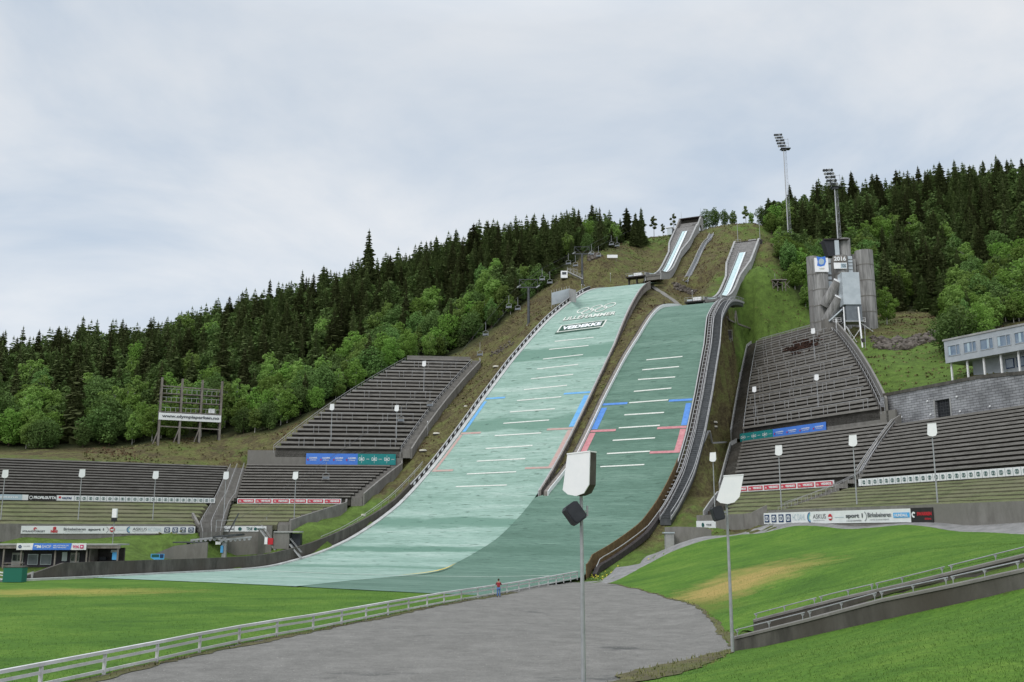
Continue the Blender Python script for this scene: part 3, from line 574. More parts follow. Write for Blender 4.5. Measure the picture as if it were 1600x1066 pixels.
def terrain():
    xs = np.concatenate([np.arange(-420, -260, 10), np.arange(-260, 250, 2.0), np.arange(250, 480, 10)]); ys = np.concatenate([np.arange(-60, 20, 8), np.arange(20, 430, 2.0), np.arange(430, 720, 12)])
    X, Y = np.meshgrid(xs, ys); XY = np.stack([X.ravel(), Y.ravel()], 1); Z = H(XY)
    core = np.ones(len(XY), bool)
    dn = np.zeros(len(XY), bool)
    for poly in FLATS:
        k = inpoly(XY, poly)
        for dx, dy in ((2.2, 0), (-2.2, 0), (0, 2.2), (0, -2.2)): k &= inpoly(XY + np.array([dx, dy]), poly)
        dn |= k
    Z = np.where(dn, Z - .6, Z)
    nx, ny = len(xs), len(ys); V = np.stack([XY[:, 0], XY[:, 1], Z], 1)
    i = np.arange(nx * ny).reshape(ny, nx); F = np.stack([i[:-1, :-1], i[:-1, 1:], i[1:, 1:], i[1:, :-1]], -1).reshape(-1, 4)
    me = bpy.data.meshes.new('hillside'); me.vertices.add(len(V)); me.vertices.foreach_set('co', V.ravel()); me.loops.add(F.size); me.loops.foreach_set('vertex_index', F.ravel())
    me.polygons.add(len(F)); me.polygons.foreach_set('loop_start', np.arange(0, F.size, 4)); me.polygons.foreach_set('use_smooth', np.ones(len(F), bool)); me.update(); me.validate()
    # lushness and woodland floor, from where they lie on the slope
    Zc = XY[:, 1] * CP + Z * SP; ok = Zc > 5; Zs = np.where(ok, Zc, 1)
    lush = np.zeros(len(XY)); wood = np.zeros(len(XY))
    for (px, py, D, r, a) in [(1230, 480, 275, 24, .95), (1200, 495, 262, 12, .8), (1400, 570, 215, 26, 1.0), (1370, 600, 200, 18, 1), (1440, 600, 200, 20, 1.), (1420, 510, 250, 16, .45), (1050, 385, 370, 20, .5), (990, 380, 370, 25, .7), (960, 400, 340, 18, .4), (1200, 370, 350, 25, .5),
                              (250, 850, 165, 30, 1.1), (100, 850, 160, 40, 1.1), (0, 855, 155, 50, 1.1), (560, 830, 190, 16, .9), (480, 862, 182, 20, .9), (350, 700, 225, 25, .3), (1090, 800, 168, 10, .55), (930, 900, 145, 14, 1), (1010, 875, 152, 14, 1), (1120, 800, 160, 9, .6),
                              (0, 920, 125, 80, 1.1), (600, 1000, 60, 40, 1.1), (1400, 900, 60, 60, 1.1), (1400, 840, 100, 45, 1.1), (760, 940, 95, 25, .3), (1100, 1000, 55, 15, .3)]:
        p = at(px, py, D); d = np.hypot(XY[:, 0] - p.x, XY[:, 1] - p.y); lush = np.maximum(lush, a * np.clip(1.4 - d / r, 0, 1))
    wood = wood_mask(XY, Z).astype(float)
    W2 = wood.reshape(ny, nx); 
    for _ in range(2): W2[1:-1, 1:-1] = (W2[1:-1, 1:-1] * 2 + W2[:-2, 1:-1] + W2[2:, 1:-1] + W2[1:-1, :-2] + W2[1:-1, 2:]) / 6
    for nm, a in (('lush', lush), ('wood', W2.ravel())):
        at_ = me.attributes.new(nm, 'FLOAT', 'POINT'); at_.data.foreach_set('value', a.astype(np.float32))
    me.materials.append(M['terrain'])
    link('hillside', me, kind='structure')
LW = table([(-500, 715), (0, 704), (190, 699), (300, 684), (430, 676), (520, 636), (640, 568), (700, 560), (760, 526), (830, 468), (870, 436), (905, 404), (960, 386), (1004, 366)])
RW = table([(1190, 300), (1200, 356), (1213, 385), (1222, 430), (1246, 470), (1275, 492), (1370, 488), (1465, 486), (1485, 540), (1530, 524), (1600, 500), (1800, 480)])
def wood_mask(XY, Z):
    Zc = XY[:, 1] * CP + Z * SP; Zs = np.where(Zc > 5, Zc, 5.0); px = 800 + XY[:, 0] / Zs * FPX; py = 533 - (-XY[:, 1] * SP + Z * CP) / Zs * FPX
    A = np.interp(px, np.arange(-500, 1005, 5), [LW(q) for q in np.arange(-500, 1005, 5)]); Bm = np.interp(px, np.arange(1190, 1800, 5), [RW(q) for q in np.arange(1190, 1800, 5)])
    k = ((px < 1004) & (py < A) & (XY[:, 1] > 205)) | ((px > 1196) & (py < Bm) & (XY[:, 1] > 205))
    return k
terrain()
def drape(name, poly, off, m, step=1.5, kind='structure', flat=None, label=None, jit=0):
    P = [Vector(p) for p in poly]; Q = []
    for a, b in zip(P, P[1:] + P[:1]):
        k = max(1, int((b - a).length / (.6 if jit else step))); Q += [a.lerp(b, i / k) for i in range(k)]
    if jit: Q = [q + Vector((math.sin(q.x * 2.1 + q.y * 1.7) * .5 + math.sin(q.x * .9 - q.y * .6) + random.uniform(-.7, .7), math.sin(q.x * 1.3 - q.y * 2.3) * .5 + math.sin(q.y * .8 + 1) + random.uniform(-.7, .7))) * jit for q in Q]
    x0 = min(p[0] for p in P); x1 = max(p[0] for p in P); y0 = min(p[1] for p in P); y1 = max(p[1] for p in P)
    gx, gy = np.meshgrid(np.arange(x0, x1, step), np.arange(y0, y1, step)); XY = np.stack([gx.ravel(), gy.ravel()], 1)
    XY = XY[inpoly(XY, poly)]
    inn = [Vector((a, b)) for a, b in XY]
    n = len(Q); res = delaunay_2d_cdt(Q + inn, [], [list(range(n))], 1, .01)
    vs = np.array([(v[0], v[1]) for v in res[0]]); z = (H(vs) if flat is None else np.full(len(vs), flat)) + off
    me = bpy.data.meshes.new(name); me.from_pydata([(a[0], a[1], c) for a, c in zip(vs, z)], [], [tuple(f) for f in res[2]])
    for p in me.polygons: p.use_smooth = True
    me.materials.append(m); me.update()
    # face up
    if len(me.polygons) and me.polygons[0].normal.z < 0: me.flip_normals()
    return link(name, me, kind=kind)
burn = (.34, .25, .085)
b1_ = at(1170, 900, 98); b2_ = at(1110, 925, 92); b3_ = onz(90, 926); b4_ = at(1090, 950, 84)
M['lawn'] = lawn_material('mown_grass', [(b1_.x, b1_.y, 8, 14, -.5, burn, .95), (b2_.x, b2_.y, 4, 9, -.2, burn, .75), (b3_.x, b3_.y, 15, 8, .1, (.36, .29, .08), .65), (b4_.x, b4_.y, 4, 7, 0, (.12, .14, .03), .6)])
drape('lawn', lawnL, .05, M['lawn'], 2.0)
drape('lawn', lawnR, .05, M['lawn'], 1.5, jit=.05)
drape('lawn', lawnF, .05, M['lawn'], 1.5)
drape('gravel_yard', gravel, .03, M['gravel'], 2.0, jit=.03)
drape('path', path_poly, .04, M['gravel_path'], 1.5, jit=.1)
M['dirt'] = mat('scrubby_dirt', (.07, .06, .035), (.13, .12, .05), 1.1, .95, bump=.6, c3=(.09, .1, .03))
drape('dirt_patch', dirt, .09, M['dirt'], 1.0, jit=.35)
vg = [Vector(P2(onz(*q))) for q in grav_r[:7]]; ce = Vector((9, 62))
drape('verge_dirt', [tuple(v + (v - ce).normalized() * .35) for v in vg] + [tuple(v - (v - ce).normalized() * .55) for v in vg[::-1]], .07, M['dirt'], .6, jit=.13)
fv = [onz(*q) for q in fence_px[1:9]]; drape('verge_dirt', [(v.x + .1, v.y) for v in fv] + [(v.x + .75, v.y - .2) for v in fv[::-1]], .06, M['dirt'], .6, jit=.22)
hp = [at(*q) for q in [(1142, 476, 262), (1168, 475, 268), (1172, 492, 258), (1185, 507, 253), (1210, 519, 250), (1200, 520, 249), (1170, 512, 248), (1148, 500, 251)]]
drape('path', [P2(v) for v in hp], .12, M['gravel_path'], 1.5)

# ---------------------------------------------------------------- landing hills
def loft(gs, L, R, zf, nn=8, off=0.0):
    rows = []
    for g in gs:
        a, b = L(g), R(g); rows.append([gt(g, a + (b - a) * i / nn, zf(g, i / nn) + off) for i in range(nn + 1)])
    mb = MB(); mb.strip(rows); return mb
big = thing('ski_jumping_hill', 'broad pale green landing slope of the larger ski jump with white rings and lettering, on the left', 'ski jump', gt(160, -92, big_z(160)))
gs = list(np.arange(103, 262, 1.5)) + list(np.arange(262, 285, 2))
mb = loft(gs, bigL, bigR, lambda g, f: big_z(g)); 
o = mb.build('landing_surface', M['mat_big'], big, smooth=True)
# last tongue of mats down to the grass
tong = [gt(96.5, -72.9), gt(99.5, -87), gt(103, -112.5), gt(103, -73.8)]
mb = MB(); mb.add([Vector((p.x, p.y, big_z(103))) for p in tong], [(0, 1, 2, 3)]); mb.build('landing_surface', M['mat_big'], big)
small = thing('ski_jumping_hill', 'narrower darker green landing slope of the smaller ski jump, on the right', 'ski jump', gt(160, -63, small_z(160)))
def smLL(g): return smL(g) if g >= 174 else bigR(g)
def smRR(g): return smR(g)
def zsm(g, f):
    if g >= 174: return small_z(g)
    return big_z(g) * (1 - f) + small_z(g) * f + .0
gs2 = list(np.arange(174, 258, 1.5)) + [258, 260]
loft(gs2, smL, smR, lambda g, f: small_z(g)).build('landing_surface', M['mat_small'], small, smooth=True)
loft(list(np.arange(91.5, 174.1, 1.5)) , lambda g: smLL(g) if g > 96.6 else -72.9 + (96.6 - g) * 4.4, smRR, zsm, off=-.02).build('landing_surface', M['mat_small'], small, smooth=True)
def on_hill(zf, pts, thick=.06, side=.35):   # stripe through (g,t) points, widened along g
    pass
def stripe(parent, zf, g, t0, t1, w, m, name='distance_line', off=.05, label=None):
    mb = MB(); n = max(1, int(abs(t1 - t0) / 2)); rows = []
    for gg in (g - w / 2, g + w / 2): rows.append([gt(gg, t0 + (t1 - t0) * i / n, zf(gg) + off) for i in range(n + 1)])
    mb.strip(rows); return mb.build(name, m, parent, label)
def band(parent, zf, edge, g0, g1, w, m, name, off=.05):
    mb = MB(); rows = []
    for g in np.arange(g0, g1 + .01, 1.5): rows.append([gt(g, edge(g), zf(g) + off), gt(g, edge(g) + w, zf(g) + off)])
    mb.strip(rows); return mb.build(name, m, parent)
def findg(zf, px, py, D0=120, D1=300):
    rx, rz = ray(px, py)
    for D in np.arange(D0, D1, .1):
        g, t = togt(D * rx, D)
        if D * rz <= zf(g): return g, t
bigL_lines = [((700+668/4), 534, 927.5, 527.7), (858, 546.7, 919.5, 540.5), (848.5, 561.5, 911, 554.5), (839, 577, 903.5, 570), (829.5, 592.5, 895.5, 585.5), (818.5, 609.5, 886, 602.7), (808, 626.5, 876.8, 620.5), (797, 644.5, 867, 639.5), (786.5, 662, 858, 657), (773, 681.5, 845.5, 677), (759, 701.5, 832, 697), (745, 721.5, 820.5, 717.5), (729.5, 741.5, 806.5, 738), (712.3, 761, 791.8, 758.6)]
for (x0, y0, x1, y1) in bigL_lines:
    ga, ta = findg(big_z, x0, y0); gb, tb = findg(big_z, x1, y1)
    mb = MB(); rows = []
    for w in (-.17, .17): rows.append([gt(ga + (gb - ga) * i / 8 + w, ta + (tb - ta) * i / 8, big_z(ga + (gb - ga) * i / 8 + w) + .06) for i in range(9)])
    mb.strip(rows); mb.build('distance_line', M['line_white'], big)
for (x0, y0, x1, y1) in [(1010, 563, 1066.3, 557.5), (1003.5, 578.5, 1061, 573.5), (997, 594, 1055, 589.5), (990.5, 612.3, 1049, 607), (983, 630, 1044, 625.5), (975.5, 649, 1037.5, 645), (966.8, 669.3, 1031, 665.4), (957.4, 689, 1023.5, 685), (948.3, 709.8, 1015.7, 705.8), (938, 730.3, 1006.7, 726.5)]:
    ga, ta = findg(small_z, x0, y0); gb, tb = findg(small_z, x1, y1)
    mb = MB(); rows = []
    for w in (-.16, .16): rows.append([gt(ga + (gb - ga) * i / 8 + w, ta + (tb - ta) * i / 8, small_z(ga + (gb - ga) * i / 8 + w) + .06) for i in range(9)])
    mb.strip(rows); mb.build('distance_line', M['line_white'], small)
def corner(parent, zf, edge, s, g0, g1, w, arm, m, nm, top=True, bot=False):
    band(parent, zf, lambda g: edge(g) + (0 if s > 0 else -w), g0, g1, w, m, nm)
    if top: stripe(parent, zf, g1, edge(g1), edge(g1) + s * arm, .6, m, nm, .07)
    if bot: stripe(parent, zf, g0, edge(g0), edge(g0) + s * arm, .6, m, nm, .07)
gb1 = findg(big_z, 772, 623)[0]; gb2 = findg(big_z, 733, 675)[0]; gb3 = findg(big_z, 690, 736)[0]
corner(big, big_z, lambda g: bigL(g) + .2, 1, gb2, gb1, .8, 5, M['line_blue_faded'], 'blue_marking')
corner(big, big_z, lambda g: bigR(g) - .2, -1, gb2, gb1, 1.2, 6.5, M['line_blue_faded'], 'blue_marking')
corner(big, big_z, lambda g: bigL(g) + .2, 1, gb3, gb2 - .6, .7, 5, M['line_red_faded'], 'red_marking', True, True)
corner(big, big_z, lambda g: bigR(g) - .2, -1, gb3, gb2 - .6, 1.0, 6, M['line_red_faded'], 'red_marking', True, True)
gs1 = findg(small_z, 1084, 625)[0]; gs2_ = findg(small_z, 1075, 665)[0]; gs3 = findg(small_z, 1063, 706)[0]
corner(small, small_z, lambda g: smL(g) + .2, 1, gs2_, gs1, 1.3, 5.5, M['line_blue'], 'blue_marking')
corner(small, small_z, lambda g: smR(g) - .2, -1, gs2_, gs1, 1.2, 5, M['line_blue'], 'blue_marking')
corner(small, small_z, lambda g: smL(g) + .2, 1, gs3, gs2_ - .5, 1.3, 5.5, M['line_red'], 'red_marking')
corner(small, small_z, lambda g: smR(g) - .2, -1, gs3, gs2_ - .5, 1.2, 6, M['line_red'], 'red_marking', True, True)
# outrun line and yellow stripe
def flatline(parent, pts, w, m, name, off=.08):
    mb = MB()
    Q = [onz(*q) for q in pts]
    for a, b in zip(Q[:-1], Q[1:]):
        n = 6; rows = [[], []]; d = (b - a).normalized(); r = Vector((-d.y, d.x, 0)) * w / 2
        for i in range(n + 1):
            p = a.lerp(b, i / n)
            for k, sg in enumerate((-1, 1)):
                q = p + r * sg; g, t = togt(q.x, q.y)
                rows[k].append(Vector((q.x, q.y, max(big_z(g), small_z(g)) + off)))
        mb.strip(rows)
    return mb.build(name, m, parent)
flatline(big, [(352, 892), (500, 897.5), (640, 902)], .35, M['line_white'], 'outrun_line')
flatline(small, [(641, 902), (760, 903.5), (858, 902.5)], .35, M['line_white'], 'outrun_line')
A_ = findg(big_z, 636, 900.5); B_ = findg(lambda g: max(big_z(g), small_z(g)), 700, 888.5); P_ = [(A_[0] + (B_[0] - A_[0]) * k / 24, A_[1] + (B_[1] - A_[1]) * k / 24) for k in range(25)]
mb = MB(); mb.strip([[gt(g + w, t, max(big_z(g + w), small_z(g + w), zsm(g + w, max(0, (t - bigR(g)) / (smRR(g) - bigR(g))))) + .25) for g, t in P_] for w in (-2.8, -1.4, 0, 1.4, 2.8)]); mb.build('yellow_marking', M['line_yellow'], small)

# lettering
def text_faces(body, size=1.0, ext=0.0, font=None, bold=0.0, spacing=1.0):
    cu = bpy.data.curves.new('t', 'FONT'); cu.body = body; cu.size = size; cu.align_x = 'CENTER'; cu.align_y = 'CENTER'; cu.extrude = ext; cu.offset = bold; cu.space_character = spacing; cu.resolution_u = 3
    o = bpy.data.objects.new('t', cu); col.objects.link(o); dg = bpy.context.evaluated_depsgraph_get(); dg.update()
    me = bpy.data.meshes.new_from_object(o.evaluated_get(dg)); vs = [v.co.copy() for v in me.vertices]; fs = [tuple(p.vertices) for p in me.polygons]
    bpy.data.objects.remove(o); bpy.data.curves.remove(cu); bpy.data.meshes.remove(me); return vs, fs
def fit_text(body, w, h, bold=.02, spacing=1.0):
    vs, fs = text_faces(body, 1, 0, bold=bold, spacing=spacing)
    if not vs: return vs, fs
    x0 = min(v.x for v in vs); x1 = max(v.x for v in vs); y0 = min(v.y for v in vs); y1 = max(v.y for v in vs)
    return [Vector(((v.x - (x0 + x1) / 2) / (x1 - x0) * w, (v.y - (y0 + y1) / 2) / (y1 - y0) * h, 0)) for v in vs], fs
def wall_text(parent, body, c, right, up, w, h, m, out, name='lettering', bold=.02, label=None):
    vs, fs = fit_text(body, w, h, bold); mb = MB(); mb.add([c + right * v.x + up * v.y + out for v in vs], fs)
    me = bpy.data.meshes.new(name); off = origin_of(parent); me.from_pydata([tuple(Vector(v) - off) for v in mb.v], [], mb.f); me.materials.append(m); return link(name, me, parent, label)
def hill_map(parent, gc, tc, vs, fs, m, name, zf=big_z, off=.07, label=None, skew=0.0):
    L_ = math.hypot(1, (zf(gc + 1) - zf(gc - 1)) / 2); mb = MB(); out = []
    for v in vs: g = gc + v.y / L_ + v.x * skew; out.append(gt(g, tc + v.x, zf(g) + off))
    mb.add(out, fs); return mb.build(name, m, parent, label)
ga, ta = findg(big_z, 900.8, 488); gb, tb = findg(big_z, 961.5, 477); cR = ((ga + gb) / 2, (ta + tb) / 2); RR = (tb - ta) / 2 / 3.2
skw = (gb - ga) / (tb - ta)
for k, (dx, dy) in enumerate([(-2.2, .25), (0, .25), (2.2, .25), (-1.1, -.75), (1.1, -.75)]):
    vs = []; fs = []; n = 28
    for i in range(n):
        a = 2 * PI * i / n
        for r in (.8, 1.0): vs.append(Vector((RR * (dx + r * math.cos(a)), RR * 1.25 * (dy + r * math.sin(a)), 0)))
    fs = [(2*i, 2*i+1, (2*i+3) % (2*n), (2*i+2) % (2*n)) for i in range(n)]
    hill_map(big, cR[0], cR[1], vs, fs, M['line_white'], 'ring', off=.08 + .02 * k, skew=skw)
ga, ta = findg(big_z, 881, 499); gb, tb = findg(big_z, 962.5, 489.5)
for dy, m, off in ((-.25, M['deep_green'], .07), (0, M['line_white'], .1)):
    vs, fs = fit_text('LILLEHAMMER', tb - ta, 2.3, bold=.03); vs = [v + Vector((.12 if off == .07 else 0, dy, 0)) for v in vs]
    hill_map(big, (ga + gb) / 2, (ta + tb) / 2, vs, fs, m, 'lettering', off=off, skew=(gb - ga) / (tb - ta))
ga, ta = findg(big_z, 873, 514.5); gb, tb = findg(big_z, 945.5, 505.5); w = tb - ta; gc, tc = (ga + gb) / 2, (ta + tb) / 2; sk_ = (gb - ga) / w
def rect(w, h, n=8): return [Vector((-w/2 + w*i/n, y, 0)) for y in (-h/2, h/2) for i in range(n+1)], [(i, i+1, n+2+i, n+1+i) for i in range(n)]
hill_map(big, gc - 1.6, tc - .4, *rect(w * .96, 2.6), M['deep_green'], 'backing', off=.06, skew=sk_)
hill_map(big, gc, tc, *rect(w, 4.4), M['line_white'], 'frame', off=.08, skew=sk_)
hill_map(big, gc, tc, *rect(w - .8, 3.6), M['deep_green'], 'backing', off=.11, skew=sk_)
vs, fs = fit_text('VEIDEKKE', w * .84, 2.1, bold=.05); hill_map(big, gc, tc, vs, fs, M['ink_white'], 'lettering', off=.14, skew=sk_)
# ---------------------------------------------------------------- generic runs along the hill
def run(mb, zf, tf, g0, g1, w, lo, hi, step=1.5, closed=True):
    """box-section strip following (g, tf(g)) on zf, from lo to hi above the surface"""
    lo_ = lo if callable(lo) else (lambda g: lo); hi_ = hi if callable(hi) else (lambda g: hi)
    n = max(1, int(abs(g1 - g0) / step)); st = []
    for i in range(n + 1):
        g = g0 + (g1 - g0) * i / n; t = tf(g); z = zf(g)
        st.append([gt(g, t - w/2, z + lo_(g)), gt(g, t + w/2, z + lo_(g)), gt(g, t + w/2, z + hi_(g)), gt(g, t - w/2, z + hi_(g))])
    mb.sweep(st); return mb
def zlow(g): return max(big_z(g), G)
# big hill, left: white kerb, dark guard with white marks, heavy wall below
run(MB(), big_z, lambda g: bigL(g) - .45, 86, 284, .9, -.3, .22).build('edge_kerb', M['concrete_pale'], big)
mb = MB(); run(mb, big_z, lambda g: bigL(g) - 1.15, 176, 266, .16, -.6, 1.05); 
mb.cm = 1; run(mb, big_z, lambda g: bigL(g) - 1.15, 176, 266, .26, 1.05, 1.18)
mb.cm = 2
g = 177
while g < 262: run(mb, big_z, lambda q: bigL(q) - 1.03, g, g + .75, .06, .35, .85, 1); g += 1.9
mb.build('guard_board', [M['wood_dark'], M['rail'], M['white_paint']], big)
run(MB(), big_z, lambda g: bigL(g) - 1.45, 93, 178, .5, -1.2, lambda g: 1.15 if g > 170 else min(2.1, 1.15 + (170 - g) * .06) * min(1, max(.1, (g - 92) / 7))).build('edge_wall', M['concrete_dark'], big)
mb = MB(); run(mb, big_z, lambda g: bigL(g) - 1.9, 150, 182, .08, 2.3, 2.38); run(mb, big_z, lambda g: bigL(g) - 1.9, 150, 182, .06, 1.9, 1.95)
for g in np.arange(150, 182, 2.4): mb.tube(gt(g, bigL(g) - 1.9, big_z(g) + .8), gt(g, bigL(g) - 1.9, big_z(g) + 2.35), .035, n=4)
mb.build('handrail', M['rail'], big)
# right side of the big hill
mb = MB(); run(mb, big_z, lambda g: bigR(g) + .15, 174, 266, .3, -1.4, .5); mb.cm = 2; run(mb, big_z, lambda g: bigR(g) + .5, 174, 266, .3, -1.6, .62); mb.cm = 1
for g in np.arange(175, 262, 1.9): mb.bar(gt(g, bigR(g) + .65, big_z(g) - .4), gt(g + .6, bigR(g) + 1.0, big_z(g) + 1.35), .08, .08)
mb.build('guard_board', [M['rail'], M['wood_dark'], M['wood_grey']], big)
# small hill sides
mb = MB(); run(mb, small_z, lambda g: smL(g) - .45, 173, 256, .75, -1.6, .8); mb.cm = 1; run(mb, small_z, lambda g: smL(g) - .02, 173, 256, .12, -.3, .84); mb.cm = 2; run(mb, small_z, lambda g: smL(g) - .9, 173, 256, .1, -1.8, .95)
mb.build('side_board', [M['wood_grey'], M['white_paint'], M['wood_dark']], small)
mb = MB(); run(mb, small_z, lambda g: smR(g) + .1, 178, 258, .2, -1.0, .35); mb.cm = 1; run(mb, small_z, lambda g: smR(g) + .1, 178, 258, .22, .35, .45)
mb.build('edge_kerb', [M['concrete'], M['rail']], small)
mb = MB(); run(mb, small_z, lambda g: smR(g) + .2, 138, 181, .14, -.8, lambda g: 1.45)
for g in np.arange(139.5, 180, 2.6): mb.cm = 1; mb.box(gt(g, smR(g) + .08, small_z(g) + .55), (.2, .16, 1.6))
mb.build('brown_boarding', [M['wood_brown'], M['wood_dark']], small)
mb = MB(); run(mb, small_z, lambda g: smR(g) + 1.45, 141, 258, .1, .75, .86); run(mb, small_z, lambda g: smR(g) + .75, 178, 258, .1, .75, .86)
for g in np.arange(170, 258, 1.2): mb.bar(gt(g, smR(g) + .7, small_z(g) + .6), gt(g, smR(g) + 1.5, small_z(g) + .6), .16, .12)
mb.cm = 1; run(mb, small_z, lambda g: smR(g) + 1.1, 141, 258, .7, -1.2, -.25)
mb.build('ladder_rail', [M['rail'], M['wood_dark']], small)
stw = thing('hillside_stairway', 'long dark grid stairway climbing beside the right edge of the narrower green slope', 'stairway', gt(150, -46, small_z(150)))
mb = MB()
for g in np.arange(165, 258, .55):
    z = small_z(g) + .1; mb.add([gt(g, smR(g) + 1.9, z), gt(g, smR(g) + 3.75, z), gt(g + .5, smR(g) + 3.75, z), gt(g + .5, smR(g) + 1.9, z), gt(g, smR(g) + 1.9, z - .18), gt(g, smR(g) + 3.75, z - .18)], [(0, 1, 2, 3), (4, 5, 1, 0)])
run(mb, small_z, lambda g: smR(g) + 2.8, 165, 258, 1.9, -1.2, -.15)
mb.build('tread', M['galv_dark'], stw)
for dt in (1.85, 3.8):
    mb = MB(); run(mb, small_z, lambda g: smR(g) + dt, 165, 259, .1, 1.0, 1.1); run(mb, small_z, lambda g: smR(g) + dt, 165, 259, .12, -.3, .22)
    for g in np.arange(165, 259, 2.2): mb.tube(gt(g, smR(g) + dt, small_z(g)), gt(g, smR(g) + dt, small_z(g) + 1.05), .035, n=4)
    mb.build('handrail', M['rail'], stw)
# cage hut beside the stairway
p = on_terrain(1136, 531); t_ = thing('equipment_cage', 'small dark equipment cage with a white frame beside the long stairway', 'cage', p)
mb = MB(); mb.box(p + Vector((0, 0, 1.2)), (2.0, 1.6, 1.9)); mb.build('body', M['wood_dark'], t_)
mb = MB()
for dx in (-1.15, 1.15):
    for dy in (-.95, .95): mb.tube(p + Vector((dx, dy, -.5)), p + Vector((dx, dy, 2.5)), .05, n=4)
for z in (.2, 2.3):
    for dy in (-.95, .95): mb.bar(p + Vector((-1.15, dy, z)), p + Vector((1.15, dy, z)), .08, .08)
mb.build('frame', M['rail'], t_)

# ---------------------------------------------------------------- in-runs
GT0 = gt
def inrun(name, label, gT, tT, f, Ls, hw, sk_, tracks):
    def gt(g, t, z): return GT0(g, t + sk_ * (g - gT), z)
    o = thing(name, label, 'in-run', gt(gT, tT, f(0) - 1))
    S = list(np.arange(0, Ls + .1, 2))
    def sweep(mats, t0, t1, lo, hi, nm, s0=0, s1=Ls):
        mb = MB(); st = []
        for s in [q for q in S if s0 <= q <= s1]:
            a = t0(s); b = t1(s); z = f(s); st.append([gt(gT + s, tT + a, z + lo), gt(gT + s, tT + b, z + lo), gt(gT + s, tT + b, z + hi), gt(gT + s, tT + a, z + hi)])
        mb.sweep(st); return mb.build(nm, mats, o)
    sweep(M['inrun_deck'], lambda s: -hw(s), lambda s: hw(s), -.7, 0, 'deck')
    for sg in (-1, 1):
        sweep(M['concrete_light'], lambda s: sg * hw(s) - .18, lambda s: sg * hw(s) + .18, -2.0, .6, 'side_wall')
        sweep(M['concrete_light'], lambda s: sg * hw(s) - .3, lambda s: sg * hw(s) + .3, .6, .8, 'wall_cap')
    for (a, b, m, s1) in tracks: sweep(m, lambda s: a, lambda s: b, 0, .12, 'track', 0, s1)
    for (a, h) in ((tracks[0][0] - .25, .5), (tracks[-1][1] + .25, .5)): sweep(M['rail'], lambda s: a - .06, lambda s: a + .06, 0, h, 'track_board', 0, tracks[0][3])
    return o
ib = inrun('inrun', 'concrete in-run of the larger jump, climbing to the arched start house on the summit', gTB, tTB, inr_b, 60, lambda s: float(np.interp(s, [0, 8, 36, 45, 60], [2.5, 2.2, 2.2, 3.8, 4.0])), SKB,
           [(-.9, .1, M['ice'], 56), (.25, .95, M['ice_white'], 56)])
is_ = inrun('inrun', 'concrete in-run of the smaller jump with a flared upper deck between low walls', gTS, tTS, inr_s, 57, lambda s: float(np.interp(s, [0, 8, 30, 40, 57], [2.3, 2.0, 2.1, 3.7, 3.9])), SKS,
            [(-1.0, .35, M['ice'], 49), (.4, .85, M['ice_white'], 49)])
def axes(): return Vector((Cc[0], Cc[1], 0)), Vector((U[0], U[1], 0)), Vector((0, 0, 1))
AX = axes()
for (o, gT, tT, f, side, nm, sc) in ((ib, gTB, tTB, inr_b, -1, 'larger', 1.0), (is_, gTS, tTS, inr_s, -1, 'smaller', .85)):
    c = gt(gT + 1, tT - 5.6 * sc, f(0) - .35)
    pf = thing('takeoff_platform', 'flat railed platform beside the take-off of the %s jump' % nm, 'platform', c)
    mb = MB(); mb.box(c, (6.4 * sc, 3.2, .35), AX); mb.build('deck', M['wood_dark'], pf)
    mb = MB(); mb.box(c + AX[0] * .6 + AX[2] * .75 - AX[1] * .4, (2.6 * sc, 1.2, .9), AX); mb.build('cabinet', M['panel_white'], pf)
    mb = MB(); mb.box(c - AX[0] * 1.9 * sc + AX[2] * .55, (1.4, 1.0, .7), AX); mb.build('cabinet', M['metal_sheet'], pf)
    mb = MB()
    for k in range(7):
        for e in (-1.55, 1.55): q = c + AX[0] * (-3.1 + k * 1.03) * sc + AX[1] * e; mb.tube(q, q + AX[2] * 1.2, .03, n=4)
    for e in (-1.55, 1.55):
        for z in (.65, 1.2): mb.bar(c - AX[0] * 3.15 * sc + AX[1] * e + AX[2] * z, c + AX[0] * 3.15 * sc + AX[1] * e + AX[2] * z, .06, .06)
    mb.build('railing', M['rail'], pf)
    mb = MB()
    for k in (-2.6, 0, 2.6): q = c + AX[0] * k * sc; mb.box(q - AX[2] * 2.4, (.35, 1.2, 4.4), AX)
    mb.build('support', M['concrete_dark'], pf)
    # nose block under the lip
    mb = MB(); q = gt(gT + .6, tT, f(0) - 1.9); mb.box(q + Vector((0, 0, .8)), (4.4 * sc, .8, 1.6), AX); mb.build('lip_wall', M['concrete'], o)
# start house of the big jump
zt = inr_b(58); c0 = gt(gTB + 62, tTB + SKB * 62, zt)
sh = thing('start_house', 'grey concrete start house with arched side opening atop the higher in-run', 'building', c0 - Vector((0, 0, 4)))
def hl(a, b, c): return c0 + AX[0] * a + AX[1] * b + AX[2] * c
for sg in (-1, 1):
    x = sg * 4.1; prof = [(-7, -5)] + [(-7, -3.2), (4.2, 7.0), (7, 7.0), (7, -5), (4.8, -5)] + [(4.8, -.5)] + [(2.6 + 2.2 * math.cos(a), -.5 + 3.6 * math.sin(a)) for a in np.linspace(.3, PI - .3, 7)] + [(.4, -.5), (.4, -5)]
    mb = MB(); mb.prism([hl(x - .3, b, c) for b, c in prof], AX[0] * .6); mb.build('side_wall', M['concrete_light'] if sg > 0 else M['concrete'], sh)
mb = MB(); mb.prism([hl(-3.95, b, c) for b, c in [(-5, -3.0), (4.2, 5.0), (7, 5.0), (7, 4.4), (4.2, 4.4), (-5, -3.6)]], AX[0] * 7.9); mb.build('upper_deck', M['inrun_deck'], sh)
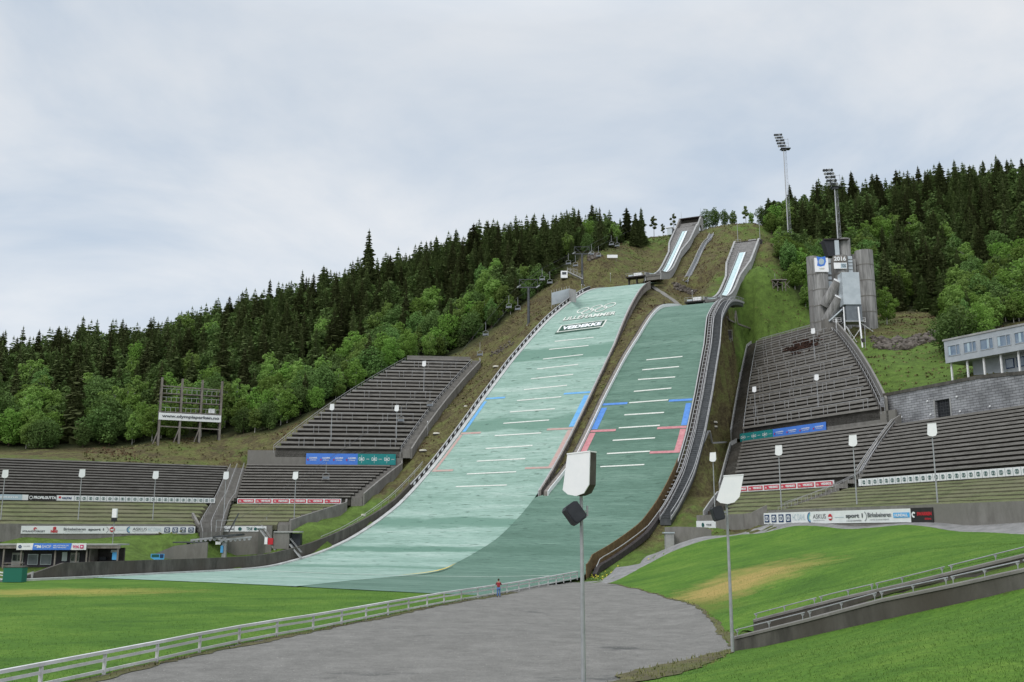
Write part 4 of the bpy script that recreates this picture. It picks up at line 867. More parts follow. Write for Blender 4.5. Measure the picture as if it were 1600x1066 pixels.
mb = MB(); mb.box(hl(0, 6.8, 5.8), (8.7, .5, 2.4), AX); mb.build('rear_wall', M['concrete_dark'], sh)
mb = MB(); mb.box(hl(0, 6.0, 7.2), (9.0, 3.0, .3), AX); mb.build('roof', M['wood_dark'], sh)
mb = MB(); mb.box(hl(0, 3.5, -2.8), (7.4, .4, 5.0), AX); mb.build('inner_wall', M['black'], sh)
mb = MB(); mb.box(hl(-5.2, -5.0, -.8), (1.8, 3.6, 2.6), AX); mb.build('side_cabin', M['metal_sheet'], sh)
mb = MB(); mb.box(hl(-5.2, -5.0, .65), (2.6, 4.2, .2), AX); mb.build('cabin_roof', M['panel_white'], sh)
for k in (0, 1, 2): mb = MB(); mb.bar(hl(1.2, -3.2 + k * 2.6, -.9 + k * 2.3), hl(2.9, -3.2 + k * 2.6, -.9 + k * 2.3), .5, .12); mb.build('start_bench', M['rail'], sh)
for a, h in ((-4.0, 3.5), (3.6, 4.0)):
    mb = MB(); mb.tube(hl(a, 6.5, 7.0), hl(a, 6.5, 7.0 + h), .07, .04); mb.build('flag_pole', M['galv'], sh)
# top of the small in-run
zt = inr_s(57); c1 = gt(gTS + 58, tTS + SKS * 58, zt)
mb = MB()
st2 = thing('start_deck', 'low dark start deck with two thin masts at the top of the lower in-run', 'building', c1 - Vector((0, 0, 3)))
def hs_(a, b, c): return c1 + AX[0] * a + AX[1] * b + AX[2] * c
mb = MB(); mb.box(hs_(0, 2.2, -.6), (8.0, 4.5, 1.6), AX); mb.build('deck', M['wood_dark'], st2)
mb = MB(); mb.box(hs_(0, 4.2, .9), (8.0, .3, 1.1), AX); mb.build('parapet', M['wood_dark'], st2)
mb = MB(); mb.box(hs_(1.2, 2, .55), (2.6, 1.6, .7), AX); mb.build('start_box', M['rail'], st2)
for a, h in ((-3.4, 7.0), (3.8, 5.5)): mb = MB(); mb.tube(hs_(a, 1, 0), hs_(a, 1, h), .1, .05); mb.build('mast', M['galv'], st2)
for k in range(6):   # frames stepping down the left side
    s = 55 - k * 3.0; z = inr_s(s); q = gt(gTS + s, tTS - 3.6, z); mb = MB()
    mb.box(q + AX[2] * 1.5, (1.7, .14, .12), AX)
    for e in (-.8, .8): mb.tube(q + AX[0] * e, q + AX[0] * e + AX[2] * 1.55, .06, n=4)
    mb.box(q + AX[2] * .8, (1.7, .1, .08), AX); mb.build('stair_frame', M['concrete_light'], st2)
# old track between the two in-runs
tr = None; pts = [on_terrain(*q) for q in [(1071, 443), (1079, 428), (1087, 412), (1094, 396), (1101, 383), (1108, 376), (1112, 368)]]
pts = [p for p in pts if p]; tr = thing('maintenance_track', 'narrow pale railed track running up the grass between the two in-runs', 'track', pts[0])
for dx in (-.75, .75):
    mb = MB(); mb.path([p + AX[0] * dx + AX[2] * 1.0 for p in pts], .1, 4); mb.path([p + AX[0] * dx + AX[2] * .4 for p in pts], .12, 4)
    for p, q in zip(pts[:-1], pts[1:]):
        for k in range(4): r = p.lerp(q, k / 4) + AX[0] * dx; mb.tube(r - AX[2] * .5, r + AX[2] * .7, .05, n=4)
    mb.build('side_rail', M['rail'], tr)
mb = MB(); mb.strip([[p + AX[0] * dx + AX[2] * .6 for dx in (-.6, .6)] for p in pts]); mb.build('deck', M['galv_dark'], tr)
# concrete channel stairs on the grass, from big lip down to small knoll
def beam(name, label, cat, pxs, w, h, m, lift=.0, n=10):
    pts = [on_terrain(*q) for q in pxs]; pts = [p for p in pts if p]
    Q = []
    for a, b in zip(pts[:-1], pts[1:]):
        for k in range(n): c = a.lerp(b, k / n); Q.append(Vector((c.x, c.y, max(c.z, h1(c.x, c.y)) + lift)))
    Q.append(pts[-1] + Vector((0, 0, lift))); mb = MB()
    for a, b in zip(Q[:-1], Q[1:]): mb.bar(a - Vector((0, 0, h * .2)), b - Vector((0, 0, h * .2)), w, h)
    o = mb.build(name, m, None); tag(o, label, cat); return o
beam('concrete_steps', 'straight concrete steps crossing the grass between the two jump tables', 'steps', [(1017, 447), (1040, 463), (1062, 479)], 1.6, .7, M['concrete'])
beam('timber_edging', 'thin timber edging across the bank below the pale path', 'edging', [(1136, 498), (1150, 505), (1172, 513)], .4, .4, M['wood_grey'])
beam('drain_pipe', 'pale pipe on posts crossing the grass strip beside the lower right stand', 'pipe', [(1097, 702), (1110, 696), (1136, 694)], .3, .3, M['rail'], .5)
# wind screen, sign, hut and stairs on the left shoulder
p = on_terrain(881, 484) or at(881, 484, 272)
ws = thing('wind_screen', 'pale grey panelled wind screen standing left of the upper green slope', 'screen', p)
Aq = at(862, 477, 271); Bq = at(889.5, 470, 273); Cq = at(900, 473, 262)
for a, b, nm in ((Aq, Bq, 'panel'), (Bq, Cq, 'panel')):
    d = (b - a); mb = MB(); mb.prism([a, b, b + Vector((0, 0, 3.6 if nm else 3)), a + Vector((0, 0, 3.6))], Vector((.06, .12, 0))); mb.build('panel', M['metal_sheet'] if a is Aq else M['concrete_light'], ws)
for k in range(8):
    q = Aq.lerp(Bq, k / 7) + Vector((0, .25, -1)); mb = MB(); mb.tube(q, q + Vector((0, 0, 5.4)), .07, n=4); mb.build('post', M['rail'], ws)
p = on_terrain(957, 409) or at(957, 409, 325)
sg = thing('roof_shelter', 'small white board on short posts on the upper grass left of the in-run', 'board', p)
mb = MB(); mb.box(p + Vector((0, 0, 1.9)), (3.6, .2, 1.1)); mb.build('board', M['panel_white'], sg)
for dx in (-1.3, 1.3): mb = MB(); mb.tube(p + Vector((dx, 0.2, -.4)), p + Vector((dx, .2, 1.5)), .08, n=4); mb.build('post', M['wood_grey'], sg)
p = on_terrain(884, 436) or at(884, 436, 300)
hu = thing('timber_stairs', 'whitish timber stair and small hut at the edge of the left wood', 'stairs', p)
mb = MB(); mb.box(p + Vector((-.5, 0, 1.2)), (2.0, 2.0, 2.2)); mb.build('hut', M['panel_white'], hu)
mb = MB(); mb.box(p + Vector((-.5, -1.03, 1.5)), (1.3, .05, .8)); mb.build('window', M['glass'], hu)
for dy in (-.6, .6):
    mb = MB(); a = p + Vector((.6, dy, 2.2)); b = p + Vector((5.2, dy, -.1)); mb.bar(a, b, .12, .35); mb.bar(a + Vector((0, 0, 1.1)), b + Vector((0, 0, 1.1)), .08, .08)
    for k in range(6): q = a.lerp(b, k / 5); mb.tube(q, q + Vector((0, 0, 1.1)), .04, n=4)
    mb.build('stringer', M['concrete_light'], hu)
mb = MB()
for k in range(12): q = p + Vector((.6, 0, 2.2)).lerp(Vector((5.2, 0, -.1)), k / 11); mb.box(q, (.3, 1.1, .06))
mb.build('tread', M['wood_grey'], hu)
mb = MB(); mb.box(p + Vector((2.0, 0, 3.1)), (3.2, .08, .08))
for k in range(4): mb.tube(p + Vector((.5 + k, 0, 1.8)), p + Vector((.5 + k, 0, 3.8 - k * .2)), .05, n=4)
mb.build('frame', M['rail'], hu)
# rock piles and outcrop
def rock(mb, c, r, sq=.7):
    bm = bmesh.new(); bmesh.ops.create_icosphere(bm, subdivisions=1, radius=1)
    vs = [c + Vector((v.co.x * r * random.uniform(.7, 1.3), v.co.y * r * random.uniform(.7, 1.2), v.co.z * r * sq * random.uniform(.6, 1.2))) for v in bm.verts]
    mb.add(vs, [tuple(v.index for v in f.verts) for f in bm.faces]); bm.free()
for (x0, y0, x1, y1, n, r, lab) in [(1052, 447, 1086, 458, 80, .8, 'heap of dark boulders on the grass above the smaller jump'), (918, 404, 936, 399, 60, .95, 'pinkish broken rock showing through the grass below the left wood'), (765, 558, 800, 536, 40, .55, 'scatter of stones on the bank left of the pale green slope')]:
    mb = MB()
    for k in range(n):
        f = random.random(); q = on_terrain(x0 + (x1 - x0) * f + random.uniform(-3, 3), y0 + (y1 - y0) * f + random.uniform(-4, 4))
        if q: rock(mb, q, r * random.uniform(.5, 1.2))
    if mb.v:
        if 'scatter' in lab: mb.build('scattered_stones', M['rock'], None, kind='stuff')
        else: tag(mb.build('rock_pile', M['rock'], None), lab, 'rocks')
mb = MB()
for k in range(130):
    f = random.random(); q = on_terrain(1362 + 108 * f, 533 + 6 * math.sin(f * 5) + random.uniform(-8, 8))
    if q: rock(mb, q, random.uniform(.5, 1.6), .8)
tag(mb.build('rock_outcrop', M['rock'], None), 'dark rocky ledge across the grassy bank right of the judging tower', 'rocks')

# ---------------------------------------------------------------- stands built from the solved rows
def ends(rows, side): return [(r[4 if side < 0 else 5], r[1], r[3], r) for r in rows]
def parapet(parent, B, rows, side, gap, h, m, name='parapet', w=.35, low=2.0, cap=True):
    st = []
    for (p, z0, z1, r) in ends(rows, side):
        dr = (r[5] - r[4]).normalized() * side; q = p + dr * gap; st.append((q, z0, dr, r))
    r = st[-1]; q = zshift(r[0], B.n, r[3][2] - r[3][0], r[3][3]); st.append((q, r[3][3], r[2], r[3]))
    mb = MB(); mb.sweep([[q + d * 0 + Vector((0, 0, -q.z + z - low)), q + d * w + Vector((0, 0, -q.z + z - low)), q + d * w + Vector((0, 0, -q.z + z + h)), q + Vector((0, 0, -q.z + z + h))] for q, z, d, _ in st]); mb.build(name, m, parent)
def end_stairs(parent, B, rows, side, g0, w, m):
    mb = MB()
    for (p, z0, z1, r) in ends(rows, side):
        dr = (r[5] - r[4]).normalized() * side; dm = r[2] - r[0]
        for k in range(3):
            a = p + dr * g0 + B.n * dm * k / 3; b = a + dr * w; z = z0 + (z1 - z0) * (k + 1) / 3; zl = z - 1.6; c = b + B.n * (dm / 3 + .02); d = a + B.n * (dm / 3 + .02)
            vs = [Vector((v.x, v.y, zz)) for v, zz in ((a, zl), (b, zl), (b, z), (a, z), (c, z), (d, z))]; mb.add(vs, [(0, 1, 2, 3), (3, 2, 4, 5)])
    mb.build('stair', m, parent)
def slope_rail(parent, B, rows, side, gap, name='handrail', h=1.1, r=.05, step=1, mid=True, m='rail'):
    P = []
    for (p, z0, z1, rr) in ends(rows, side):
        dr = (rr[5] - rr[4]).normalized() * side; q = p + dr * gap; P.append(Vector((q.x, q.y, z0 + .2)))
    mb = MB(); mb.path([q + Vector((0, 0, h)) for q in P], r, 4)
    if mid: mb.path([q + Vector((0, 0, h * .5)) for q in P], r * .8, 4)
    for q in P[::step]: mb.tube(q - Vector((0, 0, .5)), q + Vector((0, 0, h)), r, n=4)
    mb.build(name, M[m], parent)
def barriers(parent, B, rows, every, off0=2):
    for k in range(off0, len(rows), every):
        m0, z0, m1, z1, pL, pR = rows[k]; L = (pR - pL).length; d = (pR - pL).normalized(); mb = MB()
        base = pL - B.n * .62; base.z = z0 + .05; a = base + d * 1.5; b = base + d * (L - 1.5)
        mb.bar(a + Vector((0, 0, 1.9)), b + Vector((0, 0, 1.9)), .09, .1)
        n = max(3, int(L / 3.3)); ph = (k % 4) * .6
        for i in range(n + 1):
            for e in ((0, 1.1) if i % 3 == 1 else (0,)):
                f = (i * L / n + ph + e); 
                if 1.5 < f < L - 1.5: q = base + d * f; mb.tube(q, q + Vector((0, 0, 1.9)), .055, n=4)
        mb.build('barrier', M['rail'], parent)
def mkstand(name, label, B, rows, bm, tm, **kw):
    o = thing(name, label, 'stand', rows[0][4].lerp(rows[0][5], .5)); stand(B, o, rows, bm, tm, **kw); return o
def grass_stand(label, B, rows):
    o = thing('grass_terrace', label, 'terrace', rows[0][4].lerp(rows[0][5], .5)); mb = MB(); mb2 = MB()
    for (m0, z0, m1, z1, pL, pR) in rows:
        dm = m1 - m0 + .05; n = max(2, int((pR - pL).length / 2)); d = (pR - pL)
        zt = z0 + (z1 - z0) * .3
        lo = [zshift(pL + d * i / n, B.n, 0, z0 - .7) for i in range(n + 1)]; hi = [zshift(pL + d * i / n, B.n, .08, zt) for i in range(n + 1)]
        bk = [zshift(pL + d * i / n, B.n, dm, z1 + random.uniform(-.06, .06)) for i in range(n + 1)]
        mb2.strip([lo, hi]); mb.strip([hi, bk])
        e0 = [zshift(p, B.n, dm, z0 - .7) for p in (pL, pR)]
        mb2.add([lo[0], hi[0], bk[0], e0[0]], [(0, 1, 2, 3)]); mb2.add([lo[-1], hi[-1], bk[-1], e0[1]], [(0, 1, 2, 3)])
    mb2.build('kerb', M['turf_riser'], o); mb.build('turf', M['turf_tread'], o); return o
sA = mkstand('seating_stand', 'far left bank of long grey benches below the www.olympiaparken.no frame', BA, rowsA_b, M['bench'], M['terrace'], front=.45, over=.5)
sB = mkstand('seating_stand', 'lower middle-left bank of benches under the long concrete wall with the blue and teal banner', BB, rowsB_b, M['bench'], M['terrace'], front=.45, over=.5)
sC = mkstand('seating_stand', 'steep upper left bank of benches with barriers, rising beside the broad pale green slope', BB, rowsC, M['bench'], M['terrace'])
sR = mkstand('seating_stand', 'lower middle-right bank of benches above the red banner row', BR, rowsR_b, M['bench'], M['terrace'], front=.45, over=.5)
sE = mkstand('seating_stand', 'steep upper right bank of benches with barriers below the judging tower', BR, rowsE, M['bench'], M['terrace'])
sF = mkstand('seating_stand', 'far right bank of benches below the block wall with the dark doorway', BF, rowsF_b, M['bench'], M['terrace'], front=.45, over=.5)
tA = grass_stand('turf terrace at far left above the long white sponsor wall', BA, rowsA_t)
tB = grass_stand('turf terrace at middle left below the red banner row', BB, rowsB_t)
tR = grass_stand('turf terrace at middle right beside the narrower green slope', BR, rowsR_t)
tF = grass_stand('turf terrace at far right above the sponsor wall', BF, rowsF_t)
barriers(sC, BB, rowsC, 3, 1); barriers(sE, BR, rowsE, 3, 1)
slope_rail(sC, BB, rowsC, -1, .4); slope_rail(sC, BB, rowsC, 1, .3, r=.05)
end_stairs(sC, BB, rowsC, 1, .3, 2.2, M['concrete']); parapet(sC, BB, rowsC, 1, 2.4, .9, M['concrete'], low=1.3)
end_stairs(sB, BB, rowsB_b, 1, .1, 2.2, M['concrete']); parapet(sB, BB, rowsB_b, 1, 2.4, 1.2, M['concrete'])
end_stairs(tB, BB, rowsB_t, 1, .1, 2.0, M['concrete']); parapet(tB, BB, rowsB_t, 1, 2.2, 1.1, M['concrete'], low=3.5)
end_stairs(sE, BR, rowsE, -1, .4, 4.0, M['concrete_dark']); parapet(sE, BR, rowsE, -1, 4.5, 1.0, M['concrete_light']); slope_rail(sE, BR, rowsE, -1, .3, m='galv')
end_stairs(sR, BR, rowsR_b, -1, .3, 4.0, M['concrete_dark']); parapet(sR, BR, rowsR_b, -1, 4.4, 1.0, M['concrete_light'])
end_stairs(tR, BR, rowsR_t, -1, .2, 3.6, M['concrete_dark']); parapet(tR, BR, rowsR_t, -1, 4.0, 1.0, M['concrete_light'], low=3.0)
parapet(sE, BR, rowsE, 1, 1.5, 2.4, M['concrete'], w=.5); slope_rail(sE, BR, rowsE, 1, .3, mid=False); slope_rail(sE, BR, rowsE, 1, 1.2, mid=False)
parapet(sR, BR, rowsR_b, 1, .3, 1.3, M['concrete'])
slope_rail(sF, BF, rowsF_b, -1, .5, mid=False); slope_rail(sR, BR, rowsR_b, 1, .1, mid=False)
# concrete band between B and C, between R and E
def bandwall(parent, B, i0, i1, pl, pr, extra=.0, m='concrete', name='band_wall', back=5.0):
    a = B.pt(B.m[i0], B.z[i0], pl); b = B.pt(B.m[i0], B.z[i0], pr); mb = MB()
    mb.prism([Vector((a.x, a.y, B.z[i0] - 1.5)), Vector((b.x, b.y, B.z[i0] - 1.5)), Vector((b.x, b.y, B.z[i1] + extra)), Vector((a.x, a.y, B.z[i1] + extra))], B.n * .5)
    return mb.build(name, M[m], parent)
bandwall(sC, BB, b3, b4, 386, 629, .2); bandwall(sE, BR, r3, r4, 1158, 1400, .2)
# top edges
for o, B, rows, mm in ((sC, BB, rowsC, 'concrete'), (sE, BR, rowsE, 'rail')):
    m0, z0, m1, z1, pL, pR = rows[-1]; a = zshift(pL, B.n, m1 - m0 + .1, z1); b = zshift(pR, B.n, m1 - m0 + .1, z1); mb = MB()
    mb.bar(a + Vector((0, 0, .3 if mm == 'concrete' else 1.1)), b + Vector((0, 0, .3 if mm == 'concrete' else 1.1)), .4 if mm == 'concrete' else .08, 1.6 if mm == 'concrete' else .08)
    if mm == 'rail':
        for k in range(14): q = a.lerp(b, k / 13); mb.tube(q, q + Vector((0, 0, 1.1)), .05, n=4)
    mb.build('top_wall' if mm == 'concrete' else 'top_rail', M[mm], o)
# stairways between blocks, as surfaces following the two neighbouring ends
def between(name, label, La, Lb, n, m):
    """La, Lb: lists of points ordered upwards"""
    def at_f(L, f): k = f * (len(L) - 1); i = min(int(k), len(L) - 2); return L[i].lerp(L[i + 1], k - i)
    o = thing(name, label, 'stairway', La[0]); mb = MB()
    for k in range(n):
        a, b = at_f(La, k / n), at_f(Lb, k / n); c, d = at_f(Lb, (k + 1) / n), at_f(La, (k + 1) / n); zz = (c.z + d.z) / 2; zl = (a.z + b.z) / 2 - .6
        mb.add([Vector((v.x, v.y, h)) for v, h in ((a, zl), (b, zl), (b, zz), (a, zz), (c, zz), (d, zz))], [(0, 1, 2, 3), (3, 2, 4, 5)])
    mb.build('flight', m, o)
    for f, L in ((.12, (La, Lb)), (.5, (La, Lb)), (.9, (La, Lb))):
        mb = MB(); P = [at_f(L[0], q / 20).lerp(at_f(L[1], q / 20), f) for q in range(21)]; mb.path([p + Vector((0, 0, 1.0)) for p in P], .035, 4)
        for p in P: mb.tube(p - Vector((0, 0, .3)), p + Vector((0, 0, 1.0)), .03, n=4)
        mb.build('handrail', M['rail'], o)
    return o
def zz(p, z): return Vector((p.x, p.y, z))
LA = [zz(rowsA_t[0][5] - BA.n * 3, rowsA_t[0][1] - 1.9)] + [zz(r[5] + (r[5]-r[4]).normalized() * .2, r[1]) for r in rowsA_t + rowsA_b]
LB = [zz(rowsB_t[0][4] - BB.n * 3, rowsB_t[0][1] - 1.9)] + [zz(r[4] - (r[5]-r[4]).normalized() * .2, r[1]) for r in rowsB_t + rowsB_b]
between('stone_stairway', 'wide concrete stairway between the two left banks of seats', LA, LB, 44, M['concrete'])
LR = [zz(r[5] + (r[5]-r[4]).normalized() * .9, r[1]) for r in rowsR_t + rowsR_b]; LF = [zz(r[4] - (r[5]-r[4]).normalized() * .2, r[1]) for r in rowsF_t[1:] + rowsF_b]
between('stone_stairway', 'narrow concrete stairway between the two right banks of seats', LR, LF, 46, M['concrete'])
# front walls
def front_wall(label, B, row, h, px0, px1, top=.35, low=2.4, name='retaining_wall', m='concrete'):
    z = row[1]; a = B.pt(B.m[0], z, px0); b = B.pt(B.m[0], z, px1); mb = MB(); a = a - B.n * .05; b = b - B.n * .05
    mb.prism([zz(a, z - low), zz(b, z - low), zz(b, z + top), zz(a, z + top)], -B.n * .4)
    o = mb.build(name, M[m], None); tag(o, label, 'wall'); return o
front_wall('long concrete wall at far left carrying the white sponsor board', BA, rowsA_t[0], 2, -140, 302, .3, 2.6)
front_wall('tall concrete wall at middle left behind the chairlift wheel', BB, rowsB_t[0], 2, 320, 426, .1, 6.0)
front_wall('concrete wall at middle right below the turf terrace', BR, rowsR_t[0], 2, 1092, 1202, .3, 3.2)
front_wall('long concrete wall at far right carrying the white and black sponsor boards', BF, rowsF_t[0], 2, 1204, 1760, .25, 2.9)
mb = MB()
for k in range(2):
    a = rowsA_t[0][5] + Vector((.4, 0, 0)); b = a + BA.n * 5
mb.prism([zz(a, rowsA_t[0][1] - 2.2), zz(b, rowsA_t[0][1] - 1), zz(b, rowsA_t[2][1] + 1.0), zz(a, rowsA_t[0][1] + .3)], BA.d * .4); tag(mb.build('wing_wall', M['concrete'], None), 'sloping concrete wing wall at the left side of the wide stairway foot', 'wall')
# wing walls at bottom left
def slant(name, label, pxs, w, m='concrete'):
    """pxs: (px, py_top, py_bottom, D) stations"""
    st = []
    for (px, yt, yb, D) in pxs:
        p = at(px, yb, D); q = at(px, yt, D); q = Vector((p.x, p.y, q.z)); st.append((p, q))
    mb = MB(); off = Vector((0, w, 0)); mb.sweep([[p, p + off, q + off, q] for p, q in st]); o = mb.build(name, M[m], None); tag(o, label, 'wall'); return o
slant('wing_wall', 'low concrete wing wall with a small blue poster near the shop', [(222, 872, 882, 168), (240, 866, 884, 168), (270, 853, 884, 169), (322, 847, 886, 170)], .4)
slant('wing_wall', 'concrete wall sloping up left of the little staircase hut', [(402, 828, 868, 181.5), (425, 822, 862, 184), (448, 812, 850, 192)], .4)
slant('wing_wall', 'curved pale concrete wall at the foot of the long stairway', [(1040, 824, 862, 158), (1060, 823, 858, 157), (1100, 824, 850, 154), (1112, 828, 844, 152)], .35)
slant('wing_wall', 'sloping concrete ramp wall beside the end of the right sponsor board', [(1163, 803, 827, 150), (1176, 801, 826, 149.2), (1200, 789, 822, 149)], .35)
p = at(1046, 852, 156); kb = thing('control_box', 'small grey box with a flat cap at the foot of the long stairway', 'cabinet', p)
mb = MB(); mb.box(p + Vector((0, 0, .6)), (1.3, 1.3, 2.4)); mb.build('body', M['concrete_light'], kb)
mb = MB(); mb.box(p + Vector((-.1, 0, 1.9)), (1.7, 1.6, .2)); mb.build('cap', M['metal_sheet'], kb)
# little hut at the left stair foot
p = at(447, 845, 178); hu2 = thing('staircase_hut', 'small flat-roofed concrete hut with red box and metal steps by the slope wall', 'hut', p)
mb = MB(); mb.box(p + Vector((-.6, 0, 0)), (2.8, 2.6, 2.8)); mb.build('body', M['concrete'], hu2)
mb = MB(); mb.box(p + Vector((.4, 0, 1.55)), (4.6, 3.0, .25)); mb.build('roof', M['concrete_light'], hu2)
mb = MB(); mb.box(p + Vector((1.8, .4, 0)), (1.6, 1.6, 2.6)); mb.build('opening', M['black'], hu2)
mb = MB(); mb.box(p + Vector((-2.4, -1.4, -.1)), (.9, .3, 1.1)); mb.build('red_box', M['ink_red'], hu2)
mb = MB(); mb.box(p + Vector((-3.2, -1.4, 0)), (.5, .3, 1.2)); mb.build('poster', M['panel_white'], hu2)
for (a, b) in ((Vector((-4.4, -1, 1.8)), Vector((-1.6, -1.2, -1.6))), (Vector((1.0, -1.6, -.6)), Vector((3.2, -2.2, -3.0)))):
    mb = MB()
    for dy in (0, .9): mb.bar(p + a + Vector((0, dy, 0)), p + b + Vector((0, dy, 0)), .08, .25); mb.bar(p + a + Vector((0, dy, 1)), p + b + Vector((0, dy, 1)), .06, .06)
    for k in range(9): q = p + a.lerp(b, k / 8) + Vector((0, .45, 0)); mb.box(q, (.28, .9, .05))
    mb.build('metal_steps', M['rail'], hu2)
# ---------------------------------------------------------------- banners
UP = Vector((0, 0, 1))
class Banner:
    def __init__(s, name, label, p, d, n, L, h, m, group=None):
        s.p, s.d, s.n, s.L, s.h = p, d, n, L, h; s.o = thing(name, label, 'banner', p, group=group)
        mb = MB(); mb.prism([p, p + d * L, p + d * L + UP * h, p + UP * h], n * .12); mb.build('panel', m, s.o)
    def at(s, x, y): return s.p + s.d * (x * s.L) + UP * (y * s.h) - s.n * .03
    def text(s, body, x0, x1, y0, y1, m, bold=.02, off=.03, name='lettering'):
        c = (s.at(x0, y0) + s.at(x1, y1)) / 2 - s.n * off; return wall_text(s.o, body, c, s.d, UP, (x1 - x0) * s.L, (y1 - y0) * s.h, M[m], Vector((0, 0, 0)), name, bold)
    def rect(s, x0, x1, y0, y1, m, off=.02, name='field', skew=0):
        mb = MB(); q = [s.at(x0, y0), s.at(x1, y0), s.at(x1 + skew, y1), s.at(x0 + skew, y1)]; mb.add([v - s.n * off for v in q], [(0, 1, 2, 3)]); return mb.build(name, M[m], s.o)
    def ring(s, x, y, r, m, r0=.72, off=.04, asp=1.0, a0=0, a1=2*PI, name='emblem'):
        c = s.at(x, y) - s.n * off; n = 20; mb = MB(); vs = []
        for i in range(n + 1):
            a = a0 + (a1 - a0) * i / n
            for q in (r0, 1): vs.append(c + s.d * (r * s.h * q * math.cos(a) * asp) + UP * (r * s.h * q * math.sin(a)))
        mb.add(vs, [(2*i, 2*i+1, 2*i+3, 2*i+2) for i in range(n)]); return mb.build(name, M[m], s.o)
    def logo(s, x, y, r, fg, bg=None, off=.03):
        # a square mark holding two interlocked rounded letters
        mb = MB(); c = s.at(x, y) - s.n * (off + .02); vs = []; n = 14; k = 0
        for sx in (-.36, .36):
            base = len(vs)
            for i in range(n + 1):
                a = 2 * PI * i / n
                for q in (.62, 1): vs.append(c + s.d * (r * s.h * (sx + .55 * q * math.cos(a))) + UP * (r * s.h * .8 * q * math.sin(a)))
            mb.add(vs[base:], [(2*i, 2*i+1, 2*i+3, 2*i+2) for i in range(n)])
        for sx in (-.12, .12): mb.add([c - s.n * .01 + s.d * (r * s.h * (sx + dx)) + UP * (r * s.h * dy) for dx, dy in ((-.06, -.8), (.06, -.8), (.14, .8), (.02, .8))], [(0, 1, 2, 3)])
        if bg: s.rect(x - r * 1.25 * s.h / s.L, x + r * 1.25 * s.h / s.L, y - r * 1.15, y + r * 1.15, bg, off=off)
        return mb.build('emblem', M[fg], s.o)
def row_banner(name, label, B, i, pxa, pxb, y0, h, m, out=.35):
    a = B.pt(B.m[i], B.z[i] , pxa); b = B.pt(B.m[i], B.z[i], pxb); a = a - B.n * out + UP * y0; b = b - B.n * out + UP * y0
    return Banner(name, label, a, (b - a).normalized(), B.n, (b - a).length, h, m)
def emblem_row(bn, x0, x1, n, fg='ink_green', fill='ink_green'):
    w = (x1 - x0) / n
    for i in range(n):
        xc = x0 + w * (i + .5); bn.logo(xc, .5, .33, fg); 
        bn.rect(x0 + w * i - .0006, x0 + w * i + .0006, .05, .95, fg, .02, 'divider')
# far left upper strip
bn = row_banner('sponsor_banner', 'white strip of repeated green emblems and a black PROFILGUTTA panel at far left', BA, a1, -60, 335, .15, .95, M['banner_white'])
bn.rect(.0, .215, 0, 1, 'ink_pale', .02); bn.text('SKI  &  gjestene', .03, .2, .25, .75, 'ink_white')
xf = lambda px: float(np.interp(px, [-60, 335], [0, 1]))
bn.rect(xf(34), xf(76), 0, 1, 'banner_black', .04, 'black_panel'); bn.text('PROFILGUTTA', xf(42), xf(75.5), .25, .78, 'ink_white', .05, .07); bn.ring(xf(38), .5, .32, 'ink_white', off=.08)
bn.text('VALITAS', xf(84), xf(99), .28, .7, 'ink_navy', .05); bn.ring(xf(81), .62, .22, 'ink_red', r0=.1); emblem_row(bn, xf(103), 1, 23)
# far left wall board
zA = rowsA_t[0][1]
def wall_banner(label, B, z, px0, px1, h, drop, m, out=.55):
    a = B.pt(B.m[0], z, px0) - B.n * out; b = B.pt(B.m[0], z, px1) - B.n * out; a.z = b.z = z - drop
    return Banner('sponsor_banner', label, a, (b - a).normalized(), B.n, (b - a).length, h, m)
bn = wall_banner('long white sponsor board beginning STRANDTORGET on the far left wall', BA, zA, 33, 304, 1.25, 1.3, M['banner_white'])
xf = lambda px: float(np.interp(px, [33, 304], [0, 1]))
bn.text('STRANDTORGET', xf(35), xf(68), .2, .42, 'ink', .03); bn.ring(xf(53), .62, .2, 'ink_red', r0=.3, a1=4.5)
bn.text('NBG', xf(76), xf(86), .12, .48, 'ink_red', .06); bn.text('S', xf(79), xf(84), .5, .9, 'ink_red', .08)
bn.text('Birkebeineren', xf(95), xf(128), .42, .78, 'ink', .02); bn.text('HOTEL & APARTMENTS', xf(98), xf(124), .2, .3, 'ink', .0)
bn.text('sport 1', xf(132), xf(156), .3, .72, 'ink', .04); bn.ring(xf(158), .5, .42, 'ink', r0=.88, a0=-1.2, a1=1.2)
bn.ring(xf(169), .55, .34, 'ink_red', r0=.0); bn.rect(xf(166), xf(172), .42, .6, 'ink_white', .07, 'emblem'); bn.rect(xf(176), xf(190), .46, .5, 'ink_pale', .03, 'emblem')
for r in (.45, .34, .24): bn.ring(xf(197), .52, r, ['ink_navy', 'ink_lightblue', 'ink_green_b'][int((.45 - r) * 10)], r0=.82, a0=1.7, a1=4.7)
bn.text('ASKUS', xf(201), xf(224), .42, .8, 'ink', .0); bn.text('rengjoring og eiendom', xf(201), xf(222), .22, .32, 'ink', 0)
bn.text('HC DAHL', xf(226), xf(248), .3, .82, 'ink_pale', -.01)
for k in range(4): bn.logo(xf(257 + 13.3 * k), .5, .3, 'ink_white', 'ink_navy')
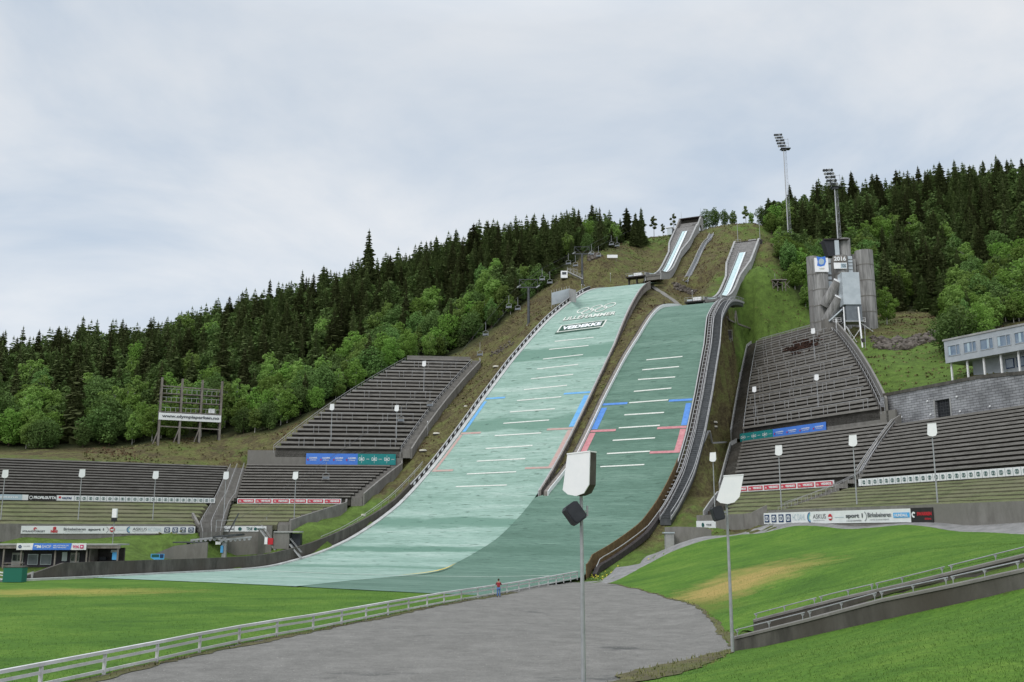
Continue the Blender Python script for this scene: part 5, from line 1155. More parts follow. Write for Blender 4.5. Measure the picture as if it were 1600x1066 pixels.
# red rows
def red_row(label, B, i, a, b, n):
    bn = row_banner('sponsor_banner', label, B, i, a, b, .1, 1.0, M['banner_white'])
    for k in range(n):
        x0, x1 = (k + .04) / n, (k + .95) / n; bn.rect(x0, x1, .16, .86, 'banner_red', .03, 'red_field'); bn.text('VEIDEKKE', x0 + .30 / n, x1 - .06 / n, .34, .7, 'ink_white', .05, .06); bn.text('lik', x0 + .07 / n, x0 + .2 / n, .34, .62, 'ink_white', .02, .06)
    return bn
red_row('strip of red VEIDEKKE panels below the lower middle-left benches', BB, b1, 371, 533, 6)
red_row('strip of red VEIDEKKE panels below the lower middle-right benches', BR, r1, 1148, 1306, 6)
# white small banners near stair foot
bn = wall_banner('short white banner with green emblems behind the chairlift wheel', BB, rowsB_t[0][1], 339, 417, .95, 1.0, M['banner_white'])
bn.ring(.47, .5, .34, 'ink_green', r0=.0); bn.text('LILLEHAMMER', .05, .36, .3, .6, 'ink'); bn.text('TINE', .6, .72, .25, .8, 'ink_green'); bn.ring(.78, .5, .3, 'ink_green', r0=.1); bn.text('MEIERIET', .82, .97, .3, .66, 'ink_green')
bn = wall_banner('small white banner with one round green emblem at middle right', BR, rowsR_t[0][1], 1092, 1122, 1.25, 1.9, M['banner_white'])
bn.ring(.36, .5, .28, 'ink_green', r0=0); bn.text('TINE', .52, .8, .38, .62, 'ink')
# far right emblem strip
bn = row_banner('sponsor_banner', 'white strip of repeated blue-green emblems above the far right turf terrace', BF, f1, 1345, 1640, .1, 1.0, M['banner_white']); emblem_row(bn, 0.02, 1, 27)
# far right wall board
bn = wall_banner('long white sponsor board with emblems, ASKUS and Birkebeineren on the far right wall', BF, rowsF_t[0][1], 1198, 1428, 1.6, 1.75, M['banner_white'])
xf = lambda px: float(np.interp(px, [1198, 1428], [0, 1]))
for k in range(4): bn.logo(xf(1204.5 + 13.3 * k), .5, .3, 'ink_white', 'ink_navy')
bn.text('HC DAHL', xf(1252), xf(1274), .3, .82, 'ink_pale', -.01)
for r in (.45, .34, .24): bn.ring(xf(1283), .52, r, ['ink_navy', 'ink_lightblue', 'ink_green_b'][int((.45 - r) * 10)], r0=.82, a0=1.7, a1=4.7)
bn.text('ASKUS', xf(1287), xf(1308), .4, .78, 'ink', .0); bn.text('rengjoring og eiendom', xf(1287), xf(1306), .2, .3, 'ink', 0)
bn.ring(xf(1315), .5, .27, 'ink_red', r0=0); bn.rect(xf(1312.5), xf(1317.5), .38, .52, 'ink_white', .07, 'emblem'); bn.rect(xf(1322), xf(1336), .46, .5, 'ink_pale', .03, 'emblem')
bn.text('sport 1', xf(1339), xf(1364), .32, .74, 'ink', .04); bn.ring(xf(1365), .5, .4, 'ink', r0=.88, a0=-1.2, a1=1.2); bn.text('LILLEHAMMER', xf(1340), xf(1362), .12, .24, 'ink', 0)
bn.text('Birkebeineren', xf(1371), xf(1403), .42, .78, 'ink', .02); bn.text('HOTEL & APARTMENTS', xf(1374), xf(1400), .18, .28, 'ink', 0)
bn.rect(xf(1406), xf(1427), .35, .72, 'ink_lightblue', .03); bn.text('HUNDALL', xf(1408), xf(1425), .42, .64, 'ink_white', .04, .06)
bn = wall_banner('black banner with red SWARREN lettering at the right end of the sponsor board', BF, rowsF_t[0][1], 1428.5, 1463, 1.75, 1.85, M['banner_black'], out=.58)
bn.text('SWARREN', .3, .96, .48, .72, 'ink_red', .05); bn.text('skiers', .64, .93, .2, .36, 'ink_red', .02); bn.ring(.15, .55, .2, 'ink_white', r0=.4, a0=.5, a1=5.2)
# blue and teal banners on the band walls
def bluebanner(label, B, i0, i1, px0, px1, order, frac):
    z = B.z[i0]; h = (B.z[i1] - z) * .82; a = B.pt(B.m[i0], z, px0) - B.n * .35; b = B.pt(B.m[i0], z, px1) - B.n * .35; a.z = b.z = z + (B.z[i1] - z) * .05
    bn = Banner('long_banner', label, a, (b - a).normalized(), B.n, (b - a).length, h, M['banner_blue'])
    tx = (frac, 1) if order == 'bt' else (0, frac); bx = (0, frac) if order == 'bt' else (frac, 1)
    bn.rect(tx[0], tx[1], 0, 1, 'banner_teal', .03, 'teal_field')
    for k in range(4): x = bx[0] + (bx[1] - bx[0]) * (k + .5) / 4; w = (bx[1] - bx[0]) / 4; bn.text('LILLEHAMMER', x - w * .25, x + w * .36, .52, .66, 'ink_white', .03, .05); bn.text('OLYMPIAPARK', x - w * .2, x + w * .3, .34, .44, 'ink_white', .01, .05); bn.rect(x - w * .4, x - w * .32, .34, .5, 'ink_red', .05, 'emblem')
    for k in range(3): x = tx[0] + (tx[1] - tx[0]) * (k + .5) / 3; w = (tx[1] - tx[0]) / 3; bn.text('OAO', x - w * .42, x + w * .02, .36, .68, 'ink_white', .02, .05); bn.text('innlandet', x + w * .16, x + w * .4, .46, .58, 'ink_white', 0, .05); bn.rect(x - w * .21, x - w * .19, .15, .85, 'ink_white', .06, 'emblem')
bluebanner('blue and teal banner on the concrete wall below the steep upper left benches', BB, b3, b4, 478, 618, 'bt', .575)
bluebanner('teal and blue banner on the concrete wall below the steep upper right benches', BR, r3, r4, 1159, 1293, 'tb', .41)
# damaged dark netting on the right stand
r = rowsE[22]; mb = MB()
for k in range(110):
    f = random.gauss(.6, .09); rr = rowsE[max(20, min(25, int(random.gauss(22.8, .9))))]; q = rr[4].lerp(rr[5], f) - BR.n * random.uniform(.5, .8); q.z = rr[3] + random.uniform(-.5, .15); d = BR.d * random.uniform(.4, 1.3) + Vector((random.uniform(-.2, .2), random.uniform(-.2, .2), random.uniform(-.25, .25))); mb.bar(q - d, q + d, .2, .22)
M['rust'] = mat('charred_wood', (.025, .014, .01), (.07, .035, .025), 1, .9); tag(mb.build('broken_planks', M['rust'], None), 'dark brown heap of charred planks lying on the steep upper right benches', 'planks')
# ---------------------------------------------------------------- stone wall and building on the right
m0, z0, m1, z1, pL, pR = rowsF_b[-1]; nF = BF.n
bw = thing('block_wall', 'pale block retaining wall with a dark doorway behind the far right benches', 'wall', pL)
base = [pL + BF.n * (m1 - m0 + 1.4) + BF.d * 1.0]
w0 = BF.pt(BF.m[f3] + 1.2, z1, 1384); w1 = BF.pt(BF.m[f3] + 1.2, z1, 1535); w2 = BF.pt(BF.m[f3] + 1.2, z1, 1790)
def ztop(p, py, px=None): 
    x, z = ray(proj(p.x, p.y, z1)[0], py); return z * p.y
wc = w0 - BF.n * -2.5 + BF.d * 2.0
def wallseg(a, b, za, zb, m, name='wall_section', th=.6):
    mb = MB(); n = 12; st = []
    for i in range(2): 
        p, zt_ = (a, za) if i == 0 else (b, zb); st.append([zz(p, z1 - 3), zz(p + BF.n * th, z1 - 3), zz(p + BF.n * th, zt_), zz(p, zt_)])
    mb.sweep(st); return mb.build(name, m, bw)
def stone_mat():
    m = bpy.data.materials.new('coursed_blocks'); m.use_nodes = True; nt = m.node_tree; N = nt.nodes; L = nt.links; b = N['Principled BSDF']; b.inputs['Roughness'].default_value = .9
    geo = N.new('ShaderNodeNewGeometry'); sp = N.new('ShaderNodeSeparateXYZ'); L.new(geo.outputs['Position'], sp.inputs[0]); ad = N.new('ShaderNodeMath'); ad.operation = 'MULTIPLY'; ad.inputs[1].default_value = -1.05; L.new(sp.outputs['Y'], ad.inputs[0])
    cb = N.new('ShaderNodeCombineXYZ'); L.new(ad.outputs[0], cb.inputs[0]); L.new(sp.outputs['Z'], cb.inputs[1])
    br = N.new('ShaderNodeTexBrick'); br.inputs['Scale'].default_value = 1; br.inputs['Brick Width'].default_value = 1.3; br.inputs['Row Height'].default_value = .42; br.inputs['Mortar Size'].default_value = .035
    br.inputs['Color1'].default_value = (.27, .275, .29, 1); br.inputs['Color2'].default_value = (.35, .355, .37, 1); br.inputs['Mortar'].default_value = (.09, .09, .095, 1); L.new(cb.outputs[0], br.inputs['Vector'])
    n = N.new('ShaderNodeTexNoise'); n.inputs['Scale'].default_value = .35; n.inputs['Detail'].default_value = 7; L.new(geo.outputs['Position'], n.inputs['Vector']); r = N.new('ShaderNodeMapRange'); r.inputs[1].default_value = .35; r.inputs[2].default_value = .65; r.inputs[3].default_value = .6; r.inputs[4].default_value = 1.1; L.new(n.outputs['Fac'], r.inputs[0])
    vm = N.new('ShaderNodeVectorMath'); vm.operation = 'SCALE'; L.new(br.outputs['Color'], vm.inputs[0]); L.new(r.outputs[0], vm.inputs['Scale']); L.new(vm.outputs[0], b.inputs['Base Color'])
    bp = N.new('ShaderNodeBump'); bp.inputs['Strength'].default_value = .6; bp.inputs['Distance'].default_value = .08; L.new(br.outputs['Fac'], bp.inputs['Height']); bp.invert = True; L.new(bp.outputs[0], b.inputs['Normal']); return m
M['blocks'] = stone_mat()
zt0, zt1, zt2 = ztop(w0, 620), ztop(w1, 592), ztop(w2, 575)
d0 = BF.pt(BF.m[f3] + 1.2, z1, 1463); d1 = BF.pt(BF.m[f3] + 1.2, z1, 1488)
zd = lambda p: zt0 + (zt1 - zt0) * (p - w0).length / (w1 - w0).length
# curved left end
cu = [w0 + BF.d * (3.4 * math.sin(a)) + BF.n * (3.4 * (1 - math.cos(a)) * 1.3) for a in np.linspace(0, 1.5, 7)]
for a, b in zip(cu[:-1], cu[1:]): wallseg(b, a, zt0 - .1, zt0, M['blocks'])
wallseg(w0, d0, zt0, zd(d0), M['blocks']); wallseg(d1, w1, zd(d1), zt1, M['blocks']); wallseg(w1, w2, zt1 - .01, zt1 - 2.0, M['blocks'])
mb = MB(); mb.prism([zz(d0, z1 + 3.4), zz(d1, z1 + 3.4), zz(d1, zd(d1) - .01), zz(d0, zd(d0) - .01)], BF.n * .6); mb.build('wall_section', M['blocks'], bw)
mb = MB(); mb.prism([zz(d0 + BF.n * .5, z1 - 2), zz(d1 + BF.n * .5, z1 - 2), zz(d1 + BF.n * .5, z1 + 3.45), zz(d0 + BF.n * .5, z1 + 3.45)], BF.n * .1); dr = mb.build('doorway', M['black'], bw)
mb = MB()
for a, b in ((d0, d0 - BF.d * -.25), (d1 + BF.d * .25, d1)): mb.prism([zz(a - BF.n * .06, z1 - .5), zz(b - BF.n * .06, z1 - .5), zz(b - BF.n * .06, z1 + 3.6), zz(a - BF.n * .06, z1 + 3.6)], BF.n * .3)
mb.build('door_frame', M['concrete_light'], bw)
mb = MB(); 
for k in range(6): q = d0.lerp(d1, (k + .5) / 6) + BF.n * .3; mb.tube(zz(q, z1 - 1), zz(q, z1 + 3.4), .03, n=4)
for k in range(7): mb.bar(zz(d0 + BF.n * .3, z1 + .3 + k * .5), zz(d1 + BF.n * .3, z1 + .3 + k * .5), .04, .04)
mb.build('gate_grille', M['galv_dark'], bw)
mb = MB()
for a, b, za, zb in ((w0, w1, zt0, zt1), (w1, w2, zt1, zt1 - 2.0)): mb.sweep([[zz(p - BF.n * .12, z_), zz(p + BF.n * .8, z_), zz(p + BF.n * .8, z_ + .55), zz(p - BF.n * .12, z_ + .55)] for p, z_ in ((a, za), (b, zb))])
mb.build('coping', M['concrete_dark'], bw)
for (px, py) in ((1452, 627), (1455, 648), (1498, 620), (1501, 643), (1548, 635), (1410, 652)):
    p = BF.pt(BF.m[f3] + 1.1, z1, px); x, z = ray(px, py); q = zz(p, z * p.y); mb = MB(); mb.tube(q, q - BF.n * .15, .16, .12, 8); mb.build('lamp_disc', M['panel_white'], bw)
# grey building
bd = math.radians(117); Bd = Vector((math.cos(bd), math.sin(bd), 0)); Bn = Vector((Bd.y, -Bd.x, 0))
c0 = at(1477, 568, 186); rd = -Bd
bl = thing('office_building', 'grey two-storey building with a long window band and slim columns at the right edge', 'building', c0 - UP * 3)
def bp_(a, b, c): return c0 + rd * a + Bn * b + UP * c
zt_ = ray(1469, 532)[1] * 186 - c0.z; LEN = 34; ZT = 4.3
mb = MB(); mb.prism([bp_(0, .25, 0), bp_(LEN, .25, 0), bp_(LEN, .25, ZT), bp_(0, .25, ZT)], Bn * 9); mb.build('upper_storey', M['facade'], bl)
mb = MB(); mb.prism([bp_(-.2, -.05, ZT), bp_(LEN, -.05, ZT), bp_(LEN, -.05, ZT + .35), bp_(-.2, -.05, ZT + .35)], Bn * 9.6); mb.build('roof', M['concrete_light'], bl)
mb = MB(); mb.prism([bp_(3.5, 3.2, -4.2), bp_(LEN, 3.2, -4.2), bp_(LEN, 3.2, 0), bp_(3.5, 3.2, 0)], Bn * 5.5); mb.build('lower_storey', M['facade'], bl)
for (z0_, z1_) in ((0, 1.2), (3.3, ZT)): mb = MB(); mb.prism([bp_(0, .1, z0_), bp_(LEN, .1, z0_), bp_(LEN, .1, z1_), bp_(0, .1, z1_)], Bn * .16); mb.build('facade_band', M['facade'], bl)
k = 0
while .6 + k * 3.55 + 2.9 < LEN:
    a = .7 + k * 3.55; mb = MB()
    for (x0, x1, y0, y1) in ((a, a + 2.85, 1.2, 1.32), (a, a + 2.85, 3.18, 3.3), (a, a + .12, 1.32, 3.18), (a + 2.73, a + 2.85, 1.32, 3.18), (a + 1.9, a + 2.0, 1.32, 3.18)): mb.prism([bp_(x0, .02, y0), bp_(x1, .02, y0), bp_(x1, .02, y1), bp_(x0, .02, y1)], Bn * .2)
    w_ = mb.build('window', M['facade'], bl)
    mb = MB(); mb.prism([bp_(a + .1, .16, 1.3), bp_(a + 2.75, .16, 1.3), bp_(a + 2.75, .16, 3.2), bp_(a + .1, .16, 3.2)], Bn * .06); mb.build('pane', M['glass_blue'], w_)
    mb = MB(); mb.box(bp_(a + (.4 + 2.0 * ((k * 37) % 3) / 3), .12, 2.3), (.5, .02, 1.7), (rd, Bn, UP)); mb.build('blind', M['ink_pale'], w_)
    for (x0, x1) in ((a - .7, a),): mb = MB(); mb.prism([bp_(x0, .1, 1.2), bp_(x1, .1, 1.2), bp_(x1, .1, 3.3), bp_(x0, .1, 3.3)], Bn * .14); mb.build('facade_pier', M['facade'], bl)
    k += 1
for k in range(8): mb = MB(); mb.box(bp_(.6 + k * 3.55, .9, -2.4), (.28, .28, 4.8), (rd, Bn, UP)); mb.build('column', M['white_paint'], bl)
for k in range(4):
    a = 10.5 + k * 2.2; mb = MB(); mb.prism([bp_(a, 3.12, -2.4), bp_(a + 1.7, 3.12, -2.4), bp_(a + 1.7, 3.12, -.6), bp_(a, 3.12, -.6)], Bn * .1); w_ = mb.build('window', M['ink_navy'], bl)
    mb = MB(); mb.prism([bp_(a + .15, 3.06, -2.25), bp_(a + 1.55, 3.06, -2.25), bp_(a + 1.55, 3.06, -.75), bp_(a + .15, 3.06, -.75)], Bn * .05); mb.build('pane', M['glass_blue'], w_)
mb = MB(); mb.prism([bp_(3, -.2, -4.4), bp_(LEN, -.2, -4.4), bp_(LEN, -.2, -4.1), bp_(3, -.2, -4.1)], Bn * 6); mb.build('floor_slab', M['concrete'], bl)
# ---------------------------------------------------------------- judging tower
DT = 245.0; t0 = at(1318, 512, DT); t0.z -= 2
jt = thing('judging_tower', 'weathered concrete tower of round shafts with metal cabins, an emblem board and the year 2016', 'tower', t0)
def tp(px, py, dy=0.0): p = at(px, py, DT + dy); return p
sc = .163
def shaft(px, rtop, rbot, pyt, pyb, dy, name='shaft', mname='tower_conc', n=20, seams=True):
    a = at(px, pyb, DT + dy); b = at(px, pyt, DT + dy); b = Vector((a.x, a.y, b.z)); mb = MB(); mb.tube(a - UP * 3, b, rbot, rtop, n); o = mb.build(name, M[mname], jt)
    if seams:
        k = 0; z = a.z + 2.5
        while z < b.z - 1: mb = MB(); f = (z - a.z) / (b.z - a.z); mb.tube(zz(a, z), zz(a, z + .22), rbot + (rtop - rbot) * f + .06, n=n); mb.build('seam_ring', M['concrete'], o); z += 4.2
    return a, b
sa, sb = shaft(1287, 2.0, 2.0, 405, 520, 0); sa2, sb2 = shaft(1276.0, 1.5, 1.5, 402, 520, 2.5)
ra, rb = shaft(1357, 2.3, 2.3, 393, 505, 3); ra2, rb2 = shaft(1341, 1.7, 1.7, 400, 505, 5)
ca, cb_ = shaft(1320, 1.9, 1.9, 401, 520, 1); shaft(1320, 1.6, 1.6, 374, 402, 3, 'cap_shaft', seams=False)
def wallbox(p, w, d, h, m, name, parent=None, ax=None):
    mb = MB(); mb.box(p, (w, d, h), ax); return mb.build(name, M[m], parent or jt)
zt = lambda py, dy=0: ray(1318, py)[1] * (DT + dy)
Tm = (zt(402) + zt(520)) / 2; Th = zt(402) - zt(520)
wallbox(Vector((sa.x + 2.6, DT + 2.2, Tm)), 3.4, 2.4, Th, 'tower_conc', 'link_wall'); wallbox(Vector((ca.x + 2.6, DT + 3.0, Tm)), 3.4, 2.4, Th, 'tower_conc', 'link_wall'); wallbox(Vector((ca.x, DT + 3.4, Tm)), 12, 1.2, Th - 1, 'tower_conc', 'rear_wall')
for xo, ys in ((2.35, ((404, 410), (412, 428), (431, 436), (438, 450))), (5.15 + 0, ((399, 404), (405, 409), (410, 414), (415, 420), (421, 425)))):
    for (y0, y1) in ys:
        za, zb_ = zt(y0), zt(y1); wallbox(Vector((sa.x + (xo if xo < 3 else (ca.x - sa.x) + 2.55), DT + .9, (za + zb_) / 2)), 1.7 if xo < 3 else 1.1, .3, abs(za - zb_) * .95, 'metal_sheet', 'window_panel')
# flared dark hood at the top
q = at(1300, 400, DT + 1); top = at(1300, 375, DT + 1); h = top.z - q.z; mb = MB()
mb.prism([q + Vector((-.9, 0, 0)), q + Vector((.9, 0, 0)), q + Vector((.9, 0, h)), q + Vector((-1.9, 0, h))], Vector((0, 2.6, 0))); mb.build('hood', M['black'], jt)
wallbox(q + Vector((1.35, .6, h / 2)), 1.1, 1.8, h - .3, 'metal_sheet', 'hood_panel'); mb = MB(); mb.box(q + Vector((1.3, 1.6, h + .1)), (6.4, 4.2, .25)); mb.build('hood_roof', M['wood_dark'], jt)
# emblem board
e0 = Vector((sa.x - .2, DT - 2.15, zt(417.5))); EW, EH = 3.5, 3.7
mb = MB(); mb.box(e0, (EW, .15, EH)); eb = mb.build('emblem_board', M['panel_white'], jt)
def flat(parent, c, pts, m, name): mb = MB(); mb.add([c + Vector((x, 0, z)) for x, z in pts], [tuple(range(len(pts)))]); return mb.build(name, M[m], parent)
flat(eb, e0 + Vector((0, -.1, .75)), [(-1.15, -1.0), (-.3, -1.25), (.75, -.95), (1.2, .1), (1.1, 1.5), (.1, 1.25), (-1.2, 1.45), (-.95, .1)], 'banner_blue', 'blue_field')
flat(eb, e0 + Vector((0, -.14, .75)), [(-.65, -.45), (-.1, -.75), (.5, -.5), (.75, .2), (.5, .75), (-.1, .95), (-.55, .6), (-.75, 0)], 'ink_pale', 'emblem')
for k in range(5):
    mb = MB(); cx = -.5 + k * .25; n = 12; vs = []
    for i in range(n):
        a = 2 * PI * i / n
        for r in (.12, .17): vs.append(e0 + Vector((cx + r * math.cos(a), -.12 - .004 * k, -1.0 - (.1 if k % 2 else 0) + r * math.sin(a))))
    mb.add(vs, [(2*i, 2*i+1, (2*i+3) % (2*n), (2*i+2) % (2*n)) for i in range(n)]); mb.build('ring', M[['ink_lightblue', 'line_yellow', 'ink', 'ink_green_b', 'ink_red'][k]], eb)
# year board
y0b = Vector((ca.x - .8, DT - 1.35, zt(406.5)))
mb = MB(); mb.box(y0b + Vector((0, .12, 0)), (3.4, .12, 1.5)); yb = mb.build('year_board', M['wood_grey'], jt); wall_text(yb, '2016', y0b, Vector((1, 0, 0)), UP, 3.1, 1.15, M['ink_white'], Vector((0, 0, 0)), 'lettering', .04)
mb = MB(); c_ = y0b + Vector((0, .1, -1.85)); mb.box(c_, (3.3, .12, 1.6)); b2 = mb.build('white_board', M['panel_white'], jt)
flat(b2, c_ + Vector((.8, -.1, 0)), [(-.7, -.6), (.7, -.6), (.7, .6), (-.7, .6)], 'ink_pale', 'emblem'); wall_text(b2, 'YOG', c_ + Vector((.8, -.14, 0)), Vector((1, 0, 0)), UP, 1.1, .8, M['ink'], Vector((0, 0, 0)), 'lettering', .02)
# metal cabins
mc0 = at(1330, 452, DT - 7); mt = at(1330, 428, DT - 7); mbm = at(1330, 478, DT - 7); hh = mt.z - mbm.z
wallbox(Vector((mc0.x - .5, DT - 7, (mt.z + mbm.z) / 2)), 4.3, 3.2, hh, 'metal_sheet', 'upper_cabin')
lb = at(1333, 503, DT - 7); wallbox(Vector((mc0.x - .1, DT - 6.8, (mbm.z + lb.z) / 2)), 3.9, 2.9, mbm.z - lb.z - .02, 'metal_dark', 'lower_cabin')
mb = MB(); mb.box(Vector((mc0.x - .2, DT - 6.8, lb.z - .15)), (4.6, 3.6, .3)); mb.build('cabin_floor', M['galv'], jt)
# inclined stair tubes
for (xa, ya, xb, yb_) in ((1311, 440, 1288, 478), (1313, 465, 1291, 503)):
    a = at(xa, ya, DT - 5.5); b = at(xb, yb_, DT - 2.5); mb = MB(); mb.tube(b, a, 1.35, 1.35, 16); tb = mb.build('stair_tube', M['tower_conc'], jt); d = (a - b).normalized(); mb = MB(); mb.tube(a - d * .15, a + d * .12, 1.45, 1.45, 16); mb.build('tube_end', M['panel_white'], tb)
wallbox(at(1297, 510, DT - 3), 3.6, 3.0, 3.2, 'concrete', 'base_block')
mb = MB(); a = at(1297, 503, DT - 4); b = at(1318, 484, DT - 6); mb.bar(a, b, 2.0, .3); mb.build('stair_ramp', M['metal_sheet'], jt)
def leg(xa, ya, xb, yb_, da, db, r=.16, m='white_paint', nm='leg'):
    mb = MB(); a = at(xa, ya, DT + da); b = at(xb, yb_, DT + db); mb.tube(a, b, r, n=6); return mb.build(nm, M[m], jt)
leg(1318, 480, 1322, 543, -8.5, -9.5); leg(1341, 480, 1351.5, 579, -8.5, -14.5, .2); leg(1306, 498, 1310, 534, -7, -7); leg(1297, 508, 1309, 531, -4, -6, .14); leg(1345, 505, 1364, 518, -8, -6, .12)
leg(1326, 540, 1344, 514, -9, -9, .07, nm='brace'); leg(1324, 512, 1342, 540, -9, -9, .07, nm='brace'); leg(1322, 510, 1330, 526, -9, -8, .14); leg(1351, 508, 1353.5, 576, -12.5, -13.8, .06, 'galv', 'ladder')
for k, (xx, yy) in enumerate(((1308, 500), (1346, 500))):
    mb = MB(); q = at(xx, yy + 3, DT - 8)
    for z in (0, .5, 1.0): mb.bar(q + Vector((-1, 0, z)), q + Vector((1, 0, z)), .07, .07)
    for x in (-1, 0, 1): mb.tube(q + Vector((x, 0, 0)), q + Vector((x, 0, 1)), .05, n=4)
    mb.build('balcony_rail', M['white_paint'], jt)
wallbox(at(1349, 532, DT - 12), .9, .5, .9, 'wood_dark', 'service_box')
# ---------------------------------------------------------------- floodlight masts
def flood(label, pxb, pyb, pyt, D, headw):
    b = at(pxb, pyb, D); x, z = ray(pxb, pyt); top = z * D; hgt = top - b.z + 3; o = thing('floodlight_mast', label, 'floodlight', (b.x, b.y, b.z - 3)); b = Vector((b.x, b.y, b.z - 3))
    mb = MB(); mb.tube(b, b + UP * hgt, .24, .16, 8); mb.build('pole', M['galv'], o)
    mb = MB()
    for dx, dy in ((1.1, 1.6), (1.7, 2.0)): mb.tube(b + Vector((dx, dy, 0)), b + Vector((dx * .8, dy * .8, hgt)), .05, n=4)
    for k in range(int(hgt / 1.2)): z = k * 1.2; mb.bar(b + Vector((1.1, 1.6, z)), b + Vector((1.65, 1.95, z + (.9 if k % 2 else 0))), .05, .05)
    mb.build('ladder', M['galv'], o)
    mb = MB(); mb.box(b + UP * hgt + Vector((.8, .6, 0)), (3.4, 2.2, .2)); mb.box(b + UP * (hgt - .5) + Vector((.2, .2, 0)), (1.6, 1.2, .5)); mb.build('platform', M['galv_dark'], o)
    mb = MB()
    for dx in (-.5, .9, 2.3): mb.tube(b + UP * hgt + Vector((dx, 1.2, 0)), b + UP * (hgt + 4.3) + Vector((dx * .9, 1.2, 0)), .06, n=4)
    for z in (1.2, 2.5, 3.9): mb.bar(b + UP * (hgt + z) + Vector((-.5, 1.2, 0)), b + UP * (hgt + z) + Vector((2.3, 1.2, 0)), .07, .07)
    mb.build('head_frame', M['galv'], o)
    for i in range(4):
        for j in range(5):
            c = b + UP * (hgt + .6 + j * 1.05) + Vector((-1.6 + i * headw * 1.7 + j * -.3, -.6 - i * .1, 0)); d = Vector((-.55, -.75, -.35)).normalized(); mb = MB(); mb.tube(c, c + d * .5, .2, .46, 8); mb.build('lamp', M['galv_dark'] if (i + j) % 3 else M['galv'], o)
    return o
flood('tall floodlight mast standing alone against the sky right of the in-runs', 1232, 372, 232, 330, .42)
flood('shorter dark floodlight mast against the spruces above the judging tower', 1310, 385, 292, 272, .42)
# ---------------------------------------------------------------- lamp posts with white reflector heads
def make_lamp(h=9.3, head=(1.25, 1.7), name='reflector_lamp', skew=0.0):
    o = thing(name, 'x', 'lamp post'); mb = MB(); mb.tube((0, 0, -.6), (0, 0, h - head[1]), .1, .065, 10); mb.build('pole', M['galv'], o, local=True)
    w, H_ = head; z = h - H_; out = [(-w * .40, z + H_), (w * .44, z + H_ + .06), (w * .47, z + H_ * .25), (w * .30, z + H_ * .05), (w * .02, z - .02), (-w * .30, z + H_ * .03), (-w * .5, z + H_ * .14)]
    out = [(a + skew * (b - z), b) for a, b in out]; tx = skew * H_
    mb = MB(); mb.prism([Vector((a, -.42, b)) for a, b in out], (0, .05, 0)); mb.build('reflector', M['panel_white'], o, local=True)
    mb = MB(); n = len(out); f0 = [Vector((a, -.37, b)) for a, b in out]; f1 = [Vector((a * .82 + .1, .12, b * .98 + .02 * (z + H_ / 2))) for a, b in out]; mb.add(f0 + f1, [(i, (i + 1) % n, n + (i + 1) % n, n + i) for i in range(n)] + [tuple(range(n, 2 * n))]); mb.build('housing', M['panel_back'], o, local=True)
    mb = MB(); mb.prism([Vector((tx - w * .41, -.44, z + H_ + .0)), Vector((tx + w * .45, -.44, z + H_ + .06)), Vector((tx + w * .45, .1, z + H_ + .06)), Vector((tx - w * .41, .1, z + H_))], (0, 0, .05)); mb.build('top_cap', M['panel_white'], o, local=True)
    return o
def copy_tree(o):
    c = o.copy(); col.objects.link(c)
    for ch in [k for k in scn.objects if k.parent == o]: 
        d = ch.copy(); col.objects.link(d); d.parent = c
    return c
lamp_far = make_lamp(9.0, (1.12, 1.45)); lamp_far_used = []
lamps = [(1, 812, 735, 172, 'white reflector lamp at the left picture edge by the far left benches', .5), (122, 812, 734, 181, 'white reflector lamp over the PROFILGUTTA panel', .5), (238.5, 812, 737, 188, 'white reflector lamp right of centre of the far left benches', .35), (349.5, 810, 738, 196, 'white reflector lamp beside the wide left stairway', .3),
         (459.5, 811, 738, 194, 'white reflector lamp by the left red banner row', 0), (517, 692, 632, 234, 'white reflector lamp at the left side of the steep upper left benches', .1), (619, 692, 634, 239, 'white reflector lamp at the middle right of the steep upper left benches', 0), (662, 616, 565, 266, 'topmost white reflector lamp on the upper left benches', 0),
         (1117, 795, 708, 160, 'white reflector lamp on the grass strip beside the lower right stand', -.2), (1181, 657, 605, 218, 'white reflector lamp at the left side of the steep upper right benches', -.3), (1279, 643, 586, 196, 'white reflector lamp at the right side of the steep upper right benches', -.3), (1273, 565, 514, 228, 'topmost white reflector lamp near the judging tower', -.2),
         (1221, 793, 697, 122, 'white reflector lamp in front of the right red banner row', -.2), (1339, 788, 681, 112, 'white reflector lamp in front of the narrow right stairway', -.3), (1465, 785, 663, 98, 'white reflector lamp before the far right benches', -.3)]
def on_block(B, i0, i1, px, py):
    rx, rz = ray(px, py); k = (B.z[i1] - B.z[i0]) / (B.m[i1] - B.m[i0]); nn = rx * B.n.x + B.n.y
    return (B.z[i0] - k * (B.nO + B.m[i0])) / (rz - k * nn)
LB_ = [(BA, 0, a1)] * 4 + [(BB, 0, b1)] + [(BB, b4, b5)] * 3 + [None] + [(BR, r4, r5)] * 3 + [(BR, 0, r1)] + [(BF, 0, f1)] * 2
for i, (px, pyb, pyt, D, lab, rz) in enumerate(lamps):
    if LB_[i]: D = on_block(*LB_[i], px, pyb) - .5
    p = at(px, pyb, D); x, z = ray(px, pyt); hgt = z * D - p.z; o = lamp_far if i == 0 else copy_tree(lamp_far); k = hgt / 9.0
    hs = {1181: .82, 1279: .9}.get(px, 1)
    o.location = p; o.scale = (k * 1.0, k, k); o.rotation_euler = (0, 0, rz); o['label'] = lab; o['group'] = 'reflector lamps around the arena'
def place_near(px, pyb, pyt, D, lab, rz, tilt, sp_side):
    p = at(px, pyb, D); x, z = ray(px, pyt); hgt = z * D - p.z; o = make_lamp(hgt, (1.2, 1.58) if D < 45 else (1.22, 1.45), skew=tilt); o.location = p; o.rotation_euler = (0, 0, rz); o['label'] = lab; o['group'] = 'reflector lamps around the arena'
    return o, hgt
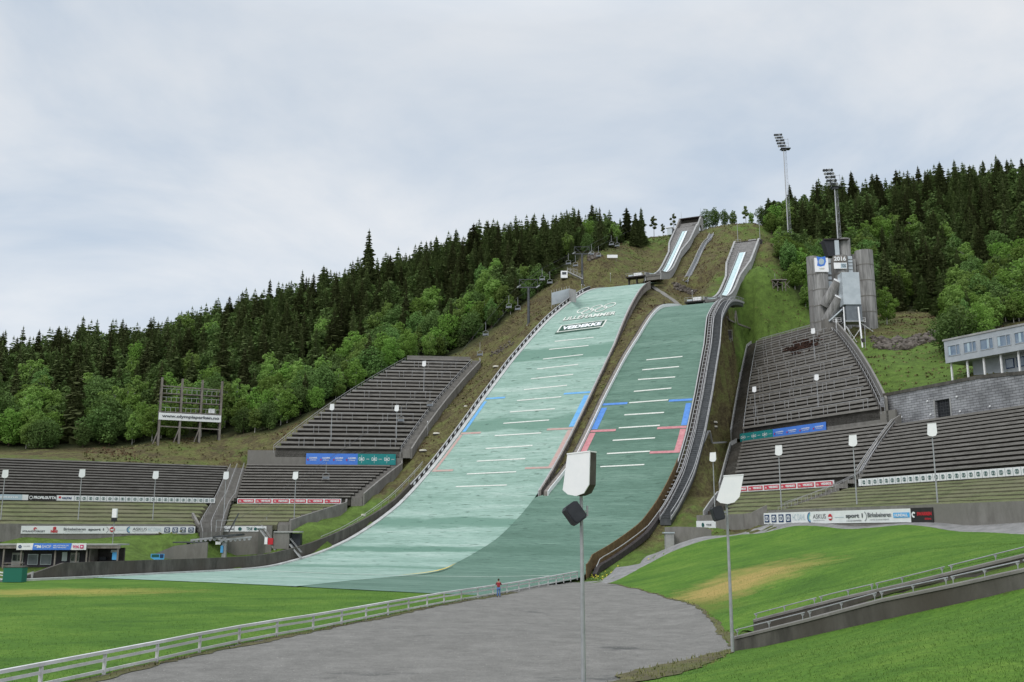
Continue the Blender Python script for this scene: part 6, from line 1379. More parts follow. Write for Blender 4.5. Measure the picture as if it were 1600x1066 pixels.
n1, h1_ = place_near(912, 1072, 711, 38.6, 'nearest tall lamp post in the gravel yard with a white reflector and dark housing', -.6, .08, 0)
n2, h2_ = place_near(1145, 1021, 745, 53.5, 'tall lamp post at the foot of the concrete steps with a white reflector', -.15, .26, 0)
def speaker(label, px, py, D, s, rz, tilt):
    p = at(px, py, D); o = thing('loudspeaker', label, 'loudspeaker', p, rz); mb = MB()
    pts = [(-.26, -.42), (.26, -.42), (.34, -.3), (.34, .36), (.2, .45), (-.2, .45), (-.34, .36), (-.34, -.3)]; mb.prism([Vector((a * s, -.3 * s, b * s)) for a, b in pts], (0, .5 * s, 0)); c = mb.build('cabinet', M['black'], o, local=True); c.rotation_euler = (tilt * .3, tilt, 0)
    mb = MB(); mb.prism([Vector((a * s * .84, -.31 * s, b * s * .84)) for a, b in pts], (0, -.02, 0)); g_ = mb.build('grille', M['black'], o, local=True); g_.rotation_euler = (tilt * .3, tilt, 0)
    mb = MB(); mb.bar((.15 * s, 0, .1 * s), (.62 * s, 0, .12 * s), .07, .07); mb.bar((.62 * s, 0, .35 * s), (.62 * s, 0, -.1 * s), .06, .06); mb.build('bracket', M['galv'], o, local=True); return o
speaker('black loudspeaker on the nearest lamp post', 897, 803, 38.4, .9, .35, -.6); speaker('black loudspeaker on the lamp post at the foot of the concrete steps', 1121, 803, 53.1, .85, .1, -.25)
p = at(176, 848, 160); x, z = ray(176, 795); lp = thing('speaker_post', 'slim post with a white box and black loudspeaker above the shop roof', 'post', p - UP * 1.5)
mb = MB(); mb.tube(p - UP * 1.5, zz(p, z * 160 - 1.9), .07, n=6); mb.build('pole', M['galv'], lp); mb = MB(); mb.box(zz(p, z * 160 - .7), (.7, .5, 1.4)); mb.build('reflector', M['panel_white'], lp); mb = MB(); mb.box(zz(p - Vector((0, .1, 0)), z * 160 - 1.75), (.7, .6, .6)); mb.build('loudspeaker', M['black'], lp)
# ---------------------------------------------------------------- white fence round the outrun
def fence(label, W, gap=4.2):
    o = thing('white_fence', label, 'fence', W[0]); Lc = [0]
    for a, b in zip(W[:-1], W[1:]): Lc.append(Lc[-1] + (b - a).length)
    def pa(s): i = max(0, min(len(W) - 2, int(np.searchsorted(Lc, s)) - 1)); return W[i].lerp(W[i + 1], (s - Lc[i]) / (Lc[i + 1] - Lc[i]))
    n = int(Lc[-1] / gap)
    for z, h, w in ((1.0, .14, .2), (.66, .13, .06), (.2, .13, .06)):
        mb = MB(); prev = pa(0)
        for k in range(1, n + 1): q = pa(Lc[-1] * k / n); mb.bar(prev + UP * z, q + UP * z, w, h); prev = q
        mb.build('rail', M['fence'], o)
    for k in range(n + 1): q = pa(Lc[-1] * k / n); mb = MB(); mb.box(q + UP * .45, (.13, .13, 1.1)); mb.build('post', M['fence'], o)
M['fence'] = mat('fence_paint', (.5, .5, .5), (.66, .66, .66), 1.2, .6, c3=(.45, .45, .44))
fence('long whitish three-rail fence between the left lawn and the gravel yard', fence_w)
fence('short white fence end beside the shop at the left edge', [at(-30, 905, 132), at(-5, 906, 131), at(14, 909, 130)], 1.8)
# ---------------------------------------------------------------- shop kiosk
kD = 148; k0 = at(-60, 902, kD); k1 = at(187, 902, kD); zroof = ray(90, 851)[1] * kD; zbase = -6.0
ks = thing('shop_kiosk', 'low dark-clad shop with a flat roof at the left edge behind the concrete slope wall', 'building', zz(k1, zbase))
X0, X1 = k0.x, k1.x; Y0 = kD
def kb_(x0, x1, y0, y1, z0_, z1_, m, nm, parent=None): mb = MB(); mb.box(((x0 + x1) / 2, (y0 + y1) / 2, (z0_ + z1_) / 2), (x1 - x0, y1 - y0, z1_ - z0_)); return mb.build(nm, M[m], parent or ks)
kx = lambda px: at(px, 870, Y0).x
kb_(X0, kx(140), Y0 + 1, Y0 + 3, zbase, zroof - .55, 'cladding', 'wall'); kb_(kx(140) + .01, kx(142), Y0 - .3, Y0 + 3, zbase, zroof - .55, 'wood_grey', 'side_wall'); kb_(kx(142) + .01, kx(183), Y0 + 2.5, Y0 + 3, zbase, zroof - .5, 'wood_dark', 'rear_wall')
kb_(kx(142) + .02, kx(183), Y0 + .2, Y0 + .5, zbase, zbase + 1.6, 'cladding', 'counter_front'); kb_(kx(142) + .02, kx(183), Y0 - .1, Y0 + .7, zbase + 1.62, zbase + 1.75, 'wood_grey', 'counter_top')
kb_(X0 - 1, kx(188), Y0 - 1.2, Y0 + 3.2, zroof - .1, zroof + .1, 'concrete_light', 'roof'); kb_(X0 - 1, kx(191), Y0 - 1.1, Y0 - .9, zroof - .55, zroof - .1, 'wood_grey', 'fascia')
for px in (10, 37, 90, 123, 139, 187): kb_(kx(px) - .1, kx(px) + .1, Y0 - .9, Y0 - .7, zbase, zroof - .55, 'wood_grey', 'post')
for (a, b) in ((14, 32), (106, 120)):
    d_ = kb_(kx(a), kx(b), Y0 + .86, Y0 + .98, zbase, zroof - 1.2, 'concrete_light', 'door')
    for (c, d) in ((a + 1.5, (a + b) / 2 - .8), ((a + b) / 2 + .8, b - 1.5)): kb_(kx(c), kx(d), Y0 + .8, Y0 + .85, zbase + 1.9, zroof - 1.5, 'glass', 'pane', d_)
for (a, b) in ((39, 55), (59, 76)): w_ = kb_(kx(a), kx(b), Y0 + .9, Y0 + .98, zbase + 1.3, zroof - 1.4, 'metal_sheet', 'window'); kb_(kx(a) + .1, kx(b) - .1, Y0 + .84, Y0 + .88, zbase + 1.4, zroof - 1.5, 'metal_dark', 'shutter', w_)
kb_(kx(93), kx(101), Y0 + .8, Y0 + .95, zroof - 2.4, zroof - 1.1, 'metal_sheet', 'poster'); kb_(kx(176), kx(183), Y0 - .2, Y0, zroof - 2.2, zroof - 1.1, 'ink_lightblue', 'poster'); kb_(kx(149), kx(159), Y0 + 1.5, Y0 + 2.0, zbase + 1.9, zbase + 2.4, 'black', 'till'); kb_(kx(163), kx(174), Y0 + 2.3, Y0 + 2.45, zroof - 1.2, zroof - .8, 'metal_sheet', 'menu_board')
bn = Banner('shop_sign', 'white, blue and pink 936 SHOP sign board on the shop roof edge', Vector((kx(31), Y0 - 1.25, zroof - .75)), Vector((1, 0, 0)), Vector((0, 1, 0)), kx(139) - kx(31), .95, M['banner_white'])
bn.rect(.23, .78, 0, 1, 'banner_blue', .03, 'blue_field', .012); bn.text('936', .26, .36, .28, .74, 'ink_white', .08, .06); bn.text('SHOP', .37, .5, .28, .74, 'ink_white', .0, .06); bn.text('MER UTSTYR SKI OG', .53, .75, .56, .74, 'ink_white', .02, .06); bn.text('BILLETTER OG MAT', .53, .72, .28, .46, 'ink_white', .02, .06); bn.text('936', .81, .9, .25, .72, 'ink_magenta', .02, .06); bn.rect(.915, .965, .22, .76, 'ink_magenta', .05, 'emblem'); bn.text('+', .925, .955, .35, .62, 'ink_white', .06, .08); bn.text('LILLEHAMMER', .1, .2, .5, .64, 'ink', .0, .06); bn.ring(.05, .5, .25, 'ink_navy', r0=.4)
# wall end plate, clutter at left edge
o = slant('concrete_wedge', 'pale sloping end slab of the dark wall near the shop', [(24, 903, 905, 134), (50, 893, 905, 134)], .4, 'concrete_light')
p = onz(10, 912); c = thing('rubbish_container', 'dark green container at the left picture edge', 'container', p + UP * .1); mb = MB(); mb.box(p + Vector((0, 2, 1.0)), (2.4, 1.4, 1.8)); mb.build('body', M['green_paint'], c); mb = MB(); mb.box(p + Vector((0, 2, 1.97)), (2.5, 1.5, .12)); mb.build('lid', M['panel_back'], c)
p = at(27, 899, 140); c = thing('crate', 'orange crate between the container and the shop', 'crate', p - UP * .3); mb = MB(); mb.box(p, (1.4, 1.0, .8)); mb.build('body', M['orange'], c); mb = MB()
for z in (-.2, .1): mb.box(p + Vector((0, -.52, z)), (1.3, .04, .06))
mb.build('slat', M['wood_dark'], c)
p = at(22, 880, 141); c = thing('picnic_table', 'weathered picnic table in front of the shop doors', 'table', p - UP * .8)
mb = MB(); mb.box(p, (2.6, .8, .08)); mb.build('tabletop', M['wood_grey'], c)
for dy in (-.8, .8): mb = MB(); mb.box(p + Vector((0, dy, -.35)), (2.6, .3, .06)); mb.build('bench', M['wood_grey'], c)
for dx in (-1, 1): mb = MB(); mb.bar(p + Vector((dx, -.8, -1.4)), p + Vector((dx, .3, 0)), .08, .1); mb.bar(p + Vector((dx, .8, -1.4)), p + Vector((dx, -.3, 0)), .08, .1); mb.build('leg', M['wood_grey'], c)
p = at(246, 872, 166); c = thing('poster_board', 'small blue poster board fixed to the concrete wing wall', 'poster', p); mb = MB(); mb.box(p, (2.2, .12, 1.3)); mb.build('panel', M['ink_lightblue'], c); mb = MB(); mb.box(p + Vector((-.35, -.08, .35)), (1.2, .03, .45)); mb.build('picture', M['ink_green'], c); mb = MB(); mb.box(p + Vector((.7, -.08, .3)), (.6, .03, .6)); mb.build('picture', M['ink_navy'], c); wall_text(c, 'OLYMPIAPARKEN', p + Vector((0, -.09, -.4)), Vector((1, 0, 0)), UP, 1.9, .22, M['ink_white'], Vector((0, 0, 0)))
# ---------------------------------------------------------------- scoreboard frame
f0 = at(247, 690, 226); f1_ = at(343, 676, 232); fd = zz(f1_ - f0, 0).normalized(); fn = Vector((-fd.y, fd.x, 0)); FL = zz(f1_ - f0, 0).length
def yz(px, py, D): return ray(px, py)[1] * D
sf = thing('timber_sign_frame', 'tall open timber frame with catwalks carrying the www.olympiaparken.no board', 'frame', f0)
ztop = yz(250, 590, 226); zb0 = yz(247, 656, 226); zb1 = yz(247, 645, 226)
for k in range(4):
    q = f0 + fd * (FL * k / 3); g_ = h1(q.x, q.y); mb = MB(); mb.box(zz(q, (g_ - 1 + ztop) / 2), (.45, .45, ztop - g_ + 1), (fd, fn, UP)); mb.build('post', M['wood_grey'], sf); mb = MB(); mb.box(zz(q + fn * 2.2, (g_ - 1 + ztop - 2) / 2), (.3, .3, ztop - g_ - 1), (fd, fn, UP)); mb.build('rear_post', M['wood_dark'], sf)
    mb = MB(); mb.bar(zz(q - fd * 1.2 - fn * .3, g_ + .2), zz(q - fn * .1, g_ + 3.8), .2, .2)
    if k < 3: mb.build('brace', M['wood_grey'], sf)
for z in (yz(247, 614, 226), yz(247, 627, 226), yz(247, 643, 226)):
    mb = MB(); c = f0 + fd * FL / 2 + fn * .9; mb.box(zz(c, z), (FL + .6, 1.6, .22), (fd, fn, UP)); cw = mb.build('catwalk', M['wood_grey'], sf)
    mb = MB()
    for k in range(13): q = f0 + fd * (FL * k / 12); mb.tube(zz(q, z), zz(q, z + 1.1), .05, n=4)
    mb.bar(zz(f0, z + 1.05), zz(f0 + fd * FL, z + 1.05), .08, .08); mb.build('guard_rail', M['rail'], cw)
for z in (yz(247, 603, 226), yz(247, 666, 226)): mb = MB(); mb.bar(zz(f0 - fn * .1, z), zz(f0 + fd * FL - fn * .1, z - .2), .15, .25); mb.build('cross_beam', M['wood_grey'], sf)
mb = MB(); mb.box(zz(f0 + fd * FL * .85 + fn * .5, yz(247, 638, 226)), (1.4, .6, 1.0), (fd, fn, UP)); mb.build('cabinet', M['panel_white'], sf)
bn = Banner('web_board', 'white board reading www.olympiaparken.no on the timber frame', zz(f0 - fd * .3 - fn * .4, zb0), fd, fn, FL + .4, zb1 - zb0, M['banner_white']); bn.text('www.olympiaparken.no', .05, .97, .25, .78, 'ink', .035, .05)
# ---------------------------------------------------------------- chairlift
def lift_tower(label, px, pyt, pyb, D, w):
    b = at(px[1], pyb, D); z = ray(px[0], pyt)[1] * D; t = Vector((b.x + (0), b.y, z)); o = thing('chairlift_tower', label, 'lift tower', b - UP * .5)
    mb = MB(); mb.tube(b - UP * 1, t - UP * 2.2, .42, .3, 8); mb.build('mast', M['galv_dark'], o); mb = MB(); mb.box(b, (1.3, 1.3, .6)); mb.build('footing', M['concrete_light'], o)
    mb = MB(); mb.box(t - UP * 2.3, (w, .35, .3)); 
    for s in (-1, 1): mb.bar(t - UP * 2.2 + Vector((s * w * .5, 0, 0)), t + Vector((s * w * .46, 0, 0)), .12, .12); mb.bar(t - UP * 2.4, t + Vector((s * w * .46, 0, 0)), .1, .1)
    mb.box(t, (w * 1.0, .25, .14)); mb.build('crossarm', M['galv_dark'], o)
    for s in (-1, 1):
        mb = MB(); c = t - UP * 2.0 + Vector((s * w * .5, 0, 0)); mb.bar(c - Vector((U[0], U[1], .5)) * 1.2, c + Vector((U[0], U[1], .5)) * 1.2, .15, .2); 
        for k in (-1, -.33, .33, 1): q = c + Vector((U[0], U[1], .5)) * k; mb.tube(q - Vector((.1, 0, 0)), q + Vector((.1, 0, 0)), .22, n=8)
        mb.build('sheave_train', M['galv'], o)
    return t - UP * 2.0
W_ = 5.4
T1_ = lift_tower('nearest chairlift tower on the bank left of the broad green slope', (819, 826), 437, 510, 268, W_); T2_ = lift_tower('second chairlift tower above the wind screen', (905, 910), 386, 447, 300, 5.0); T3_ = lift_tower('farthest thin chairlift tower at the edge of the summit wood', (989, 991), 346, 388, 372, 4.6)
# bottom station
bs = at(350, 870, 176); hb = at(350, 840, 176); st_ = thing('chairlift_station', 'chairlift return station with a big horizontal wheel on a steel column by the concrete walls', 'lift station', bs - UP * 1)
mb = MB(); mb.box(zz(bs, (bs.z - 1 + hb.z) / 2), (.7, .7, hb.z - bs.z + 1.0)); mb.build('column', M['galv'], st_)
mb = MB(); mb.bar(hb + UP * .4 + Vector((.8, -.3, .4)), hb + Vector((2.3, .3, 4.2)), .22, .22); mb.build('boom', M['galv_dark'], st_)
mb = MB(); n = 24; c = hb + UP * .3
for i in range(n):
    a, b = 2 * PI * i / n, 2 * PI * (i + 1) / n; mb.bar(c + Vector((2.6 * math.cos(a) + .8, 2.6 * math.sin(a), .25 * math.cos(a))), c + Vector((2.6 * math.cos(b) + .8, 2.6 * math.sin(b), .25 * math.cos(b))), .2, .3)
for i in range(6): a = PI * i / 3; mb.bar(c + Vector((.8, 0, 0)), c + Vector((.8 + 2.6 * math.cos(a), 2.6 * math.sin(a), .2 * math.cos(a))), .12, .14)
mb.build('wheel', M['galv_dark'], st_)
for s in (-1, 1):
    mb = MB(); a = hb + Vector((s * 2.6 - .4, -.6, -.1)); mb.bar(a - Vector((2.6, 0, .35)), a + Vector((2.8, 0, .2)), .3, .3)
    for k in range(7): q = a + Vector((-2.4 + k * .8, -.1, -.5 + k * .06)); mb.tube(q, q + Vector((0, .2, 0)), .26, n=8)
    mb.build('sheave_train', M['galv'], st_)
mb = MB(); mb.box(hb + Vector((-.8, -.6, -.95)), (.9, .1, .5)); mb.build('sign_plate', M['panel_white'], st_); mb = MB(); mb.box(bs + Vector((-.3, -.5, 1.3)), (.45, .1, 1.2)); mb.build('sign_plate', M['ink_lightblue'], st_)
mb = MB()
for dx in (-1.6, 1.6): mb.tube(hb + Vector((dx, .4, 1)), hb + Vector((dx, .4, 3.0)), .06, n=4)
for z in (1.8, 3.0): mb.bar(hb + Vector((-1.6, .4, z)), hb + Vector((1.6, .4, z)), .07, .07)
mb.build('top_rail', M['galv'], st_)
s0 = at(294, 868, 172); sh_ = thing('loading_canopy', 'flat dark canopy on splayed steel legs left of the chairlift station', 'canopy', s0 - UP * .8)
mb = MB(); mb.box(s0 + UP * 2.2 + Vector((.2, 0, 0)), (5.2, 2.4, .22)); mb.build('roof', M['galv_dark'], sh_)
for a, b in (((-.1, 0, -.9), (-.2, 0, 2.1)), ((1.0, 0, -.9), (.0, 0, 2.1)), ((.2, .8, 1.0), (2.2, .8, 2.0))): mb = MB(); mb.bar(s0 + Vector(a), s0 + Vector(b), .3, .3); mb.build('leg', M['galv_dark'], sh_)
# cables and chairs
def mkchair():
    o = thing('lift_chair', 'x', 'lift chair'); mb = MB(); mb.tube((0, 0, 0), (0, 0, -2.2), .05, n=5); mb.tube((0, 0, -2.2), (-.1, 0, -2.3), .05, n=5); mb.build('hanger', M['galv'], o, local=True)
    mb = MB()
    for s in (-1, 1): mb.path([Vector((0, 0, -2.2)), Vector((s * .75, 0, -2.5)), Vector((s * .8, 0, -3.7)), Vector((s * .78, -.55, -3.7))], .045, 4)
    mb.build('frame', M['galv'], o, local=True); mb = MB(); mb.box((0, -.25, -3.68), (1.5, .55, .08)); mb.build('seat', M['wood_dark'], o, local=True); mb = MB(); mb.box((0, .05, -3.25), (1.5, .06, .5)); mb.build('backrest', M['metal_dark'], o, local=True); return o
ch0 = mkchair(); first = True
chairs = [(417, 808, 186, 'lowest lift chair hanging by the little staircase hut'), (510, 722, 205, 'lift chair hanging in front of the lower middle-left benches'), (627, 635, 228, 'lift chair hanging in front of the steep upper left benches, lower one'), (672, 612, 236, 'lift chair hanging in front of the steep upper left benches, higher one'), (750, 535, 255, 'lift chair over the stony bank left of the green slope'), (759, 504, 258, 'lift chair at the wood edge, just left above the stony bank'),
          (795, 462, 268, 'left chair of the pair beside the nearest lift tower'), (809, 465, 268, 'right chair of the pair beside the nearest lift tower'), (847, 420, 285, 'left chair of the pair between the first two lift towers'), (859, 425, 285, 'right chair of the pair between the first two lift towers'), (888, 396, 298, 'left chair of the pair just below the second lift tower'), (899, 399, 298, 'right chair of the pair just below the second lift tower'), (924, 382, 315, 'left chair of the first pair above the second lift tower'), (935, 385, 315, 'right chair of the first pair above the second lift tower'), (955, 368, 335, 'left chair of the highest pair'), (964, 370, 335, 'right chair of the highest pair')]
for i, (px, py, D, lab) in enumerate(chairs):
    o = ch0 if i == 0 else copy_tree(ch0); o.location = at(px, py, D); o['label'] = lab; o['group'] = 'chairs hanging from the lift cable'; o.rotation_euler = (0, 0, -.4)
for s, nm in ((-1, 'left'), (1, 'right')):
    if s < 0: P = [hb + Vector((-1.8, 0, .3)), at(672, 610, 236) , at(759, 502.5, 258), at(795, 461, 268), T1_ + Vector((-2.7, 0, .2)), at(847, 419.5, 285), T2_ + Vector((-2.5, 0, .2)), at(924, 381.5, 315), T3_ + Vector((-2.3, 0, .2))]
    else: P = [hb + Vector((3.4, 0, .3)), at(417, 807, 186), at(510, 721.5, 205), at(627, 634.5, 228), at(750, 534.5, 255), at(809, 464.5, 268), T1_ + Vector((2.7, 0, .2)), at(859, 424.5, 285), T2_ + Vector((2.5, 0, .2)), at(935, 384.5, 315), T3_ + Vector((2.3, 0, .2))]
    mb = MB(); mb.path(P, .025, 4); tag(mb.build('lift_cable', M['cable'], None), 'thin steel lift cable, the %s strand of the chairlift' % nm, 'cable')
# ---------------------------------------------------------------- pale discs on the strips, posts, lookout
discs = [(697 + 3, 613 - 0, 'on the dark bank near the upper benches, lower of two'), (775, 574, 'on the dark bank near the top of the upper left stand'), (682, 678.5, 'on the dark bank beside the pale slope, larger left one'), (661, 705, 'lowest on the left dark bank'), (728, 636, 'small, near the blue marking on the left bank'),
         (1149, 546, 'highest on the right strip'), (1131, 655, 'right one of three beside the lower right stand'), (1115, 661, 'upper left one of three beside the lower right stand'), (1115, 668, 'lower left one of three beside the lower right stand'), (568, 806, 'small and square by the left slope wall')]
for (px, py, lab) in discs:
    q = on_terrain(px, py)
    if not q: continue
    o = thing('floodlight_cover', 'pale round cover ' + lab, 'cover', q); r = .9 if 'small' not in lab else .5; mb = MB(); mb.tube(q, q + UP * .35, r, r * .85, 14); mb.build('lid', M['disc'], o); mb = MB(); mb.tube(q - UP * .3, q, r * .8, n=10); mb.build('base', M['concrete_dark'], o)
p = on_terrain(1217, 452); lk = thing('timber_lookout', 'small weathered timber lookout on poles on the grass below the right wood', 'lookout', p)
mb = MB(); mb.box(p + Vector((0, 0, 2.6)), (4.4, 2.6, .25)); mb.build('roof', M['wood_grey'], lk); mb = MB(); mb.box(p + Vector((-.6, 0, 1.2)), (3.0, 2.0, .15)); mb.box(p + Vector((-.6, .9, 1.7)), (3.0, .1, 1.0)); mb.build('floor', M['wood_dark'], lk)
for dx in (-2, -.6, .8, 1.8): mb = MB(); mb.tube(p + Vector((dx, -.9, -.8)), p + Vector((dx, -.9, 2.5)), .1, n=5); mb.build('post', M['wood_grey'], lk)
for dx in (-2, 1.2): mb = MB(); mb.bar(p + Vector((dx, -1, .1)), p + Vector((dx + 1.8, -1, 2.3)), .15, .15); mb.bar(p + Vector((dx + 1.8, -1, .1)), p + Vector((dx, -1, 2.2)), .12, .12); mb.build('brace', M['wood_grey'], lk)
mb = MB(); mb.tube(p + Vector((-1, 0, 2.6)), p + Vector((-1, 0, 4.8)), .05, n=4); mb.build('pole', M['rail'], lk)
posts = [(668, 680, 660, 'thin pole with a dark top on the left dark bank'), (954, 441, 428, 'short white post on the crest of the pale green slope'), (909, 458, 446, 'short white post at the top left edge of the pale green slope'), (1082, 470, 455, 'short dark post beside the small take-off')]
for (px, yb, yt, lab) in posts:
    q = on_terrain(px, yb)
    if q: o = thing('marker_post', lab, 'post', q); z = ray(px, yt)[1] * q.y; mb = MB(); mb.tube(q - UP * .5, zz(q, z), .06, n=5); mb.build('pole', M['rail'], o); mb = MB(); mb.tube(zz(q, z), zz(q, z + .3), .1, n=6); mb.build('cap', M['panel_white'], o)
# ---------------------------------------------------------------- concrete steps at lower right
st = thing('outdoor_steps', 'long concrete steps with low walls and steel handrails climbing between the right lawns', 'steps', stair_out[0])
o_top = [at(1148, 999, 54.5), at(1262, 971, 51), at(1375, 941, 47.8), at(1487, 918, 45), at(1600, 893.5, 42.5), at(1760, 857, 39)]
i_top = [at(1178, 972, 60), at(1307, 939, 55.5), at(1412, 915.5, 52.5), at(1600, 870.5, 46.5), at(1760, 834, 43)]
def lowwall(tops, w, low, nm, m='concrete_dark', cap=True):
    mb = MB(); d = Vector((.1, 1, 0)) * w; mb.sweep([[q - UP * low, q + d - UP * low, q + d, q] for q in tops]); o = mb.build(nm, M[m], st)
    mb = MB(); e = Vector((-.01, -.08, 0)); mb.sweep([[q + e, q + d - e, q + d - e + UP * .12, q + e + UP * .12] for q in tops]); mb.build('coping', M['concrete'], o)
lowwall(o_top, .3, 1.3, 'near_wall'); lowwall(i_top, .3, 1.0, 'far_wall')
mb = MB(); ns = 46
def pl(P, f): k = f * (len(P) - 1); i = min(int(k), len(P) - 2); return P[i].lerp(P[i + 1], k - i)
for k in range(ns):
    a, b = pl(o_top, k / ns), pl(i_top, k / ns); c, d = pl(i_top, (k + 1) / ns), pl(o_top, (k + 1) / ns); z = a.z - .42; zl = z - .25
    z = pl(o_top, (k + .999) / ns).z - .35; zl = z - .3
    mb.add([zz(a, zl), zz(b, zl), zz(b, z), zz(a, z), zz(c, z), zz(d, z)], [(0, 1, 2, 3), (3, 2, 4, 5)])
mb.build('tread', M['concrete'], st)
for P, dz, nm in ((o_top, .44, 'near'), (i_top, .42, 'far')):
    mb = MB(); off = Vector((0, .15, 0)); N_ = 5
    for k in range(N_):
        a, b = k / N_ + .004, (k + 1) / N_ - .004; pts_ = [pl(P, a + (b - a) * j / 6) + off + UP * dz for j in range(7)]; mb.path(pts_, .028, 6)
        for f in (a + .006, b - .006, (a + b) / 2): q = pl(P, f) + off; mb.tube(q, q + UP * dz, .022, n=5); mb.add([q + UP * (dz - .03) + Vector((-.1, 0, 0)), q + UP * (dz - .03) + Vector((.1, 0, 0)), q + UP * (dz - .2)], [(0, 1, 2)])
    mb.build('handrail', M['galv'], st)
# ---------------------------------------------------------------- person by the fence
def person():
    p = onz(779, 933.5); o_ = thing('person', 'person in dark red jacket and blue jeans standing at the long white fence', 'person', p, 0)
    def skin(name, pts, edges, rad, m, sub=1):
        me = bpy.data.meshes.new(name); me.from_pydata(pts, edges, []); ob = bpy.data.objects.new(name, me); col.objects.link(ob); md = ob.modifiers.new('s', 'SKIN'); ob.modifiers.new('u', 'SUBSURF').levels = sub
        for i, r in enumerate(rad): me.skin_vertices[0].data[i].radius = (r, r * .85) if not isinstance(r, tuple) else r
        me.skin_vertices[0].data[0].use_root = True
        dg = bpy.context.evaluated_depsgraph_get(); dg.update(); m2 = bpy.data.meshes.new_from_object(ob.evaluated_get(dg)); bpy.data.objects.remove(ob); m2.materials.clear(); m2.materials.append(m)
        for q in m2.polygons: q.use_smooth = True
        return link(name, m2, o_)
    P = [(0, 0, .95), (0, 0, 1.15), (0, 0, 1.38), (0, -.01, 1.48), (0, -.01, 1.55), (0, -.02, 1.64), (0, -.01, 1.72),
         (-.19, 0, 1.4), (-.27, .1, 1.18), (-.13, .26, 1.42), (-.07, .27, 1.52), (.19, 0, 1.4), (.27, .1, 1.18), (.13, .26, 1.42), (.07, .27, 1.52),
         (-.1, 0, .88), (-.11, .02, .5), (-.12, 0, .1), (-.13, .12, .05), (.1, 0, .88), (.11, .02, .5), (.13, 0, .1), (.14, .12, .05)]
    E_ = [(0, 1), (1, 2), (2, 3), (3, 4), (4, 5), (5, 6), (2, 7), (7, 8), (8, 9), (9, 10), (2, 11), (11, 12), (12, 13), (13, 14), (0, 15), (15, 16), (16, 17), (17, 18), (0, 19), (19, 20), (20, 21), (21, 22)]
    R_ = [.15, .14, .15, .06, .06, .09, .085, .065, .05, .04, .035, .065, .05, .04, .035, .09, .065, .05, .04, .09, .065, .05, .04]
    skin('body', P, E_, R_, M['skin'], 2)
    skin('jacket', P[:4] + P[7:10] + P[11:14], [(0, 1), (1, 2), (2, 3), (2, 4), (4, 5), (5, 6), (2, 7), (7, 8), (8, 9)], [(.19, .15), (.18, .14), (.19, .14), .085, .085, .07, .055, .085, .07, .055], M['jacket'])
    skin('trousers', [P[0]] + P[15:18] + P[19:22], [(0, 1), (1, 2), (2, 3), (0, 4), (4, 5), (5, 6)], [(.175, .14), .115, .085, .075, .115, .085, .075], M['jeans'])
    for s in (-1, 1):
        mb = MB(); mb.box((s * .135, .06, .05), (.1, .28, .1)); mb.build('shoe', M['black'], o_, local=True)
    bm = bmesh.new(); bmesh.ops.create_uvsphere(bm, u_segments=12, v_segments=8, radius=.105); me = bpy.data.meshes.new('hair')
    for v in bm.verts: v.co = Vector((v.co.x, v.co.y * 1.1 - .03, v.co.z * 1.1 + 1.7))
    bm.to_mesh(me); bm.free(); me.materials.append(M['hair']); link('hair', me, o_)
    mb = MB(); mb.prism([Vector((-.15, -.2, 1.05)), Vector((.15, -.2, 1.05)), Vector((.13, -.2, 1.42)), Vector((-.13, -.2, 1.42))], (0, .1, 0)); mb.build('backpack', M['bag'], o_, local=True)
person()
# flowering weeds by the path
M['weed'] = mat('yellow_flowers', (.35, .33, .03), (.5, .45, .05), 4, .8); M['weed_leaf'] = mat('weed_leaves', (.08, .15, .03), (.15, .25, .05), 4, .8)
for (px, py, D, lab, n) in [(938, 893, 148, 'clump of yellow-flowering weeds beside the end of the brown boarding', 150), (1003, 876, 152, 'small clump of yellow-flowering weeds between the two paths', 90), (962, 884, 152, 'thin tuft of weeds along the brown boarding', 80)]:
    c = at(px, py, D); o = thing('weed_clump', lab, 'plant', c); 
    for nm, m, k, zo in (('foliage', 'weed_leaf', n, .25), ('flowers', 'weed', n // 6, .5)):
        mb = MB()
        for i in range(k):
            q = Vector((c.x + random.gauss(0, 1.1), c.y + random.gauss(0, .8), 0)); q.z = h1(q.x, q.y) + random.uniform(0, zo) + (.2 if nm == 'flowers' else 0); a = Vector((random.uniform(-1, 1), random.uniform(-1, 1), random.uniform(-.3, 1))).normalized() * .16; b = a.orthogonal().normalized() * .14; mb.add([q - a, q + b, q + a, q - b], [(0, 1, 2, 3)])
        mb.build(nm, M[m], o)
